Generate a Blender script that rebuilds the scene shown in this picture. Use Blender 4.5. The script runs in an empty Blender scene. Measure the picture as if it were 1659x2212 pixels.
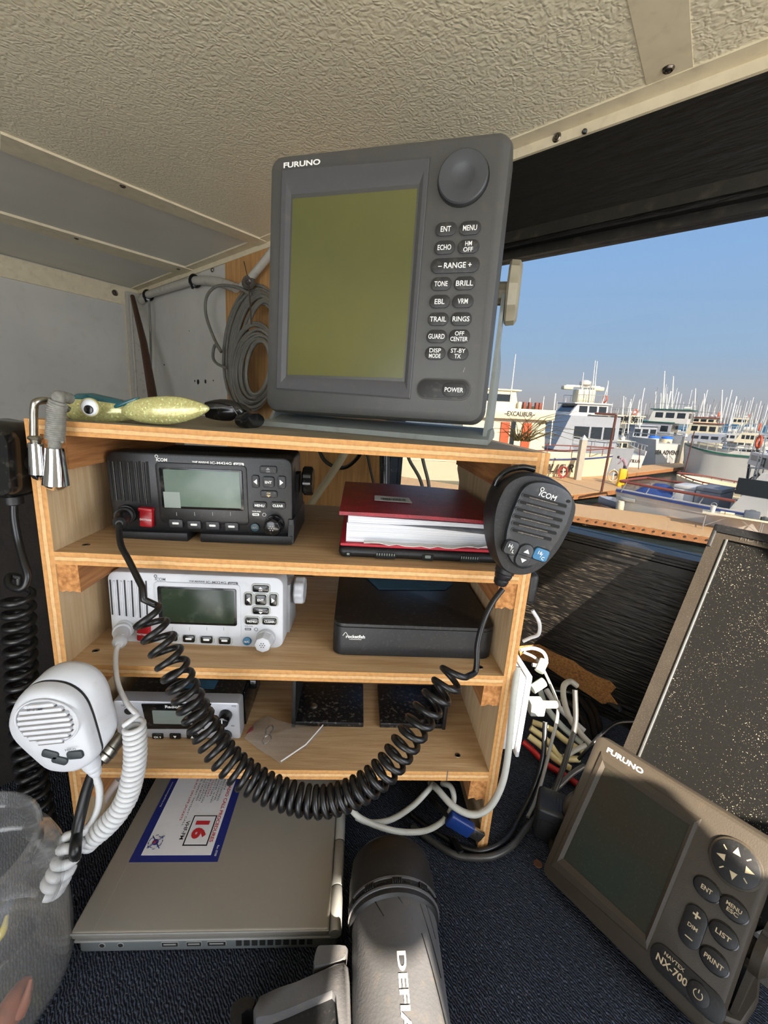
import bpy, bmesh, math, random
from mathutils import Vector as V, Matrix as M
random.seed(7)
SC = bpy.context.scene
COL = SC.collection
PI = math.pi
# ------------------------------------------------------------------ camera
CXP, CYP, FP = 829.5, 1106.0, 912.0938
CAM = V((0.047079, -0.345376, 0.346733))
def _rot():
    rx, ry, rz = -0.2349495, -0.0735398, 0.0715742
    cx, sx, cy, sy, cz, sz = math.cos(rx), math.sin(rx), math.cos(ry), math.sin(ry), math.cos(rz), math.sin(rz)
    B = M(((1, 0, 0), (0, 0, -1), (0, 1, 0)))
    yaw = M(((cy, -sy, 0), (sy, cy, 0), (0, 0, 1)))
    pit = M(((1, 0, 0), (0, cx, sx), (0, -sx, cx)))
    rol = M(((cz, -sz, 0), (sz, cz, 0), (0, 0, 1)))
    return rol @ pit @ B @ yaw.transposed()
RC = _rot()                       # rows: right, down, forward
RCT = RC.transposed()
def ray(x, y): return RCT @ V(((x - CXP) / FP, (y - CYP) / FP, 1.0))
def pl(x, y, n, c):
    d = ray(x, y); n = V(n)
    return CAM + d * ((c - n.dot(CAM)) / n.dot(d))
def az(x, y, z): return pl(x, y, (0, 0, 1), z)
def ay(x, y, yy): return pl(x, y, (0, 1, 0), yy)
def ax(x, y, xx): return pl(x, y, (1, 0, 0), xx)
NB = V((.72, .694, 0)); MU = V((.694, -.72, 0)); CB = .47
def ab(x, y, c=CB): return pl(x, y, NB, c)
cam_d = bpy.data.cameras.new('camera'); cam = bpy.data.objects.new('camera', cam_d); COL.objects.link(cam)
cam_d.sensor_fit = 'VERTICAL'; cam_d.sensor_height = 36.0; cam_d.lens = FP / 2212 * 36.0
cam_d.clip_start = .01; cam_d.clip_end = 3000
cm = M((RC[0], -RC[1], -RC[2])).transposed().to_4x4(); cm.translation = CAM
cam.matrix_world = cm
SC.camera = cam
# ------------------------------------------------------------------ mesh builder
def rrect(w, h, r, n=5):
    r = max(1e-6, min(r, w / 2 - 1e-6, h / 2 - 1e-6)); o = []
    for (sx, sy, a0) in ((1, 1, 0), (-1, 1, 90), (-1, -1, 180), (1, -1, 270)):
        for i in range(n + 1):
            a = math.radians(a0 + 90 * i / n)
            o.append((sx * (w / 2 - r) + r * math.cos(a), sy * (h / 2 - r) + r * math.sin(a)))
    return o
def spline(P, k=8, closed=False):
    P = [V(p) for p in P]; n = len(P); o = []
    if n < 3 and not closed:
        return [P[0].lerp(P[-1], i / k) for i in range(k + 1)]
    rng = range(n if closed else n - 1)
    for i in rng:
        if closed: p0, p1, p2, p3 = P[i - 1], P[i], P[(i + 1) % n], P[(i + 2) % n]
        else:
            p1, p2 = P[i], P[i + 1]
            p0 = P[i - 1] if i else p1 * 2 - p2
            p3 = P[i + 2] if i + 2 < n else p2 * 2 - p1
        for j in range(k):
            t = j / k
            o.append(.5 * ((2 * p1) + (p2 - p0) * t + (2 * p0 - 5 * p1 + 4 * p2 - p3) * t * t + (3 * p1 - p0 - 3 * p2 + p3) * t ** 3))
    if not closed: o.append(P[-1])
    return o
def frames(P, closed=False, up=None):
    n = len(P); T = []
    for i in range(n):
        a = P[(i - 1) % n] if (closed or i) else P[0]; b = P[(i + 1) % n] if (closed or i < n - 1) else P[-1]
        T.append((b - a).normalized())
    u = up or (V((0, 0, 1)) if abs(T[0].z) < .9 else V((1, 0, 0)))
    u = (u - T[0] * u.dot(T[0])).normalized(); F = []
    for t in T:
        u = (u - t * u.dot(t)); u = u.normalized() if u.length > 1e-9 else t.orthogonal().normalized()
        F.append((t, u, t.cross(u)))
    return F
_TX = {}
def text_mesh(s, bold=0., ext=0., shear=0.):
    key = (s, bold, ext, shear)
    if key in _TX: return _TX[key]
    cu = bpy.data.curves.new('t', 'FONT'); cu.body = s; cu.size = 1; cu.align_x = 'CENTER'; cu.align_y = 'CENTER'
    cu.resolution_u = 3; cu.extrude = ext; cu.offset = bold; cu.shear = shear
    ob = bpy.data.objects.new('t', cu); COL.objects.link(ob)
    bpy.context.view_layer.update()
    me = bpy.data.meshes.new_from_object(ob.evaluated_get(bpy.context.evaluated_depsgraph_get()))
    vs = [v.co.copy() for v in me.vertices]; fs = [tuple(p.vertices) for p in me.polygons]
    bpy.data.objects.remove(ob); bpy.data.curves.remove(cu); bpy.data.meshes.remove(me)
    if vs:
        x0 = min(v.x for v in vs); x1 = max(v.x for v in vs); y0 = min(v.y for v in vs); y1 = max(v.y for v in vs)
        c = V(((x0 + x1) / 2, (y0 + y1) / 2, 0)); vs = [v - c for v in vs]
        r = (vs, fs, x1 - x0, y1 - y0)
    else: r = (vs, fs, 1, 1)
    _TX[key] = r
    return r
class MB:
    def __init__(s): s.v = []; s.f = []; s.m = []; s.T = None
    def add(s, vs, fs, mi=0, T=None):
        b = len(s.v); T = T if T is not None else s.T
        s.v += [(T @ V(p)) if T is not None else V(p) for p in vs]
        for f in fs: s.f.append(tuple(i + b for i in f)); s.m.append(mi)
        return s
    def box(s, x0, x1, y0, y1, z0, z1, mi=0, r=0, seg=2, T=None):
        x0, x1 = sorted((x0, x1)); y0, y1 = sorted((y0, y1)); z0, z1 = sorted((z0, z1))
        if r <= 0:
            p = [(x, y, z) for x in (x0, x1) for y in (y0, y1) for z in (z0, z1)]
            return s.add(p, [(0, 1, 3, 2), (4, 6, 7, 5), (0, 4, 5, 1), (2, 3, 7, 6), (0, 2, 6, 4), (1, 5, 7, 3)], mi, T)
        bm = bmesh.new(); bmesh.ops.create_cube(bm, size=1)
        for v in bm.verts: v.co = V(((x0 + x1) / 2 + v.co.x * (x1 - x0), (y0 + y1) / 2 + v.co.y * (y1 - y0), (z0 + z1) / 2 + v.co.z * (z1 - z0)))
        r = min(r, .49 * min(x1 - x0, y1 - y0, z1 - z0))
        bmesh.ops.bevel(bm, geom=bm.edges[:], offset=r, segments=seg, profile=.5, affect='EDGES')
        bm.verts.index_update(); vs = [v.co.copy() for v in bm.verts]; fs = [[v.index for v in f.verts] for f in bm.faces]; bm.free()
        return s.add(vs, fs, mi, T)
    def loft(s, secs, mi=0, cap0=True, cap1=True, loop=False, T=None, open_=False):
        n = len(secs[0]); vs = [p for q in secs for p in q]; fs = []
        k = len(secs)
        for i in range(k if loop else k - 1):
            a = i * n; b = ((i + 1) % k) * n
            for j in range(n - 1 if open_ else n):
                j2 = (j + 1) % n
                fs.append((a + j, a + j2, b + j2, b + j))
        if not loop and not open_:
            if cap0: fs.append(tuple(range(n))[::-1])
            if cap1: fs.append(tuple(range((k - 1) * n, k * n)))
        return s.add(vs, fs, mi, T)
    def pad(s, cx, cz, w, h, r, y0, y1, mi=0, bev=None, n=5, T=None, capback=False):
        """rounded rectangle plate on a face: local X right, Z up, front towards -Y (y1 < y0)"""
        d = abs(y1 - y0); bev = min(d * .6, w * .2, h * .2) if bev is None else bev; sg = -1 if y1 < y0 else 1
        secs = []
        for (ins, y) in ((0, y0), (0, y1 - sg * bev), (bev * .3, y1 - sg * bev * .3), (bev, y1)):
            secs.append([(cx + a, y, cz + b) for a, b in rrect(w - 2 * ins, h - 2 * ins, max(r - ins, 1e-5), n)])
        if sg > 0: secs = [q[::-1] for q in secs]
        return s.loft(secs, mi, cap0=capback, cap1=True, T=T)
    def disc(s, cx, cz, r, y0, y1, mi=0, bev=0, n=24, T=None, rz=None):
        rz = rz or r; secs = []; sg = -1 if y1 < y0 else 1
        for ins, y in ((0, y0), (0, y1 - sg * bev), (bev * .3, y1 - sg * bev * .3), (bev, y1)):
            q = [(cx + (r - ins) * math.cos(2 * PI * i / n), y, cz + (rz - ins) * math.sin(2 * PI * i / n)) for i in range(n)]
            secs.append(q if sg < 0 else q[::-1])
        return s.loft(secs, mi, T=T)
    def lathe(s, prof, mi=0, n=32, T=None, cap0=True, cap1=True):
        """prof (r, z) about Z"""
        return s.loft([[(r * math.cos(2 * PI * i / n), r * math.sin(2 * PI * i / n), z) for i in range(n)] for r, z in prof], mi, cap0, cap1, T=T)
    def tube(s, P, r, mi=0, n=8, closed=False, T=None, flat=1., up=None):
        P = [V(p) for p in P]; F = frames(P, closed, up); rr = r if callable(r) else (lambda t: r); k = len(P)
        secs = []
        for i, (t, u, w) in enumerate(F):
            q = rr(i / max(1, k - 1)); secs.append([P[i] + u * (q * math.cos(2 * PI * j / n)) + w * (q * flat * math.sin(2 * PI * j / n)) for j in range(n)])
        return s.loft(secs, mi, loop=closed, T=T)
    def coil(s, P, R, r, turns, mi=0, n=8, per=18, ph=0, lead=None, tail=None, T=None, up=None):
        P = spline(P, 24) if len(P) < 40 else P
        L = [0]
        for a, b in zip(P, P[1:]): L.append(L[-1] + (b - a).length)
        F = frames(P, up=up); tot = int(turns * per); Q = []; j = 0
        for i in range(tot + 1):
            d = L[-1] * i / tot
            while j < len(L) - 2 and L[j + 1] < d: j += 1
            t = (d - L[j]) / max(1e-9, L[j + 1] - L[j]); p = P[j].lerp(P[j + 1], t)
            u = F[j][1].lerp(F[j + 1][1], t).normalized(); w = F[j][2].lerp(F[j + 1][2], t).normalized()
            a = ph + 2 * PI * i / per; rr = R(i / tot) if callable(R) else R
            Q.append(p + u * rr * math.cos(a) + w * rr * math.sin(a))
        if lead: Q = spline(lead, 8)[:-1] + Q
        if tail: Q = Q + spline(tail, 8)[1:]
        return s.tube(Q, r, mi, n, T=T)
    def sphere(s, c, r, mi=0, nu=16, nv=10, T=None):
        r = V((r, r, r)) if isinstance(r, (int, float)) else V(r); c = V(c)
        secs = [[c + V((r.x * math.sin(PI * i / nv) * math.cos(2 * PI * j / nu), r.y * math.sin(PI * i / nv) * math.sin(2 * PI * j / nu), -r.z * math.cos(PI * i / nv))) for j in range(nu)] for i in [.02] + list(range(1, nv)) + [nv - .02]]
        return s.loft(secs, mi, T=T)
    def text(s, t, cx, cz, h, y, mi=0, w=None, bold=0., rot=0, T=None, ext=.0, shear=0.):
        """lettering on a local XZ face looking towards -Y; h is the cap height"""
        vs, fs, tw, th = text_mesh(t, bold, ext, shear); k = h / th; kx = (w / tw) if w else k; c, q = math.cos(rot), math.sin(rot)
        pts = [(cx + (p.x * kx) * c - (p.y * k) * q, y - p.z * k, cz + (p.x * kx) * q + (p.y * k) * c) for p in vs]
        return s.add(pts, fs, mi, T)
    def poly(s, pts, mi=0, T=None): return s.add(pts, [tuple(range(len(pts)))], mi, T)
    def tri(s, cx, cz, w, h, y, mi=0, rot=0, T=None):
        c, q = math.cos(rot), math.sin(rot)
        return s.poly([(cx + x * c - z * q, y, cz + x * q + z * c) for x, z in ((-w / 2, -h / 2), (w / 2, -h / 2), (0, h / 2))], mi, T)
    def mesh(s, name, mats, ang=38):
        me = bpy.data.meshes.new(name); me.from_pydata([tuple(p) for p in s.v], [], s.f); 
        for m in (mats if isinstance(mats, (list, tuple)) else [mats]): me.materials.append(m)
        me.polygons.foreach_set('material_index', s.m); me.polygons.foreach_set('use_smooth', [True] * len(s.f))
        me.update()
        try: me.set_sharp_from_angle(angle=math.radians(ang))
        except Exception: pass
        return me
def xf(loc=(0, 0, 0), X=None, Z=None, rz=0):
    """matrix from local X axis and local Z axis"""
    if X is None:
        m = M.Rotation(rz, 4, 'Z'); m.translation = V(loc); return m
    X = V(X).normalized(); Z = V(Z) if Z is not None else V((0, 0, 1)); Y = Z.cross(X).normalized(); Z = X.cross(Y)
    m = M((X, Y, Z)).transposed().to_4x4(); m.translation = V(loc); return m
def setp(o, label=None, cat=None, group=None, kind=None):
    if label: o['label'] = label
    if cat: o['category'] = cat
    if group: o['group'] = group
    if kind: o['kind'] = kind
    return o
BASED = {}
def thing(name, label, cat, mtx=None, group=None, base=None):
    """Empty at the thing's base; with base= the parts are given in world coordinates"""
    if base is not None:
        o = bpy.data.objects.new(name, None); COL.objects.link(o); o.empty_display_size = .02; o.location = V(base); BASED[o.name] = M.Translation(-V(base))
        return setp(o, label, cat, group)
    o = bpy.data.objects.new(name, None); COL.objects.link(o); o.empty_display_size = .02
    if mtx is not None: o.matrix_world = mtx
    return setp(o, label, cat, group)
def part(name, mb, mats, parent=None, label=None, ang=38, kind=None, smooth=None):
    o = bpy.data.objects.new(name, mb.mesh(name, mats, ang)); COL.objects.link(o)
    if parent is not None:
        o.parent = parent
        if parent.name in BASED: o.matrix_parent_inverse = BASED[parent.name]
    return setp(o, label, kind=kind)
def solo(name, mb, mats, label, cat, group=None, kind=None, mtx=None, ang=38):
    o = part(name, mb, mats, None, ang=ang)
    if mtx is not None: o.matrix_world = mtx
    return setp(o, label, cat, group, kind)
def struct(name, mb, mats, parent=None, lab=None, ang=38):
    o = part(name, mb, mats, parent, ang=ang)
    if parent is None: o['kind'] = 'structure'
    if lab: o['label'] = lab
    return o
class Face:
    """planar front face of a device: pixels of the face -> local X/Z"""
    def __init__(s, q, t, k=1.0):
        w = V(q); th = w.length; R = M.Rotation(th, 3, w / th) if th > 1e-9 else M.Identity(3)
        s.R = R; s.t = CAM + (V(t) - CAM) * k; s.mtx = R.to_4x4(); s.mtx.translation = s.t; s.n = R @ V((0, -1, 0)); s.inv = s.mtx.inverted()
    def uv(s, x, y, off=0):
        p = s.inv @ pl(x, y, s.n, s.n.dot(s.t) + off); return p.x, p.z
class FaceM(Face):
    def __init__(s, m):
        s.mtx = m; s.t = m.translation.copy(); s.n = m.to_3x3() @ V((0, -1, 0)); s.inv = m.inverted()
# ------------------------------------------------------------------ materials
def lin(c):
    if isinstance(c, str): c = [int(c[i:i + 2], 16) for i in (1, 3, 5)]
    return tuple(((x / 255) / 12.92 if x / 255 <= .04045 else ((x / 255 + .055) / 1.055) ** 2.4) for x in c) + (1.0,)
_MT = {}
def mat(name, col, rough=.5, metal=0., var=0., vs=30., bump=0., bs=200., col2=None, spec=.5, coat=0., dust=0., ds=90., dcol='#b8ad9c', stretch=None, coord='Object', detail=4., bdist=.002, thr=(.35, .65)):
    if name in _MT: return _MT[name]
    m = bpy.data.materials.new(name); m.use_nodes = True; nt = m.node_tree; N = nt.nodes; L = nt.links
    b = N['Principled BSDF']; b.inputs['Roughness'].default_value = rough; b.inputs['Metallic'].default_value = metal
    b.inputs['Specular IOR Level'].default_value = spec; b.inputs['Coat Weight'].default_value = coat
    c = lin(col); b.inputs['Base Color'].default_value = c
    tc = N.new('ShaderNodeTexCoord'); src = tc.outputs[coord]
    if stretch:
        mp = N.new('ShaderNodeMapping'); mp.inputs['Scale'].default_value = stretch; L.new(src, mp.inputs['Vector']); src = mp.outputs[0]
    def noise(scale, det=detail):
        n = N.new('ShaderNodeTexNoise'); n.inputs['Scale'].default_value = scale; n.inputs['Detail'].default_value = det; L.new(src, n.inputs['Vector']); return n
    out = None
    if var or col2:
        c2 = lin(col2) if col2 else tuple(x * (1 - var) for x in c[:3]) + (1,)
        n = noise(vs); r = N.new('ShaderNodeValToRGB'); L.new(n.outputs['Fac'], r.inputs['Fac'])
        r.color_ramp.elements[0].position = thr[0]; r.color_ramp.elements[1].position = thr[1]
        r.color_ramp.elements[0].color = c2; r.color_ramp.elements[1].color = c; out = r.outputs['Color']
    if dust:
        n = noise(ds, 8.); r = N.new('ShaderNodeValToRGB'); L.new(n.outputs['Fac'], r.inputs['Fac'])
        r.color_ramp.elements[0].position = .55; r.color_ramp.elements[0].color = (0, 0, 0, 1); r.color_ramp.elements[1].position = .78; r.color_ramp.elements[1].color = (dust,) * 3 + (1,)
        mx = N.new('ShaderNodeMix'); mx.data_type = 'RGBA'; L.new(r.outputs['Color'], mx.inputs['Factor'])
        if out: L.new(out, mx.inputs['A'])
        else: mx.inputs['A'].default_value = c
        mx.inputs['B'].default_value = lin(dcol); out = mx.outputs['Result']
    if out: L.new(out, b.inputs['Base Color'])
    if bump:
        n = noise(bs); bp = N.new('ShaderNodeBump'); bp.inputs['Strength'].default_value = bump; bp.inputs['Distance'].default_value = bdist
        L.new(n.outputs['Fac'], bp.inputs['Height']); L.new(bp.outputs[0], b.inputs['Normal'])
    _MT[name] = m
    return m
# ------------------------------------------------------------------ named materials
def nodes_of(m): return m.node_tree.nodes, m.node_tree.links, m.node_tree.nodes['Principled BSDF']
def wood(name, a, b, axis='X', rough=.6, scale=14, bump=.25):
    st = {'X': (1, 14, 14), 'Y': (14, 1, 14), 'Z': (14, 14, 1)}[axis]
    m = mat(name, a, rough, col2=b, vs=scale, stretch=st, bump=bump, bs=scale * 3, detail=8., thr=(.3, .66), bdist=.001)
    return m
def ply_edge(name, axis, tint=1.0):
    """cut plywood edge: light and dark veneer layers through the thickness"""
    m = mat(name, '#d3a062', .75, bump=.35, bs=420, bdist=.0008); N, L, b = nodes_of(m)
    tc = N.new('ShaderNodeTexCoord'); sp = N.new('ShaderNodeSeparateXYZ'); L.new(tc.outputs['Generated'], sp.inputs[0])
    nz = N.new('ShaderNodeTexNoise'); nz.inputs['Scale'].default_value = 60; L.new(tc.outputs['Object'], nz.inputs['Vector'])
    ad = N.new('ShaderNodeMath'); ad.operation = 'MULTIPLY_ADD'; L.new(nz.outputs['Fac'], ad.inputs[0]); ad.inputs[1].default_value = .14; L.new(sp.outputs[axis], ad.inputs[2])
    r = N.new('ShaderNodeValToRGB'); L.new(ad.outputs[0], r.inputs['Fac']); cr = r.color_ramp
    for i, (p, c) in enumerate(((0, '#c9965a'), (.33, '#c58e50'), (.37, '#a5784a'), (.42, '#d6ad78'), (.66, '#dab27e'), (.7, '#a97c4e'), (.74, '#c38c50'), (1, '#c9965a'))):
        e = cr.elements[i] if i < 2 else cr.elements.new(p)
        e.position = p; e.color = lin(c)
    nz2 = N.new('ShaderNodeTexNoise'); nz2.inputs['Scale'].default_value = 260; nz2.inputs['Detail'].default_value = 6; L.new(tc.outputs['Object'], nz2.inputs['Vector'])
    mx = N.new('ShaderNodeMix'); mx.data_type = 'RGBA'; mx.blend_type = 'MULTIPLY'; mx.inputs['Factor'].default_value = .3
    r2 = N.new('ShaderNodeValToRGB'); r2.color_ramp.elements[0].position = .3; r2.color_ramp.elements[0].color = (.35, .3, .25, 1); r2.color_ramp.elements[1].position = .6; r2.color_ramp.elements[1].color = (1, 1, 1, 1)
    L.new(nz2.outputs['Fac'], r2.inputs['Fac']); L.new(r.outputs[0], mx.inputs['A']); L.new(r2.outputs[0], mx.inputs['B']); L.new(mx.outputs['Result'], b.inputs['Base Color'])
    return m
WOOD_TOP = wood('shelf_face_ply', '#caab82', '#b08d62', 'X', .55)
WOOD_SIDE = wood('side_face_ply', '#d4bb96', '#bfa076', 'Z', .6)
WOOD_CLEAT = wood('cleat_pine', '#b9824e', '#8a5630', 'Y', .7, 20)
WOOD_END = mat('cleat_end_grain', '#c08850', .85, col2='#94602f', vs=260, bump=.6, bs=300)
EDGE_Z = ply_edge('ply_edge_board', 'Z'); EDGE_X = ply_edge('ply_edge_panel', 'X')
PLYWALL = wood('wall_ply', '#c79a62', '#a87a46', 'Z', .6, 8)
OLDTOP = wood('top_board_face', '#8f8778', '#6c604e', 'X', .7, 18)
# pebbled ceiling panel
CEIL = mat('embossed_ceiling', '#ded5ba', .38); N, L, b = nodes_of(CEIL)
tc = N.new('ShaderNodeTexCoord'); nz = N.new('ShaderNodeTexNoise'); nz.inputs['Scale'].default_value = 60; L.new(tc.outputs['Object'], nz.inputs['Vector'])
mx = N.new('ShaderNodeMix'); mx.data_type = 'RGBA'; mx.inputs['Factor'].default_value = .018; L.new(tc.outputs['Object'], mx.inputs['A']); L.new(nz.outputs['Color'], mx.inputs['B'])
vo = N.new('ShaderNodeTexVoronoi'); vo.feature = 'SMOOTH_F1'; vo.inputs['Scale'].default_value = 215; vo.inputs['Smoothness'].default_value = .6; vo.inputs['Randomness'].default_value = 1; L.new(mx.outputs['Result'], vo.inputs['Vector'])
bp = N.new('ShaderNodeBump'); bp.inputs['Strength'].default_value = .8; bp.inputs['Distance'].default_value = .0016; bp.invert = True
L.new(vo.outputs['Distance'], bp.inputs['Height']); L.new(bp.outputs[0], b.inputs['Normal'])
PANELW = mat('smooth_white_panel', '#cfccc2', .45, var=.06, vs=6)
TRIMW = mat('cream_trim', '#dcd0b2', .45, var=.08, vs=40, dust=.25, ds=60, dcol='#8d7a5c')
WALLW = mat('white_wall_panel', '#c9c7c0', .5, var=.1, vs=5, dust=.15, ds=30, dcol='#8c877c')
SCREWM = mat('screw_steel', '#8d8478', .35, 1., var=.4, vs=400)
SCREWD = mat('screw_recess', '#2a2019', .7)
# black painted timber
BLKP = mat('black_painted_wood', '#0b0a09', .36, bump=.8, bs=26, stretch=(1, 1, 9), col2='#050404', vs=30, dust=.38, ds=60, dcol='#6d6456', bdist=.003, spec=.5)
BLKH = mat('black_painted_header', '#0a0908', .5, bump=.9, bs=22, stretch=(1, 1, 7), col2='#040303', vs=30, dust=.07, ds=90, dcol='#5d5346', bdist=.004, spec=.3)
BLKS = mat('black_painted_ledge', '#100f0d', .4, var=.4, vs=30, dust=.2, ds=70, dcol='#6a5f50', bump=.3, bs=60)
# carpet
CARPET = mat('navy_carpet', '#1e2634', .95, spec=.2); N, L, b = nodes_of(CARPET)
tc = N.new('ShaderNodeTexCoord'); mp = N.new('ShaderNodeMapping'); mp.inputs['Rotation'].default_value = (0, 0, math.radians(-52)); mp.inputs['Scale'].default_value = (1, .6, 1)
L.new(tc.outputs['Object'], mp.inputs[0])
n1 = N.new('ShaderNodeTexNoise'); n1.inputs['Scale'].default_value = 420; n1.inputs['Detail'].default_value = 3; L.new(mp.outputs[0], n1.inputs['Vector'])
wv = N.new('ShaderNodeTexWave'); wv.inputs['Scale'].default_value = 200; wv.inputs['Distortion'].default_value = 6; wv.inputs['Detail'].default_value = 2; wv.inputs['Detail Scale'].default_value = 1.5; L.new(mp.outputs[0], wv.inputs['Vector'])
n2 = N.new('ShaderNodeTexNoise'); n2.inputs['Scale'].default_value = 700; n2.inputs['Detail'].default_value = 5; L.new(tc.outputs['Object'], n2.inputs['Vector'])
mu_ = N.new('ShaderNodeMath'); mu_.operation = 'MULTIPLY'; L.new(n1.outputs['Fac'], mu_.inputs[0]); L.new(wv.outputs['Fac'], mu_.inputs[1])
r = N.new('ShaderNodeValToRGB'); L.new(mu_.outputs[0], r.inputs['Fac']); r.color_ramp.elements[0].position = .1; r.color_ramp.elements[0].color = lin('#0d121c'); r.color_ramp.elements[1].position = .42; r.color_ramp.elements[1].color = lin('#454d5c')
r2 = N.new('ShaderNodeValToRGB'); L.new(n2.outputs['Fac'], r2.inputs['Fac']); r2.color_ramp.elements[0].position = .62; r2.color_ramp.elements[0].color = (0, 0, 0, 1); r2.color_ramp.elements[1].position = .76; r2.color_ramp.elements[1].color = (.6, .6, .6, 1)
mx = N.new('ShaderNodeMix'); mx.data_type = 'RGBA'; L.new(r2.outputs[0], mx.inputs['Factor']); L.new(r.outputs[0], mx.inputs['A']); mx.inputs['B'].default_value = lin('#a39c90'); L.new(mx.outputs['Result'], b.inputs['Base Color'])
bp = N.new('ShaderNodeBump'); bp.inputs['Strength'].default_value = 1; bp.inputs['Distance'].default_value = .003; L.new(mu_.outputs[0], bp.inputs['Height']); L.new(bp.outputs[0], b.inputs['Normal'])
BROWNP = mat('dark_brown_bulkhead', '#1a1411', .85, var=.35, vs=60, bump=.3, bs=200)
# plastics
BLK = mat('black_plastic', '#111214', .38, var=.2, vs=60, dust=.12, ds=420, dcol='#7c7468')
BLKM = mat('black_matte_plastic', '#131417', .5, var=.15, vs=80, dust=.12, ds=480, dcol='#7c7468')
BLKG = mat('black_gloss_plastic', '#0d0e10', .16, dust=.08, ds=160)
BTNK = mat('black_button_rubber', '#1c1d20', .5, dust=.12, ds=500)
DEEP = mat('dark_recess', '#050505', .8)
RUB = mat('black_rubber_cable', '#121315', .34, var=.2, vs=90)
WHT = mat('white_plastic', '#c3c6cb', .42, var=.05, vs=50, dust=.22, ds=120, dcol='#a39680')
WHTC = mat('white_rubber_cable', '#c8c9ca', .33, dust=.3, ds=200, dcol='#8c887e')
LGREY = mat('grey_button_ring', '#a9aca6', .5)
INKW = mat('white_print', '#e6e6e2', .6); INKG = mat('grey_print', '#50545a', .6); INKP = mat('pale_grey_print', '#8f918f', .6); INKC = mat('cream_print', '#c9b27e', .6)
BLUEB = mat('blue_button', '#2c6f98', .4, var=.15, vs=200); REDB = mat('red_flap', '#a5121d', .3, var=.25, vs=120)
RADG = mat('charcoal_housing', '#484846', .5, var=.07, vs=25, dust=.12, ds=90, dcol='#7a6a54', bump=.08, bs=900)
RADB = mat('charcoal_bezel', '#434345', .48, dust=.08, ds=120, dcol='#8a7c66')
RADBTN = mat('radar_key', '#262626', .5, dust=.1, ds=200)
RADSCR = mat('olive_lcd', '#605e34', .22, col2='#515433', vs=7, thr=(.3, .7), spec=.4)
GALV = mat('grey_green_bracket', '#8b918c', .5, var=.12, vs=30, dust=.3, ds=110, dcol='#5a5142', bump=.1, bs=500)
TAUPE = mat('beige_grey_housing', '#352f27', .5, spec=.35, var=.08, vs=30, dust=.2, ds=100, dcol='#54432f', bump=.1, bs=900)
NAVSCR = mat('dark_green_lcd', '#262d27', .3, col2='#2e2820', vs=12, dust=.08, ds=500, dcol='#8a8878', spec=.3)
LCDG = mat('green_grey_lcd', '#526557', .2, col2='#65736a', vs=14, coat=.0, spec=.35, dust=.08, ds=60, dcol='#b9beb4')
LCDD = mat('dark_green_glass', '#232e22', .2, col2='#2c382a', vs=25, coat=.0, spec=.35, dust=.18, ds=70, dcol='#8d9889')
LCDS = mat('grey_lcd', '#7d8680', .2, var=.1, vs=30)
SILV = mat('silver_plastic', '#a9abb0', .36, .35, dust=.12, ds=140, dcol='#6f675c')
CHROME = mat('chrome', '#dcdcde', .08, 1.)
STEEL = mat('worn_steel', '#b3b0a6', .32, 1., var=.35, vs=150)
ALU = mat('dull_aluminium', '#8d9092', .4, .9, var=.2, vs=60, dust=.3, ds=200)
LAPT = mat('brushed_laptop_lid', '#8f8a82', .4, .35, var=.05, vs=9, dust=.08, ds=300)
LAPE = mat('laptop_edge', '#a7a8a6', .4, .5); LAPD = mat('laptop_base', '#6f7476', .45, .4)
REDC = mat('red_book_cloth', '#94192a', .38, col2='#7a1220', vs=70, bump=.3, bs=700); REDE = mat('red_book_edge', '#a51a2c', .5)
PAPER = mat('page_block', '#dddfe2', .8, col2='#bfc3cb', vs=8, stretch=(1, 1, 190), bump=.4, bs=10)
LABEL = mat('paper_label', '#d8d8d6', .7); TAPE = mat('blue_tape', '#35627e', .7, var=.2, vs=80)
NAVYI = mat('navy_print', '#17246a', .5); REDI = mat('red_print', '#b3262e', .5); BLKI = mat('black_print', '#15151a', .5); STKW = mat('sticker_white', '#d6d7da', .45, dust=.15, ds=200)
FLSH = mat('grey_torch_body', '#545456', .5, var=.1, vs=40, dust=.12, ds=110, dcol='#a08a66', bump=.1, bs=500)
FLSB = mat('black_torch_head', '#171718', .5, dust=.12, ds=300, dcol='#6d5a40')
MONF = mat('dusty_dark_frame', '#332e28', .42, .3, var=.2, vs=40, dust=.3, ds=900, dcol='#8d8270')
MONS = mat('dusty_black_screen', '#0c0c0c', .35, spec=.15)
N, L, b = nodes_of(MONS); tc = N.new('ShaderNodeTexCoord')
n1 = N.new('ShaderNodeTexNoise'); n1.inputs['Scale'].default_value = 900; n1.inputs['Detail'].default_value = 4; L.new(tc.outputs['Object'], n1.inputs['Vector'])
n2 = N.new('ShaderNodeTexNoise'); n2.inputs['Scale'].default_value = 9; L.new(tc.outputs['Object'], n2.inputs['Vector'])
ad = N.new('ShaderNodeMath'); ad.operation = 'MULTIPLY_ADD'; L.new(n2.outputs['Fac'], ad.inputs[0]); ad.inputs[1].default_value = .35; L.new(n1.outputs['Fac'], ad.inputs[2])
r = N.new('ShaderNodeValToRGB'); L.new(ad.outputs[0], r.inputs['Fac']); r.color_ramp.elements[0].position = .82; r.color_ramp.elements[0].color = lin('#080807'); r.color_ramp.elements[1].position = .90; r.color_ramp.elements[1].color = lin('#8a8172')
L.new(r.outputs[0], b.inputs['Base Color'])
r2 = N.new('ShaderNodeValToRGB'); L.new(ad.outputs[0], r2.inputs['Fac']); r2.color_ramp.elements[0].color = (.3, .3, .3, 1); r2.color_ramp.elements[1].position = .75; r2.color_ramp.elements[1].color = (.9, .9, .9, 1); L.new(r2.outputs[0], b.inputs['Roughness'])
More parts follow.
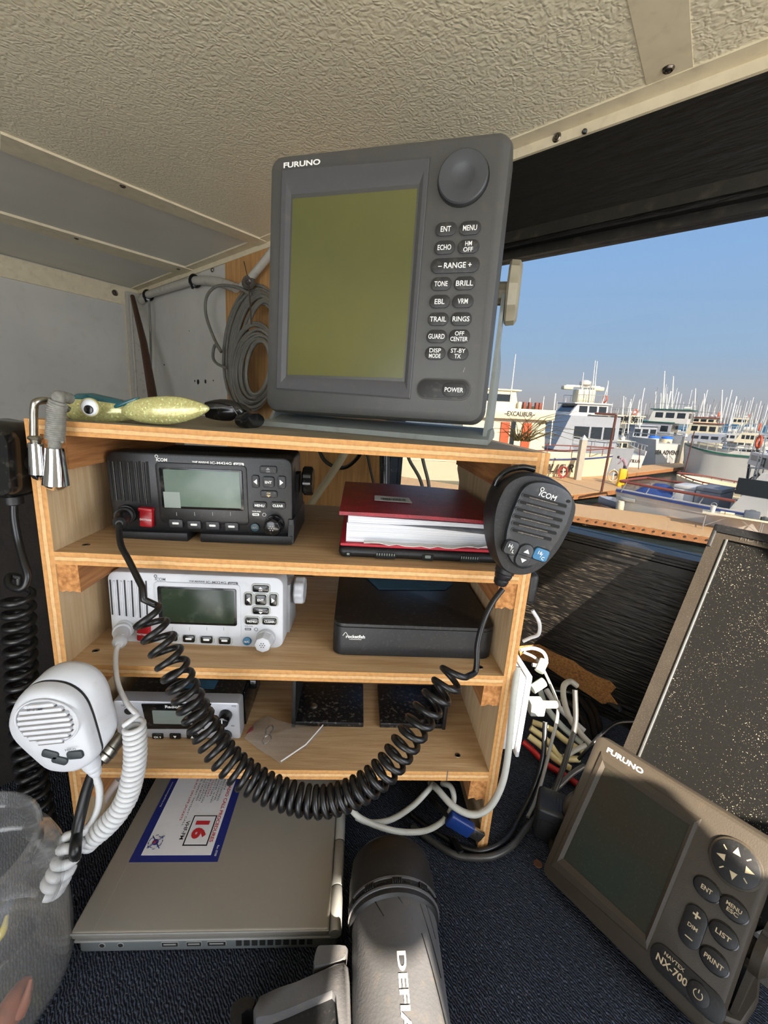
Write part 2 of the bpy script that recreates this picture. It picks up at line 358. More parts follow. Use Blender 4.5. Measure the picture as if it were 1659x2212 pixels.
GREYC = mat('grey_cable', '#77756d', .5, var=.2, vs=60); GREYL = mat('light_grey_cable', '#b4b4ac', .45, dust=.2, ds=100, dcol='#6f6a5e')
PIPE = mat('painted_conduit', '#b5b2a8', .5, dust=.4, ds=60, dcol='#5d564a'); CREAMC = mat('cream_wire', '#d5c48f', .5); REDW = mat('red_wire', '#b01818', .45)
BROWNS = mat('brown_stick', '#4a2f22', .55, var=.3, vs=40, stretch=(8, 8, 1)); GRASS = mat('dry_grass', '#6f6034', .8, var=.4, vs=60)
TEAL = mat('teal_squid_skin', '#0f5a66', .22, col2='#0b4550', vs=40, coat=.5)
def glitter(name, base, alpha=.9):
    m = mat(name, base, .25, coat=.6); N, L, b = nodes_of(m); tc = N.new('ShaderNodeTexCoord')
    v = N.new('ShaderNodeTexVoronoi'); v.inputs['Scale'].default_value = 800; L.new(tc.outputs['Object'], v.inputs['Vector'])
    r = N.new('ShaderNodeValToRGB'); L.new(v.outputs['Color'], r.inputs['Fac']); e = r.color_ramp.elements
    e[0].position = 0; e[0].color = lin('#b5b07a'); e[1].position = 1; e[1].color = lin('#fff7b0')
    for p, c in ((.3, '#b9b478'), (.5, '#c4c184'), (.7, '#aaa468'), (.85, '#d4e0a0')): k = e.new(p); k.color = lin(c)
    L.new(r.outputs[0], b.inputs['Base Color']); b.inputs['Metallic'].default_value = .25
    bp = N.new('ShaderNodeBump'); bp.inputs['Strength'].default_value = .6; bp.inputs['Distance'].default_value = .001; L.new(v.outputs['Color'], bp.inputs['Height']); L.new(bp.outputs[0], b.inputs['Normal'])
    return m
GLIT = glitter('glitter_squid_skin', '#c0bb7c')
def glass(name, tint, rough=.0, ior=1.0, gloss=.06, haze=0.):
    """thin clear sheet: straight-through transmission with a tint plus a weak reflection"""
    m = bpy.data.materials.new(name); m.use_nodes = True; nt = m.node_tree; nt.nodes.clear(); N = nt.nodes; L = nt.links
    o = N.new('ShaderNodeOutputMaterial'); t = N.new('ShaderNodeBsdfTransparent'); t.inputs[0].default_value = tint; g = N.new('ShaderNodeBsdfGlossy'); g.inputs['Roughness'].default_value = rough
    mx = N.new('ShaderNodeMixShader'); lw = N.new('ShaderNodeLayerWeight'); lw.inputs['Blend'].default_value = .5; pw = N.new('ShaderNodeMath'); pw.operation = 'POWER'; pw.inputs[1].default_value = 5; L.new(lw.outputs['Facing'], pw.inputs[0])
    fr = N.new('ShaderNodeMath'); fr.operation = 'MULTIPLY_ADD'; fr.inputs[1].default_value = .9; fr.inputs[2].default_value = .04; L.new(pw.outputs[0], fr.inputs[0])
    k = N.new('ShaderNodeMath'); k.operation = 'MULTIPLY'; k.inputs[1].default_value = gloss; L.new(fr.outputs[0], k.inputs[0])
    L.new(k.outputs[0], mx.inputs[0]); L.new(t.outputs[0], mx.inputs[1]); L.new(g.outputs[0], mx.inputs[2]); out = mx.outputs[0]
    if haze:
        d = N.new('ShaderNodeBsdfDiffuse'); d.inputs[0].default_value = (.7, .7, .68, 1); m2 = N.new('ShaderNodeMixShader'); m2.inputs[0].default_value = haze; L.new(out, m2.inputs[1]); L.new(d.outputs[0], m2.inputs[2]); out = m2.outputs[0]
    L.new(out, o.inputs[0])
    return m
# ------------------------------------------------------------------ the wheelhouse
ZB = -.097                                        # carpeted counter top
crease = ab(1110, 322); ZC = crease.z
corner = az(300, 627, ZC)
def bmu(p): return MU.dot(p)
def bpt(m, z, off=0): 
    d = NB.dot(NB); q = MU * m / MU.dot(MU) + NB * ((CB + off) / d); return V((q.x, q.y, z))
MC = bmu(corner) * 1.0
CB2 = NB.dot(corner)                              # the far left of the wall as measured at its corner
wl0 = az(0, 548, ZC); dA = (wl0 - corner).normalized()
def slab(name, pts, z0, z1, m, kind=None, par=None, lab=None):
    b = MB(); q = [(p[0], p[1], z0) for p in pts]; t = [(p[0], p[1], z1) for p in pts]
    n = len(q); b.add(q + t, [tuple(range(n)), tuple(range(n, 2 * n))[::-1]] + [(i, i + n, (i + 1) % n + n, (i + 1) % n) for i in range(n)])
    return struct(name, b, m, par, lab) if kind is None else b
far_left = corner + dA * 2.6
BR = 1.02                                         # where the right wall stands along the front wall
# ceiling, embossed main panel with smooth panels beyond the first trim
a1 = az(0, 282, ZC); a2 = az(571, 516, ZC); dT = (a2 - a1).normalized()
back = lambda p, k: p - V((.72, .694, 0)) * k
cr = bpt(BR, ZC)
slab('ceiling', [corner + V((-.1, .1, 0)), far_left, far_left + MU * 3.0, back(cr, 1.55) + MU * .06, cr + V((.05, .05, 0))], ZC, ZC + .03, PANELW)
main = slab('ceiling_panel', [a2, a1, a1 - dT * .9, a1 - dT * .9 + MU * 2.0, back(cr, 1.55), cr], ZC - .002, ZC, CEIL)
main.name = 'ceiling_2'; main['label'] = 'embossed cream ceiling panel'
def strip(name, px, drop, m, screws=(), big=1.0, lab=None):
    P = [az(x, y, ZC) for x, y in px]; n = len(P); b = MB()
    q = [(p.x, p.y, ZC - drop) for p in P]; t = [(p.x, p.y, ZC) for p in P]
    b.add(q + t, [tuple(range(n)), tuple(range(n, 2 * n))[::-1]] + [(i, i + n, (i + 1) % n + n, (i + 1) % n) for i in range(n)])
    o = struct(name, b, m, lab=lab)
    for x, y in screws: screw(az(x, y, ZC - drop), V((0, 0, -1)), .0055 * big, o)
    return o
def screw(p, nrm, r, parent):
    b = MB(); X = nrm.orthogonal().normalized(); T = xf(p, X, nrm)
    b.lathe([(r, -.0005), (r * 1.02, r * .1), (r * .8, r * .38), (r * .55, r * .3), (r * .5, r * .22)], 0, 18, T)
    b.lathe([(r * .5, r * .1), (r * .48, r * .42), (r * .2, r * .5)], 0, 14, T)
    for a in (0, PI / 2): b.box(-r * .32, r * .32, -r * .07, r * .07, r * .44, r * .52, 1, T=T @ M.Rotation(a, 4, 'Z'))
    return part('screw', b, [SCREWM, SCREWD], parent, 'dull steel screw with cup washer')
strip('trim_1', [(0, 280), (575, 517), (575, 533), (0, 317)], .006, TRIMW, [(265, 402)])
strip('trim_2', [(0, 455), (420, 581), (392, 590), (0, 474)], .006, TRIMW, [(165, 515), (385, 581)])
strip('trim_3', [(1358, 0), (1399, 184), (1499, 144), (1490, -5), (1488, -60), (1345, -60)], .003, TRIMW, [(1444, 148)], 1.15)
# moulding where ceiling and front wall meet: an angle with a ceiling leg and a wall leg
def moulding(name, m0, m1, up, dn, base, screws):
    b = MB(); o = base
    for zz, d0, d1, h in ((ZC, -up, 0, -.004), (ZC, -.005, 0, -dn)):
        b.add([tuple(bpt(m, z, d)) for m in (m0, m1) for d in (d0 + o, d1 + o) for z in (zz + h, zz)], [(0, 1, 3, 2), (4, 6, 7, 5), (0, 4, 5, 1), (2, 3, 7, 6), (0, 2, 6, 4), (1, 5, 7, 3)])
    s = struct(name, b, TRIMW)
    for x, y in screws: screw(ab(x, y, CB + o - .005), -NB, .0062, s)
    return s
up = (NB.dot(ab(1400, 195, CB)) - NB.dot(az(1400, 183, ZC)))
tr = moulding('trim_4', bmu(corner), BR, .03, .017, 0, [(1203, 297), (458, 583), (562, 517)])
b = MB()                                            # flaking paint nick in the moulding
p = ab(1263, 284, CB - .0065); b.sphere(p, (.004, .003, .0035), 0, 7, 5); part('paint_chip', b, BLKP, tr)
# front wall
zt = ab(1090, 555).z; zs = ab(1300, 1157).z; mw = bmu(ab(845, 1010)); mp0 = bmu(ab(490, 640))
TH = .04
def wallbox(m0, m1, z0, z1, o0=0, o1=TH):
    b = MB(); b.add([tuple(bpt(m, z, o)) for m in (m0, m1) for o in (o0, o1) for z in (z0, z1)], [(0, 1, 3, 2), (4, 6, 7, 5), (0, 4, 5, 1), (2, 3, 7, 6), (0, 2, 6, 4), (1, 5, 7, 3)])
    return b
struct('wall_front', wallbox(bmu(corner) - .05, mp0, ZB - .1, ZC), WALLW)
struct('wall_front_2', wallbox(mp0, mw - .02, ZB - .1, ZC, -.004), PLYWALL, lab='bare plywood section of the front wall')
# black timber above and below the window
hd = struct('wall_front_3', wallbox(mw - .02, BR, zt + .012, ZC - .012), BLKH, lab='black painted header above the window')
lw = struct('wall_front_4', wallbox(mw - .02, BR, ZB - .1, zs - .004), BLKP, lab='black painted wall below the window')
b = wallbox(mw - .02, BR, zt + .018, zt + .034, -.004, .0); b.v += []; struct('trim_5', b, BLKS)
b = wallbox(mw - .02, BR, zt, zt + .014, .012, .035); struct('trim_6', b, BLKS)
b = wallbox(mw - .02, BR, zs - .016, zs - .003, -.010, .03)
for k in range(3):
    c = wallbox(mw - .02, BR, zs - .013 + k * .0045 - .006, zs - .011 + k * .0045 - .006, -.0125, .0); b.add(c.v, c.f)
c = wallbox(mw - .02, BR, zs - .030, zs - .018, -.006, .0); b.add(c.v, c.f)
struct('trim_7', b, BLKS, lab='grooved black window ledge')
struct('trim_8', wallbox(mw - .022, mw, zs - .004, zt + .014, -.004, .036), BLKG, lab='black upright at the left of the window')
GLASSM = glass('tinted_window_glass', (.38, .385, .39, 1), 0., gloss=.5)
w1 = wallbox(mw, BR, zs - .003, zt + .001, .020, .024); struct('window_1', w1, GLASSM, lab='salt-hazed side window')
# torn strip of bare plywood along the foot of the black wall
pts = [(1120, 1396), (1165, 1392), (1200, 1412), (1238, 1428), (1262, 1446), (1290, 1462), (1318, 1472), (1330, 1486), (1318, 1500), (1334, 1522), (1300, 1520), (1240, 1480), (1180, 1440), (1125, 1425)]
b = MB(); P = [ab(x, y, CB - .0015) for x, y in pts]; Q = [p + NB * .0012 for p in P]; n = len(P)
b.add(P + Q, [tuple(range(n)), tuple(range(n, 2 * n))[::-1]] + [(i, i + n, (i + 1) % n + n, (i + 1) % n) for i in range(n)])
part('bare_patch', b, wood('torn_ply', '#a9773f', '#6f4a24', 'X', .8, 30, .6), lw, 'bare brown plywood where the black paint has torn away')
# left wall: white above, dark board below
nA = V((dA.y, -dA.x, 0));  nA = nA if nA.dot(CAM - corner) > 0 else -nA
def abox(s0, s1, z0, z1, o0, o1):
    b = MB(); b.add([tuple(V((0, 0, z)) + V((corner.x, corner.y, 0)) + dA * s + nA * o) for s in (s0, s1) for o in (o0, o1) for z in (z0, z1)], [(0, 1, 3, 2), (4, 6, 7, 5), (0, 4, 5, 1), (2, 3, 7, 6), (0, 2, 6, 4), (1, 5, 7, 3)]); return b
def apl(x, y): return pl(x, y, nA, nA.dot(corner))
struct('wall_left', abox(-.05, 2.7, ZB - .1, ZC, -.04, 0), WALLW)
zb1 = apl(120, 625).z
t9 = struct('trim_9', abox(0, 2.7, zb1, ZC - .004, 0, .008), TRIMW)
s1 = (apl(275, 760) - corner).dot(dA)
t10 = struct('trim_10', abox(0.02, s1, ZB, zb1, 0, .006), TRIMW)
screw(apl(246, 633) + nA * .008, nA, .011, t9); screw(apl(285, 670) + nA * .006, nA, .011, t10)
b = abox(.0, .06, ZB, ZC - .02, 0, .03); struct('trim_11', b, PIPE, lab='painted corner post')
# counter
cl = corner + dA * 2.6
slab('floor', [tuple(corner), tuple(cl), (-1.4, -.42, 0), (.95, -.42, 0), tuple(bpt(BR, 0))], ZB - .035, ZB, CARPET).name = 'floor'
bpy.data.objects['floor']['label'] = 'navy carpet laid over the console top'
# dark bulkhead board behind the left of the shelf
p0 = az(0, 1700, ZB); p1 = az(150, 1630, ZB); d = (p1 - p0).normalized(); p0 = p0 - d * .35; p1 = p0 + d * .72; zt2 = pl(30, 1010, V((-d.y, d.x, 0)), V((-d.y, d.x, 0)).dot(p0)).z
nrm = V((-d.y, d.x, 0)) * .012; b = MB()
b.add([tuple(V((p.x, p.y, z)) + o) for p in (p0, p1) for o in (V((0, 0, 0)), nrm) for z in (ZB, zt2)], [(0, 1, 3, 2), (4, 6, 7, 5), (0, 4, 5, 1), (2, 3, 7, 6), (0, 2, 6, 4), (1, 5, 7, 3)])
struct('trim_12', b, BROWNP, lab='dark brown bulkhead board')

# stains and small wear
wf_ = bpy.data.objects['wall_front']; b = MB(); random.seed(6)
for x, y, r_ in ((428, 825, .009), (444, 824, .007), (421, 823, .004), (461, 822, .003), (355, 788, .004), (409, 715, .002)): q = ab(x, y, CB - .0004); T = xf(q, MU, NB); b.lathe([(r_ * (1 + .0), -.0006), (r_ * .6, -.0014)], 0, 7, T)
part('stain', b, DEEP, wf_, 'dark splatter stain on the white wall')
q = az(1162, 1866, ZB); b = MB(); b.lathe([(.0045, .0), (.004, .0008), (.0022, .0006), (.002, .0001)], 0, 16, M.Translation(q)); part('screw_hole', b, mat('rust_stain', '#5a3a28', .9), bpy.data.objects['floor'], 'rusty screw hole in the carpet')
# ------------------------------------------------------------------ plywood shelf unit
W2, TP, PLY, DEP = .1975, .0104, .011, .2226
Z1, Z2, Z3, Z4 = .3219, .2150, .1103, 0.0
sh = thing('shelf_unit', 'open-backed plywood shelf unit standing on the navy carpet, full of radios', 'shelf', base=(0, .11, ZB))
def board(name, z, d, m, x0=-W2, x1=W2):
    b = MB(); b.box(x0, x1, 0, d, z - PLY, z); b.m[2] = 1
    return part(name, b, [m, EDGE_Z], sh)
board('top_board', Z1, .275, OLDTOP)
for z in (Z2, Z3, Z4): board('shelf_board', z, DEP, WOOD_TOP)
for s in (-1, 1):
    b = MB(); x = s * (W2 + TP / 2)
    o = [(0, ZB), (.255, ZB), (.255, .255), (.275, .27), (.275, Z1), (0, Z1)]
    vs = [(x - TP / 2, p[0], p[1]) for p in o] + [(x + TP / 2, p[0], p[1]) for p in o]; n = len(o)
    b.add(vs, [tuple(range(n))[::-1], tuple(range(n, 2 * n))] + [(i, (i + 1) % n, (i + 1) % n + n, i + n) for i in range(n)])
    b.m[2 + n - 1] = 1
    part('side_panel', b, [WOOD_SIDE, EDGE_X], sh)
    for z, h, w, y0 in ((Z1, .027, .017, .012 if s > 0 else .003), (Z2, .025, .017, .001), (Z3, .024, .017, .002), (Z4, .024, .017, .001)):
        b = MB(); x0 = s * W2; x1 = s * (W2 - w); zt = z - PLY
        rag = [(x0, zt), (x1, zt), (x1 - s * .0005, zt - h)] + [(x1 + (x0 - x1) * k / 6, zt - h + random.uniform(-.0012, .002)) for k in range(1, 7)]
        if s > 0: rag = rag[::-1]
        f = [(a, y0, c) for a, c in rag]; g = [(a, y0 + .2, c) for a, c in rag]; n = len(rag)
        b.loft([f, g], 0); b.m[n] = 1
        part('cleat', b, [WOOD_CLEAT, WOOD_END], sh, 'rough sawn pine cleat under a board')
# pencil mark and knots on the boards
for x, z in ((.155, Z4),):
    b = MB(); b.box(x - .0004, x + .0004, -.0003, .001, z - PLY, z); part('pencil_mark', b, INKG, sh)
for x, y, z in ((.178, .013, Z3), (.17, .021, Z4), (-.186, .022, Z3), (-.184, .02, Z2)):
    b = MB(); T = xf((x, y, z), (1, 0, 0), (0, 0, 1)); b.lathe([(.0032, .0), (.003, .0004), (.0016, .0001), (.001, -.0006)], 0, 12, T); part('screw', b, SCREWM, sh, 'sunken steel screw in a board')
# ------------------------------------------------------------------ two marine radios
F424 = Face((0.03648, -0.02375, -0.01334), (-0.09371, 0.04655, 0.25959)); F324 = Face((-0.02945, -0.01502, -0.02918), (-0.09896, 0.03905, 0.14584))
kk = lambda x, y: F424.uv(210 + x / 3.386, 950 + y / 3.386)
PX = .1196e-3
def ring_i(b, x, z, h, y, mi):
    b.text('ICOM', x, z, h, y, mi, w=h * 3.3, bold=.012, shear=.1)
    b.tube([(x - h * 1.42 + h * .42 * math.cos(a * PI / 8), y - .0002, z + h * 1.0 + h * .42 * math.sin(a * PI / 8)) for a in range(16)], h * .09, mi, 5, True)
def radio(F, label, bod, fac, btn, pr, ink, lcd, frame, model, slotm, knobm, ringm, bracket=True):
    r = thing('marine_radio', label, 'radio', F.mtx)
    w, h = .166, .0747
    b = MB(); b.pad(0, 0, w, h, .0085, .020, 0, 0, .0022, 6)
    b.pad(0, .0005, w - .004, h - .004, .008, .026, .020, 0, 0, 6)
    part('front_shell', b, bod, r)
    b = MB(); b.pad(0, -.001, w - .018, h - .012, .006, .11, .026, 0, .001, 4); part('chassis', b, bod if fac is not WHT else WHT, r)
    if fac is WHT:
        b = MB(); b.pad(0, .0005, w - .003, h - .003, .0085, .024, .0205, 0, 0, 6); part('gasket', b, BLKM, r, 'dark gasket line')
    # speaker grille
    b = MB()
    for i in range(6):
        x0, z0 = kk(82 + 56 * i, 148 + 2 * i); x1, z1 = kk(116 + 54 * i, 432 + 6 * i); q = .0011 if fac is not WHT else .0007
        b.poly([(x0 - q, -.0004, z0), (x0 + q, -.0004, z0), (x1 + q, -.0004, z1), (x1 - q, -.0004, z1)][::-1], 1 if i >= 1 or fac is not WHT else 1)
        if i: b.tube([(x0 - .0030, -.0002, z0 - .001), (x1 - .0030, -.0002, z1 - .0005)], .0010, 0, 8)
    part('speaker_grille', b, [fac, slotm], r)
    # display
    cx, cz = kk(772, 360); b = MB()
    b.pad(cx, cz - .005, .0815, .057, .004, 0, -.0012, 0, .0008, 5); part('display_surround', b, fac, r)
    b = MB(); b.pad(cx, cz, .0745, .0385, .0022, -.001, -.0018, 0, .0004, 4); part('display_frame', b, frame, r)
    b = MB(); b.pad(cx + .0006, cz + .0003, .0682, .0345, .0012, -.0016, -.0021, 0, .0001, 3); part('display', b, lcd, r)
    if fac is not WHT:
        b = MB(); x0, z0 = kk(490, 375); x1, z1 = kk(620, 495); b.box(x0, x1, -.0023, -.0021, z1, z0); part('clear_tape', b, mat('clear_tape', '#6f7a70', .25), r, 'strip of clear tape on the display')
    # soft keys
    for i, (x, y) in enumerate(((582, 608), (715, 618), (850, 625), (988, 632))):
        x, z = kk(x, y); b = MB()
        if ringm: b.pad(x, z, .0142, .0094, .0022, 0, -.0012, 2, .0004)
        b.pad(x, z, .0128 if not ringm else .0112, .0083 if not ringm else .0070, .0016, 0, -.0026, 0, .0006); b.pad(x, z + .0004, .006, .0020, .0007, -.0026, -.0028, 1, .0001)
        part('soft_key', b, [btn, INKW, ringm or btn], r)
    b = MB()
    for x in (585, 716, 848, 978): x, z = kk(x, 540); b.box(x - .0002, x + .0002, -.0014, -.0012, z - .0018, z + .0018, 0)
    part('key_tick', b, INKP, r)
    # cursor pad and keys
    def key(nm, px, py, pw, ph, txt=None, ar=None, ti=None, rr=.0018):
        x, z = kk(px, py); b = MB()
        if ringm: b.pad(x, z, pw * PX + .0026, ph * PX + .0026, rr + .001, 0, -.0010, 2, .0004)
        b.pad(x, z, pw * PX, ph * PX, rr, 0, -.0026, 0, .0006)
        c = MB()
        if txt: c.text(txt, x, z + (.0011 if ar == 'd' else -.0015 if ar == 'u' else 0), .0024 if not ar else .0017, -.0027, 0, bold=.02)
        if ar:
            rot = {'u': 0, 'd': PI, 'l': PI / 2, 'r': -PI / 2}[ar]; oz = {'u': .0011, 'd': -.0017}.get(ar, 0)
            c.tri(x, z + oz, .0040 if ar in 'ud' else .0052, .0020 if ar in 'ud' else .0032, -.0027, 0, rot)
        part('legend', c, ti or pr, part(nm, b, [btn, ti or pr, ringm or btn], r), 'printed legend')
    tin = INKC if fac is not WHT else INKW
    key('channel_up_key', 1254, 217, 128, 56, 'CH', 'u', INKP if fac is not WHT else INKW); key('channel_down_key', 1258, 395, 128, 54, 'CH', 'd', tin)
    key('left_key', 1161, 303, 56, 98, None, 'l', INKW); key('right_key', 1352, 309, 60, 98, None, 'r', INKW); key('enter_key', 1256, 307, 86, 84, 'ENT', None, INKW)
    key('menu_key', 1192, 476, 106, 54, 'MENU', None, INKW); key('clear_key', 1326, 478, 112, 54, 'CLEAR', None, INKW)
    x, z = kk(1157, 638); b = MB(); b.disc(x, z, .0041, 0, -.0022, 0, .0006); b.text('16/C', x, z, .0022, -.0023, 1, bold=.02); part('channel_16_key', b, [BLUEB if fac is WHT else mat('faded_blue_button', '#27424c', .45), INKP if fac is not WHT else INKW], r, 'round blue key')
    # volume knob
    x, z = kk(1300, 612); b = MB(); b.disc(x, z, .0092, 0, -.005, 0, .001, 28)
    n = 24; secs = []
    for yy, rr in ((-.004, .0086), (-.012, .0080), (-.0148, .0072), (-.0155, .0060)):
        secs.append([(x + rr * (1 + .045 * math.cos(8 * 2 * PI * i / n)) * math.cos(2 * PI * i / n), yy, z + rr * (1 + .045 * math.cos(8 * 2 * PI * i / n)) * math.sin(2 * PI * i / n)) for i in range(n)])
    b.loft(secs, 0, cap0=False)
    for i in range(6): a = i * PI / 3; b.disc(x + .0022 * math.cos(a), z + .0022 * math.sin(a), .0006, -.0154, -.0157, 1, 0, 8)
    b.disc(x, z, .0006, -.0154, -.0157, 1, 0, 8); part('volume_knob', b, [knobm, INKP if fac is not WHT else INKG], r)
    # lettering
    b = MB(); x, z = kk(472, 146); ring_i(b, x, z, .0030, -.0002, 0); part('maker_mark', b, ink, r)
    b = MB(); x, z = kk(756, 163); b.text('VHF MARINE', x, z, .0017, -.0002, 0, w=.0150, bold=.02); x, z = kk(906, 171); b.text('IC-M' + model + 'G', x, z, .0024, -.0002, 0, w=.0188, bold=.015); part('model_lettering', b, ink, r)
    x, z = kk(1035, 180); b = MB(); b.pad(x, z, .0094, .0030, .0010, 0, -.0002, 0, 0); b.text('GPS', x, z, .0018, -.0004, 1, w=.0066, bold=.02); part('gps_badge', b, [ink, fac], r)
    b = MB(); x, z = kk(1166, 524); b.text('VOL/SQL', x, z, .0014, -.0002, 0, w=.0084, bold=.015); x, z = kk(1160, 546); b.pad(x, z, .0062, .0025, .0006, 0, -.0002, 0, 0); b.text('PWR', x, z, .0015, -.0004, 1, w=.0042, bold=.02)
    x, z = kk(1222, 548); b.tube([(x + .0016 * math.cos(a * PI / 6), -.0003, z + .0016 * math.sin(a * PI / 6)) for a in range(12)], .00022, 0, 4, True)
    part('knob_lettering', b, [ink, fac], r)
    # red distress flap
    x, z = kk(370, 562); b = MB(); T = M.Translation((x, 0, z)) @ M.Rotation(.07, 4, 'Y')
    b.pad(0, 0, .0118, .0185, .0016, 0, -.004, 0, .001, T=T); b.pad(0, .0078, .0126, .0036, .0012, 0, -.0055, 0, .001, T=T); b.text('DISTRESS', 0, -.0018, .0017, -.0042, 1, w=.0104, bold=.02, T=T)
    part('distress_flap', b, [REDB, INKW], r, 'red flap')
    # microphone socket
    x, z = kk(222, 540); b = MB(); b.disc(x, z, .0088, 0, -.003, 0, .001, 28); b.disc(x, z, .0072, -.002, -.006, 0, .001, 28); part('microphone_socket', b, fac, r)
    # side clamp knob
    for s in (1,):
        b = MB(); T = M.Translation((s * (w / 2 - .004), .042, .008)) @ M.Rotation(-PI / 2, 4, 'Y')
        b.lathe([(.0075, -.012), (.0075, -.004)][::-1] if s < 0 else [(.0075, -.018), (.0075, -.004)], 0, 20, M.Translation((s * (w / 2 - .004), .042, .008)) @ M.Rotation(PI / 2, 4, 'Y'))
        secs = []
        for xx, rr in ((.004, .0125), (.0055, .0142), (.013, .0142), (.0145, .0128)):
            secs.append([(w / 2 + xx, .042 + rr * (1 + .06 * math.cos(8 * 2 * PI * i / 40)) * math.cos(2 * PI * i / 40), .008 + rr * (1 + .06 * math.cos(8 * 2 * PI * i / 40)) * math.sin(2 * PI * i / 40)) for i in range(40)])
        b.loft(secs, 0); part('clamp_knob', b, knobm, r)
    if bracket:
        b = MB(); zb = -.0445
        for x0, x1 in ((-.076, -.0135), (-.002, .0835)): b.box(x0, x1, -.006, .07, zb, zb + .0085, 0, .001)
        b.box(.079, .0845, -.002, .07, zb, zb + .024, 0, .001)
        b.add([(.079, .012, zb + .02), (.079, .066, zb + .02), (.079, .052, .016), (.079, .034, .016), (.084, .012, zb + .02), (.084, .066, zb + .02), (.084, .052, .016), (.084, .034, .016)], [(0, 1, 2, 3), (7, 6, 5, 4), (0, 4, 5, 1), (1, 5, 6, 2), (2, 6, 7, 3), (3, 7, 4, 0)])
        b.add([(.0795, -.006, zb + .0085), (.0795, .0, zb + .0085), (.0845, -.006, zb + .0005), (.0845, 0, zb + .024), (.0795, 0, zb + .024)], [(0, 1, 4), (0, 4, 3, 2)])
        part('mounting_bracket', b, BLKM, r)
    else:
        b = MB(); zb = -.0352
        b.box(-.07, .07, .03, .08, zb, zb + .004, 0, .001)
        for s in (-1, 1): b.add([(s * .0815 + dx, y, z) for dx in (-.002, .002) for y, z in ((.03, zb), (.07, zb), (.056, .018), (.03, .018))], [(0, 1, 2, 3)[::-1], (4, 5, 6, 7), (0, 4, 5, 1)[::-1], (1, 5, 6, 2)[::-1], (2, 6, 7, 3)[::-1], (3, 7, 4, 0)[::-1]])
        b.box(-.08, .08, .03, .08, zb, zb + .003)
        part('mounting_bracket', b, WHT, r)
    return r
r1 = radio(F424, 'black marine VHF radio with red distress flap on the upper shelf, below the top board', BLK, BLK, BTNK, INKW, INKW, LCDG, BLKG, '424', DEEP, BLKG, None)
r2 = radio(F324, 'white marine VHF radio with black keys on the middle shelf', WHT, WHT, BLKG, INKW, INKG, LCDD, BLKG, '324', BLKM, WHT, LGREY, False)
# ------------------------------------------------------------------ silver CB radio
mtx = xf((-.121, .0365, .0235), (1, -.012, .01), (0, -.05, 1)); cb = thing('radio', 'small silver and black radio with two round knobs on the lowest shelf', 'radio', mtx); Fc = FaceM(mtx)
kc = lambda x, y: Fc.uv(240 + x / 4.1475, 1480 + y / 4.1475)
b = MB(); b.pad(0, 0, .125, .0455, .003, .014, 0, 0, .0016); part('front_panel', b, SILV, cb)
b = MB(); b.box(-.056, .060, .014, .13, -.020, .021, 0, .001); part('chassis', b, mat('dusty_black_case', '#131313', .5, dust=.5, ds=240, dcol='#7d766a'), cb)
x0, z0 = kc(275, 165); x1, z1 = kc(900, 165); x2, z2 = kc(835, 385); x3, z3 = kc(330, 385); b = MB()
b.loft([[(x, y, z) for x, z in ((x3, z3), (x2, z2), (x1, z1), (x0, z0))] for y in (.001, -.0012)]); part('display_window', b, BLKG, cb)
x, z = kc(555, 280); b = MB(); b.pad(x, z, .039, .0165, .001, -.001, -.0016, 0, .0001); part('display', b, LCDS, cb)
b = MB(); x, z = kc(607, 187); b.text('RadioShack', x, z, .0034, -.0014, 0, w=.026, bold=.03); part('maker_mark', b, INKW, cb)
for px, py, t in ((104, 181, 'CB'), (1100, 187, 'VOL'), (1092, 364, 'SQL')):
    b = MB(); x, z = kc(px, py); b.text(t, x, z, .0019, -.0002, 0, bold=.02); part('lettering', b, INKG, cb)
for px, t in ((421, 'CH. 9'), (577, 'd'), (731, 'u')):
    x, z = kc(px, 452); b = MB(); b.pad(x, z, .0112, .0064, .001, 0, -.0014, 0, .0004)
    if len(t) > 1: b.text(t, x, z - .0006, .0023, -.0016, 1, w=.0072, bold=.03)
    else: b.tri(x, z - .0005, .0034, .0030, -.0016, 1, PI if t == 'd' else 0)
    part('key', b, [BLKG, INKW], cb)
for px, py, nm in ((1027, 265, 'volume_knob'), (1025, 445, 'squelch_knob')):
    x, z = kc(px, py); b = MB(); n = 36; secs = [[(x + rr * (1 + .03 * (i % 2)) * math.cos(2 * PI * i / n), y, z + rr * (1 + .03 * (i % 2)) * math.sin(2 * PI * i / n)) for i in range(n)] for y, rr in ((0, .0066), (-.009, .0060), (-.0112, .0058), (-.0118, .0050))]
    b.loft(secs, 0, cap0=False); b.box(x - .0004, x + .0004, -.0121, -.0117, z, z + .0046, 1); part(nm, b, [BLKG, INKW], cb)
x, z = kc(160, 225); b = MB(); b.disc(x, z, .0052, 0, -.0016, 0, .0006); b.disc(x, z, .0038, -.0014, -.0018, 1, 0); part('microphone_jack', b, [SILV, DEEP], cb)
b = MB(); secs = [[(.060 + xx, .045 + rr * math.cos(2 * PI * i / 30), .016 + rr * (1 + .06 * (i % 3 == 0)) * math.sin(2 * PI * i / 30)) for i in range(30)] for xx, rr in ((0, .006), (.004, .006), (.0045, .0095), (.010, .0095), (.011, .0085))]; b.loft(secs, 0)
b.box(.0605, .063, .02, .085, -.0225, .02, 0, .0008); part('bracket', b, BLKG, cb)
b = MB(); x, z = kc(690, 20); b.box(-.008, .03, .022, .036, .0212, .0216); part('blue_tape', b, TAPE, cb, 'strip of blue tape')
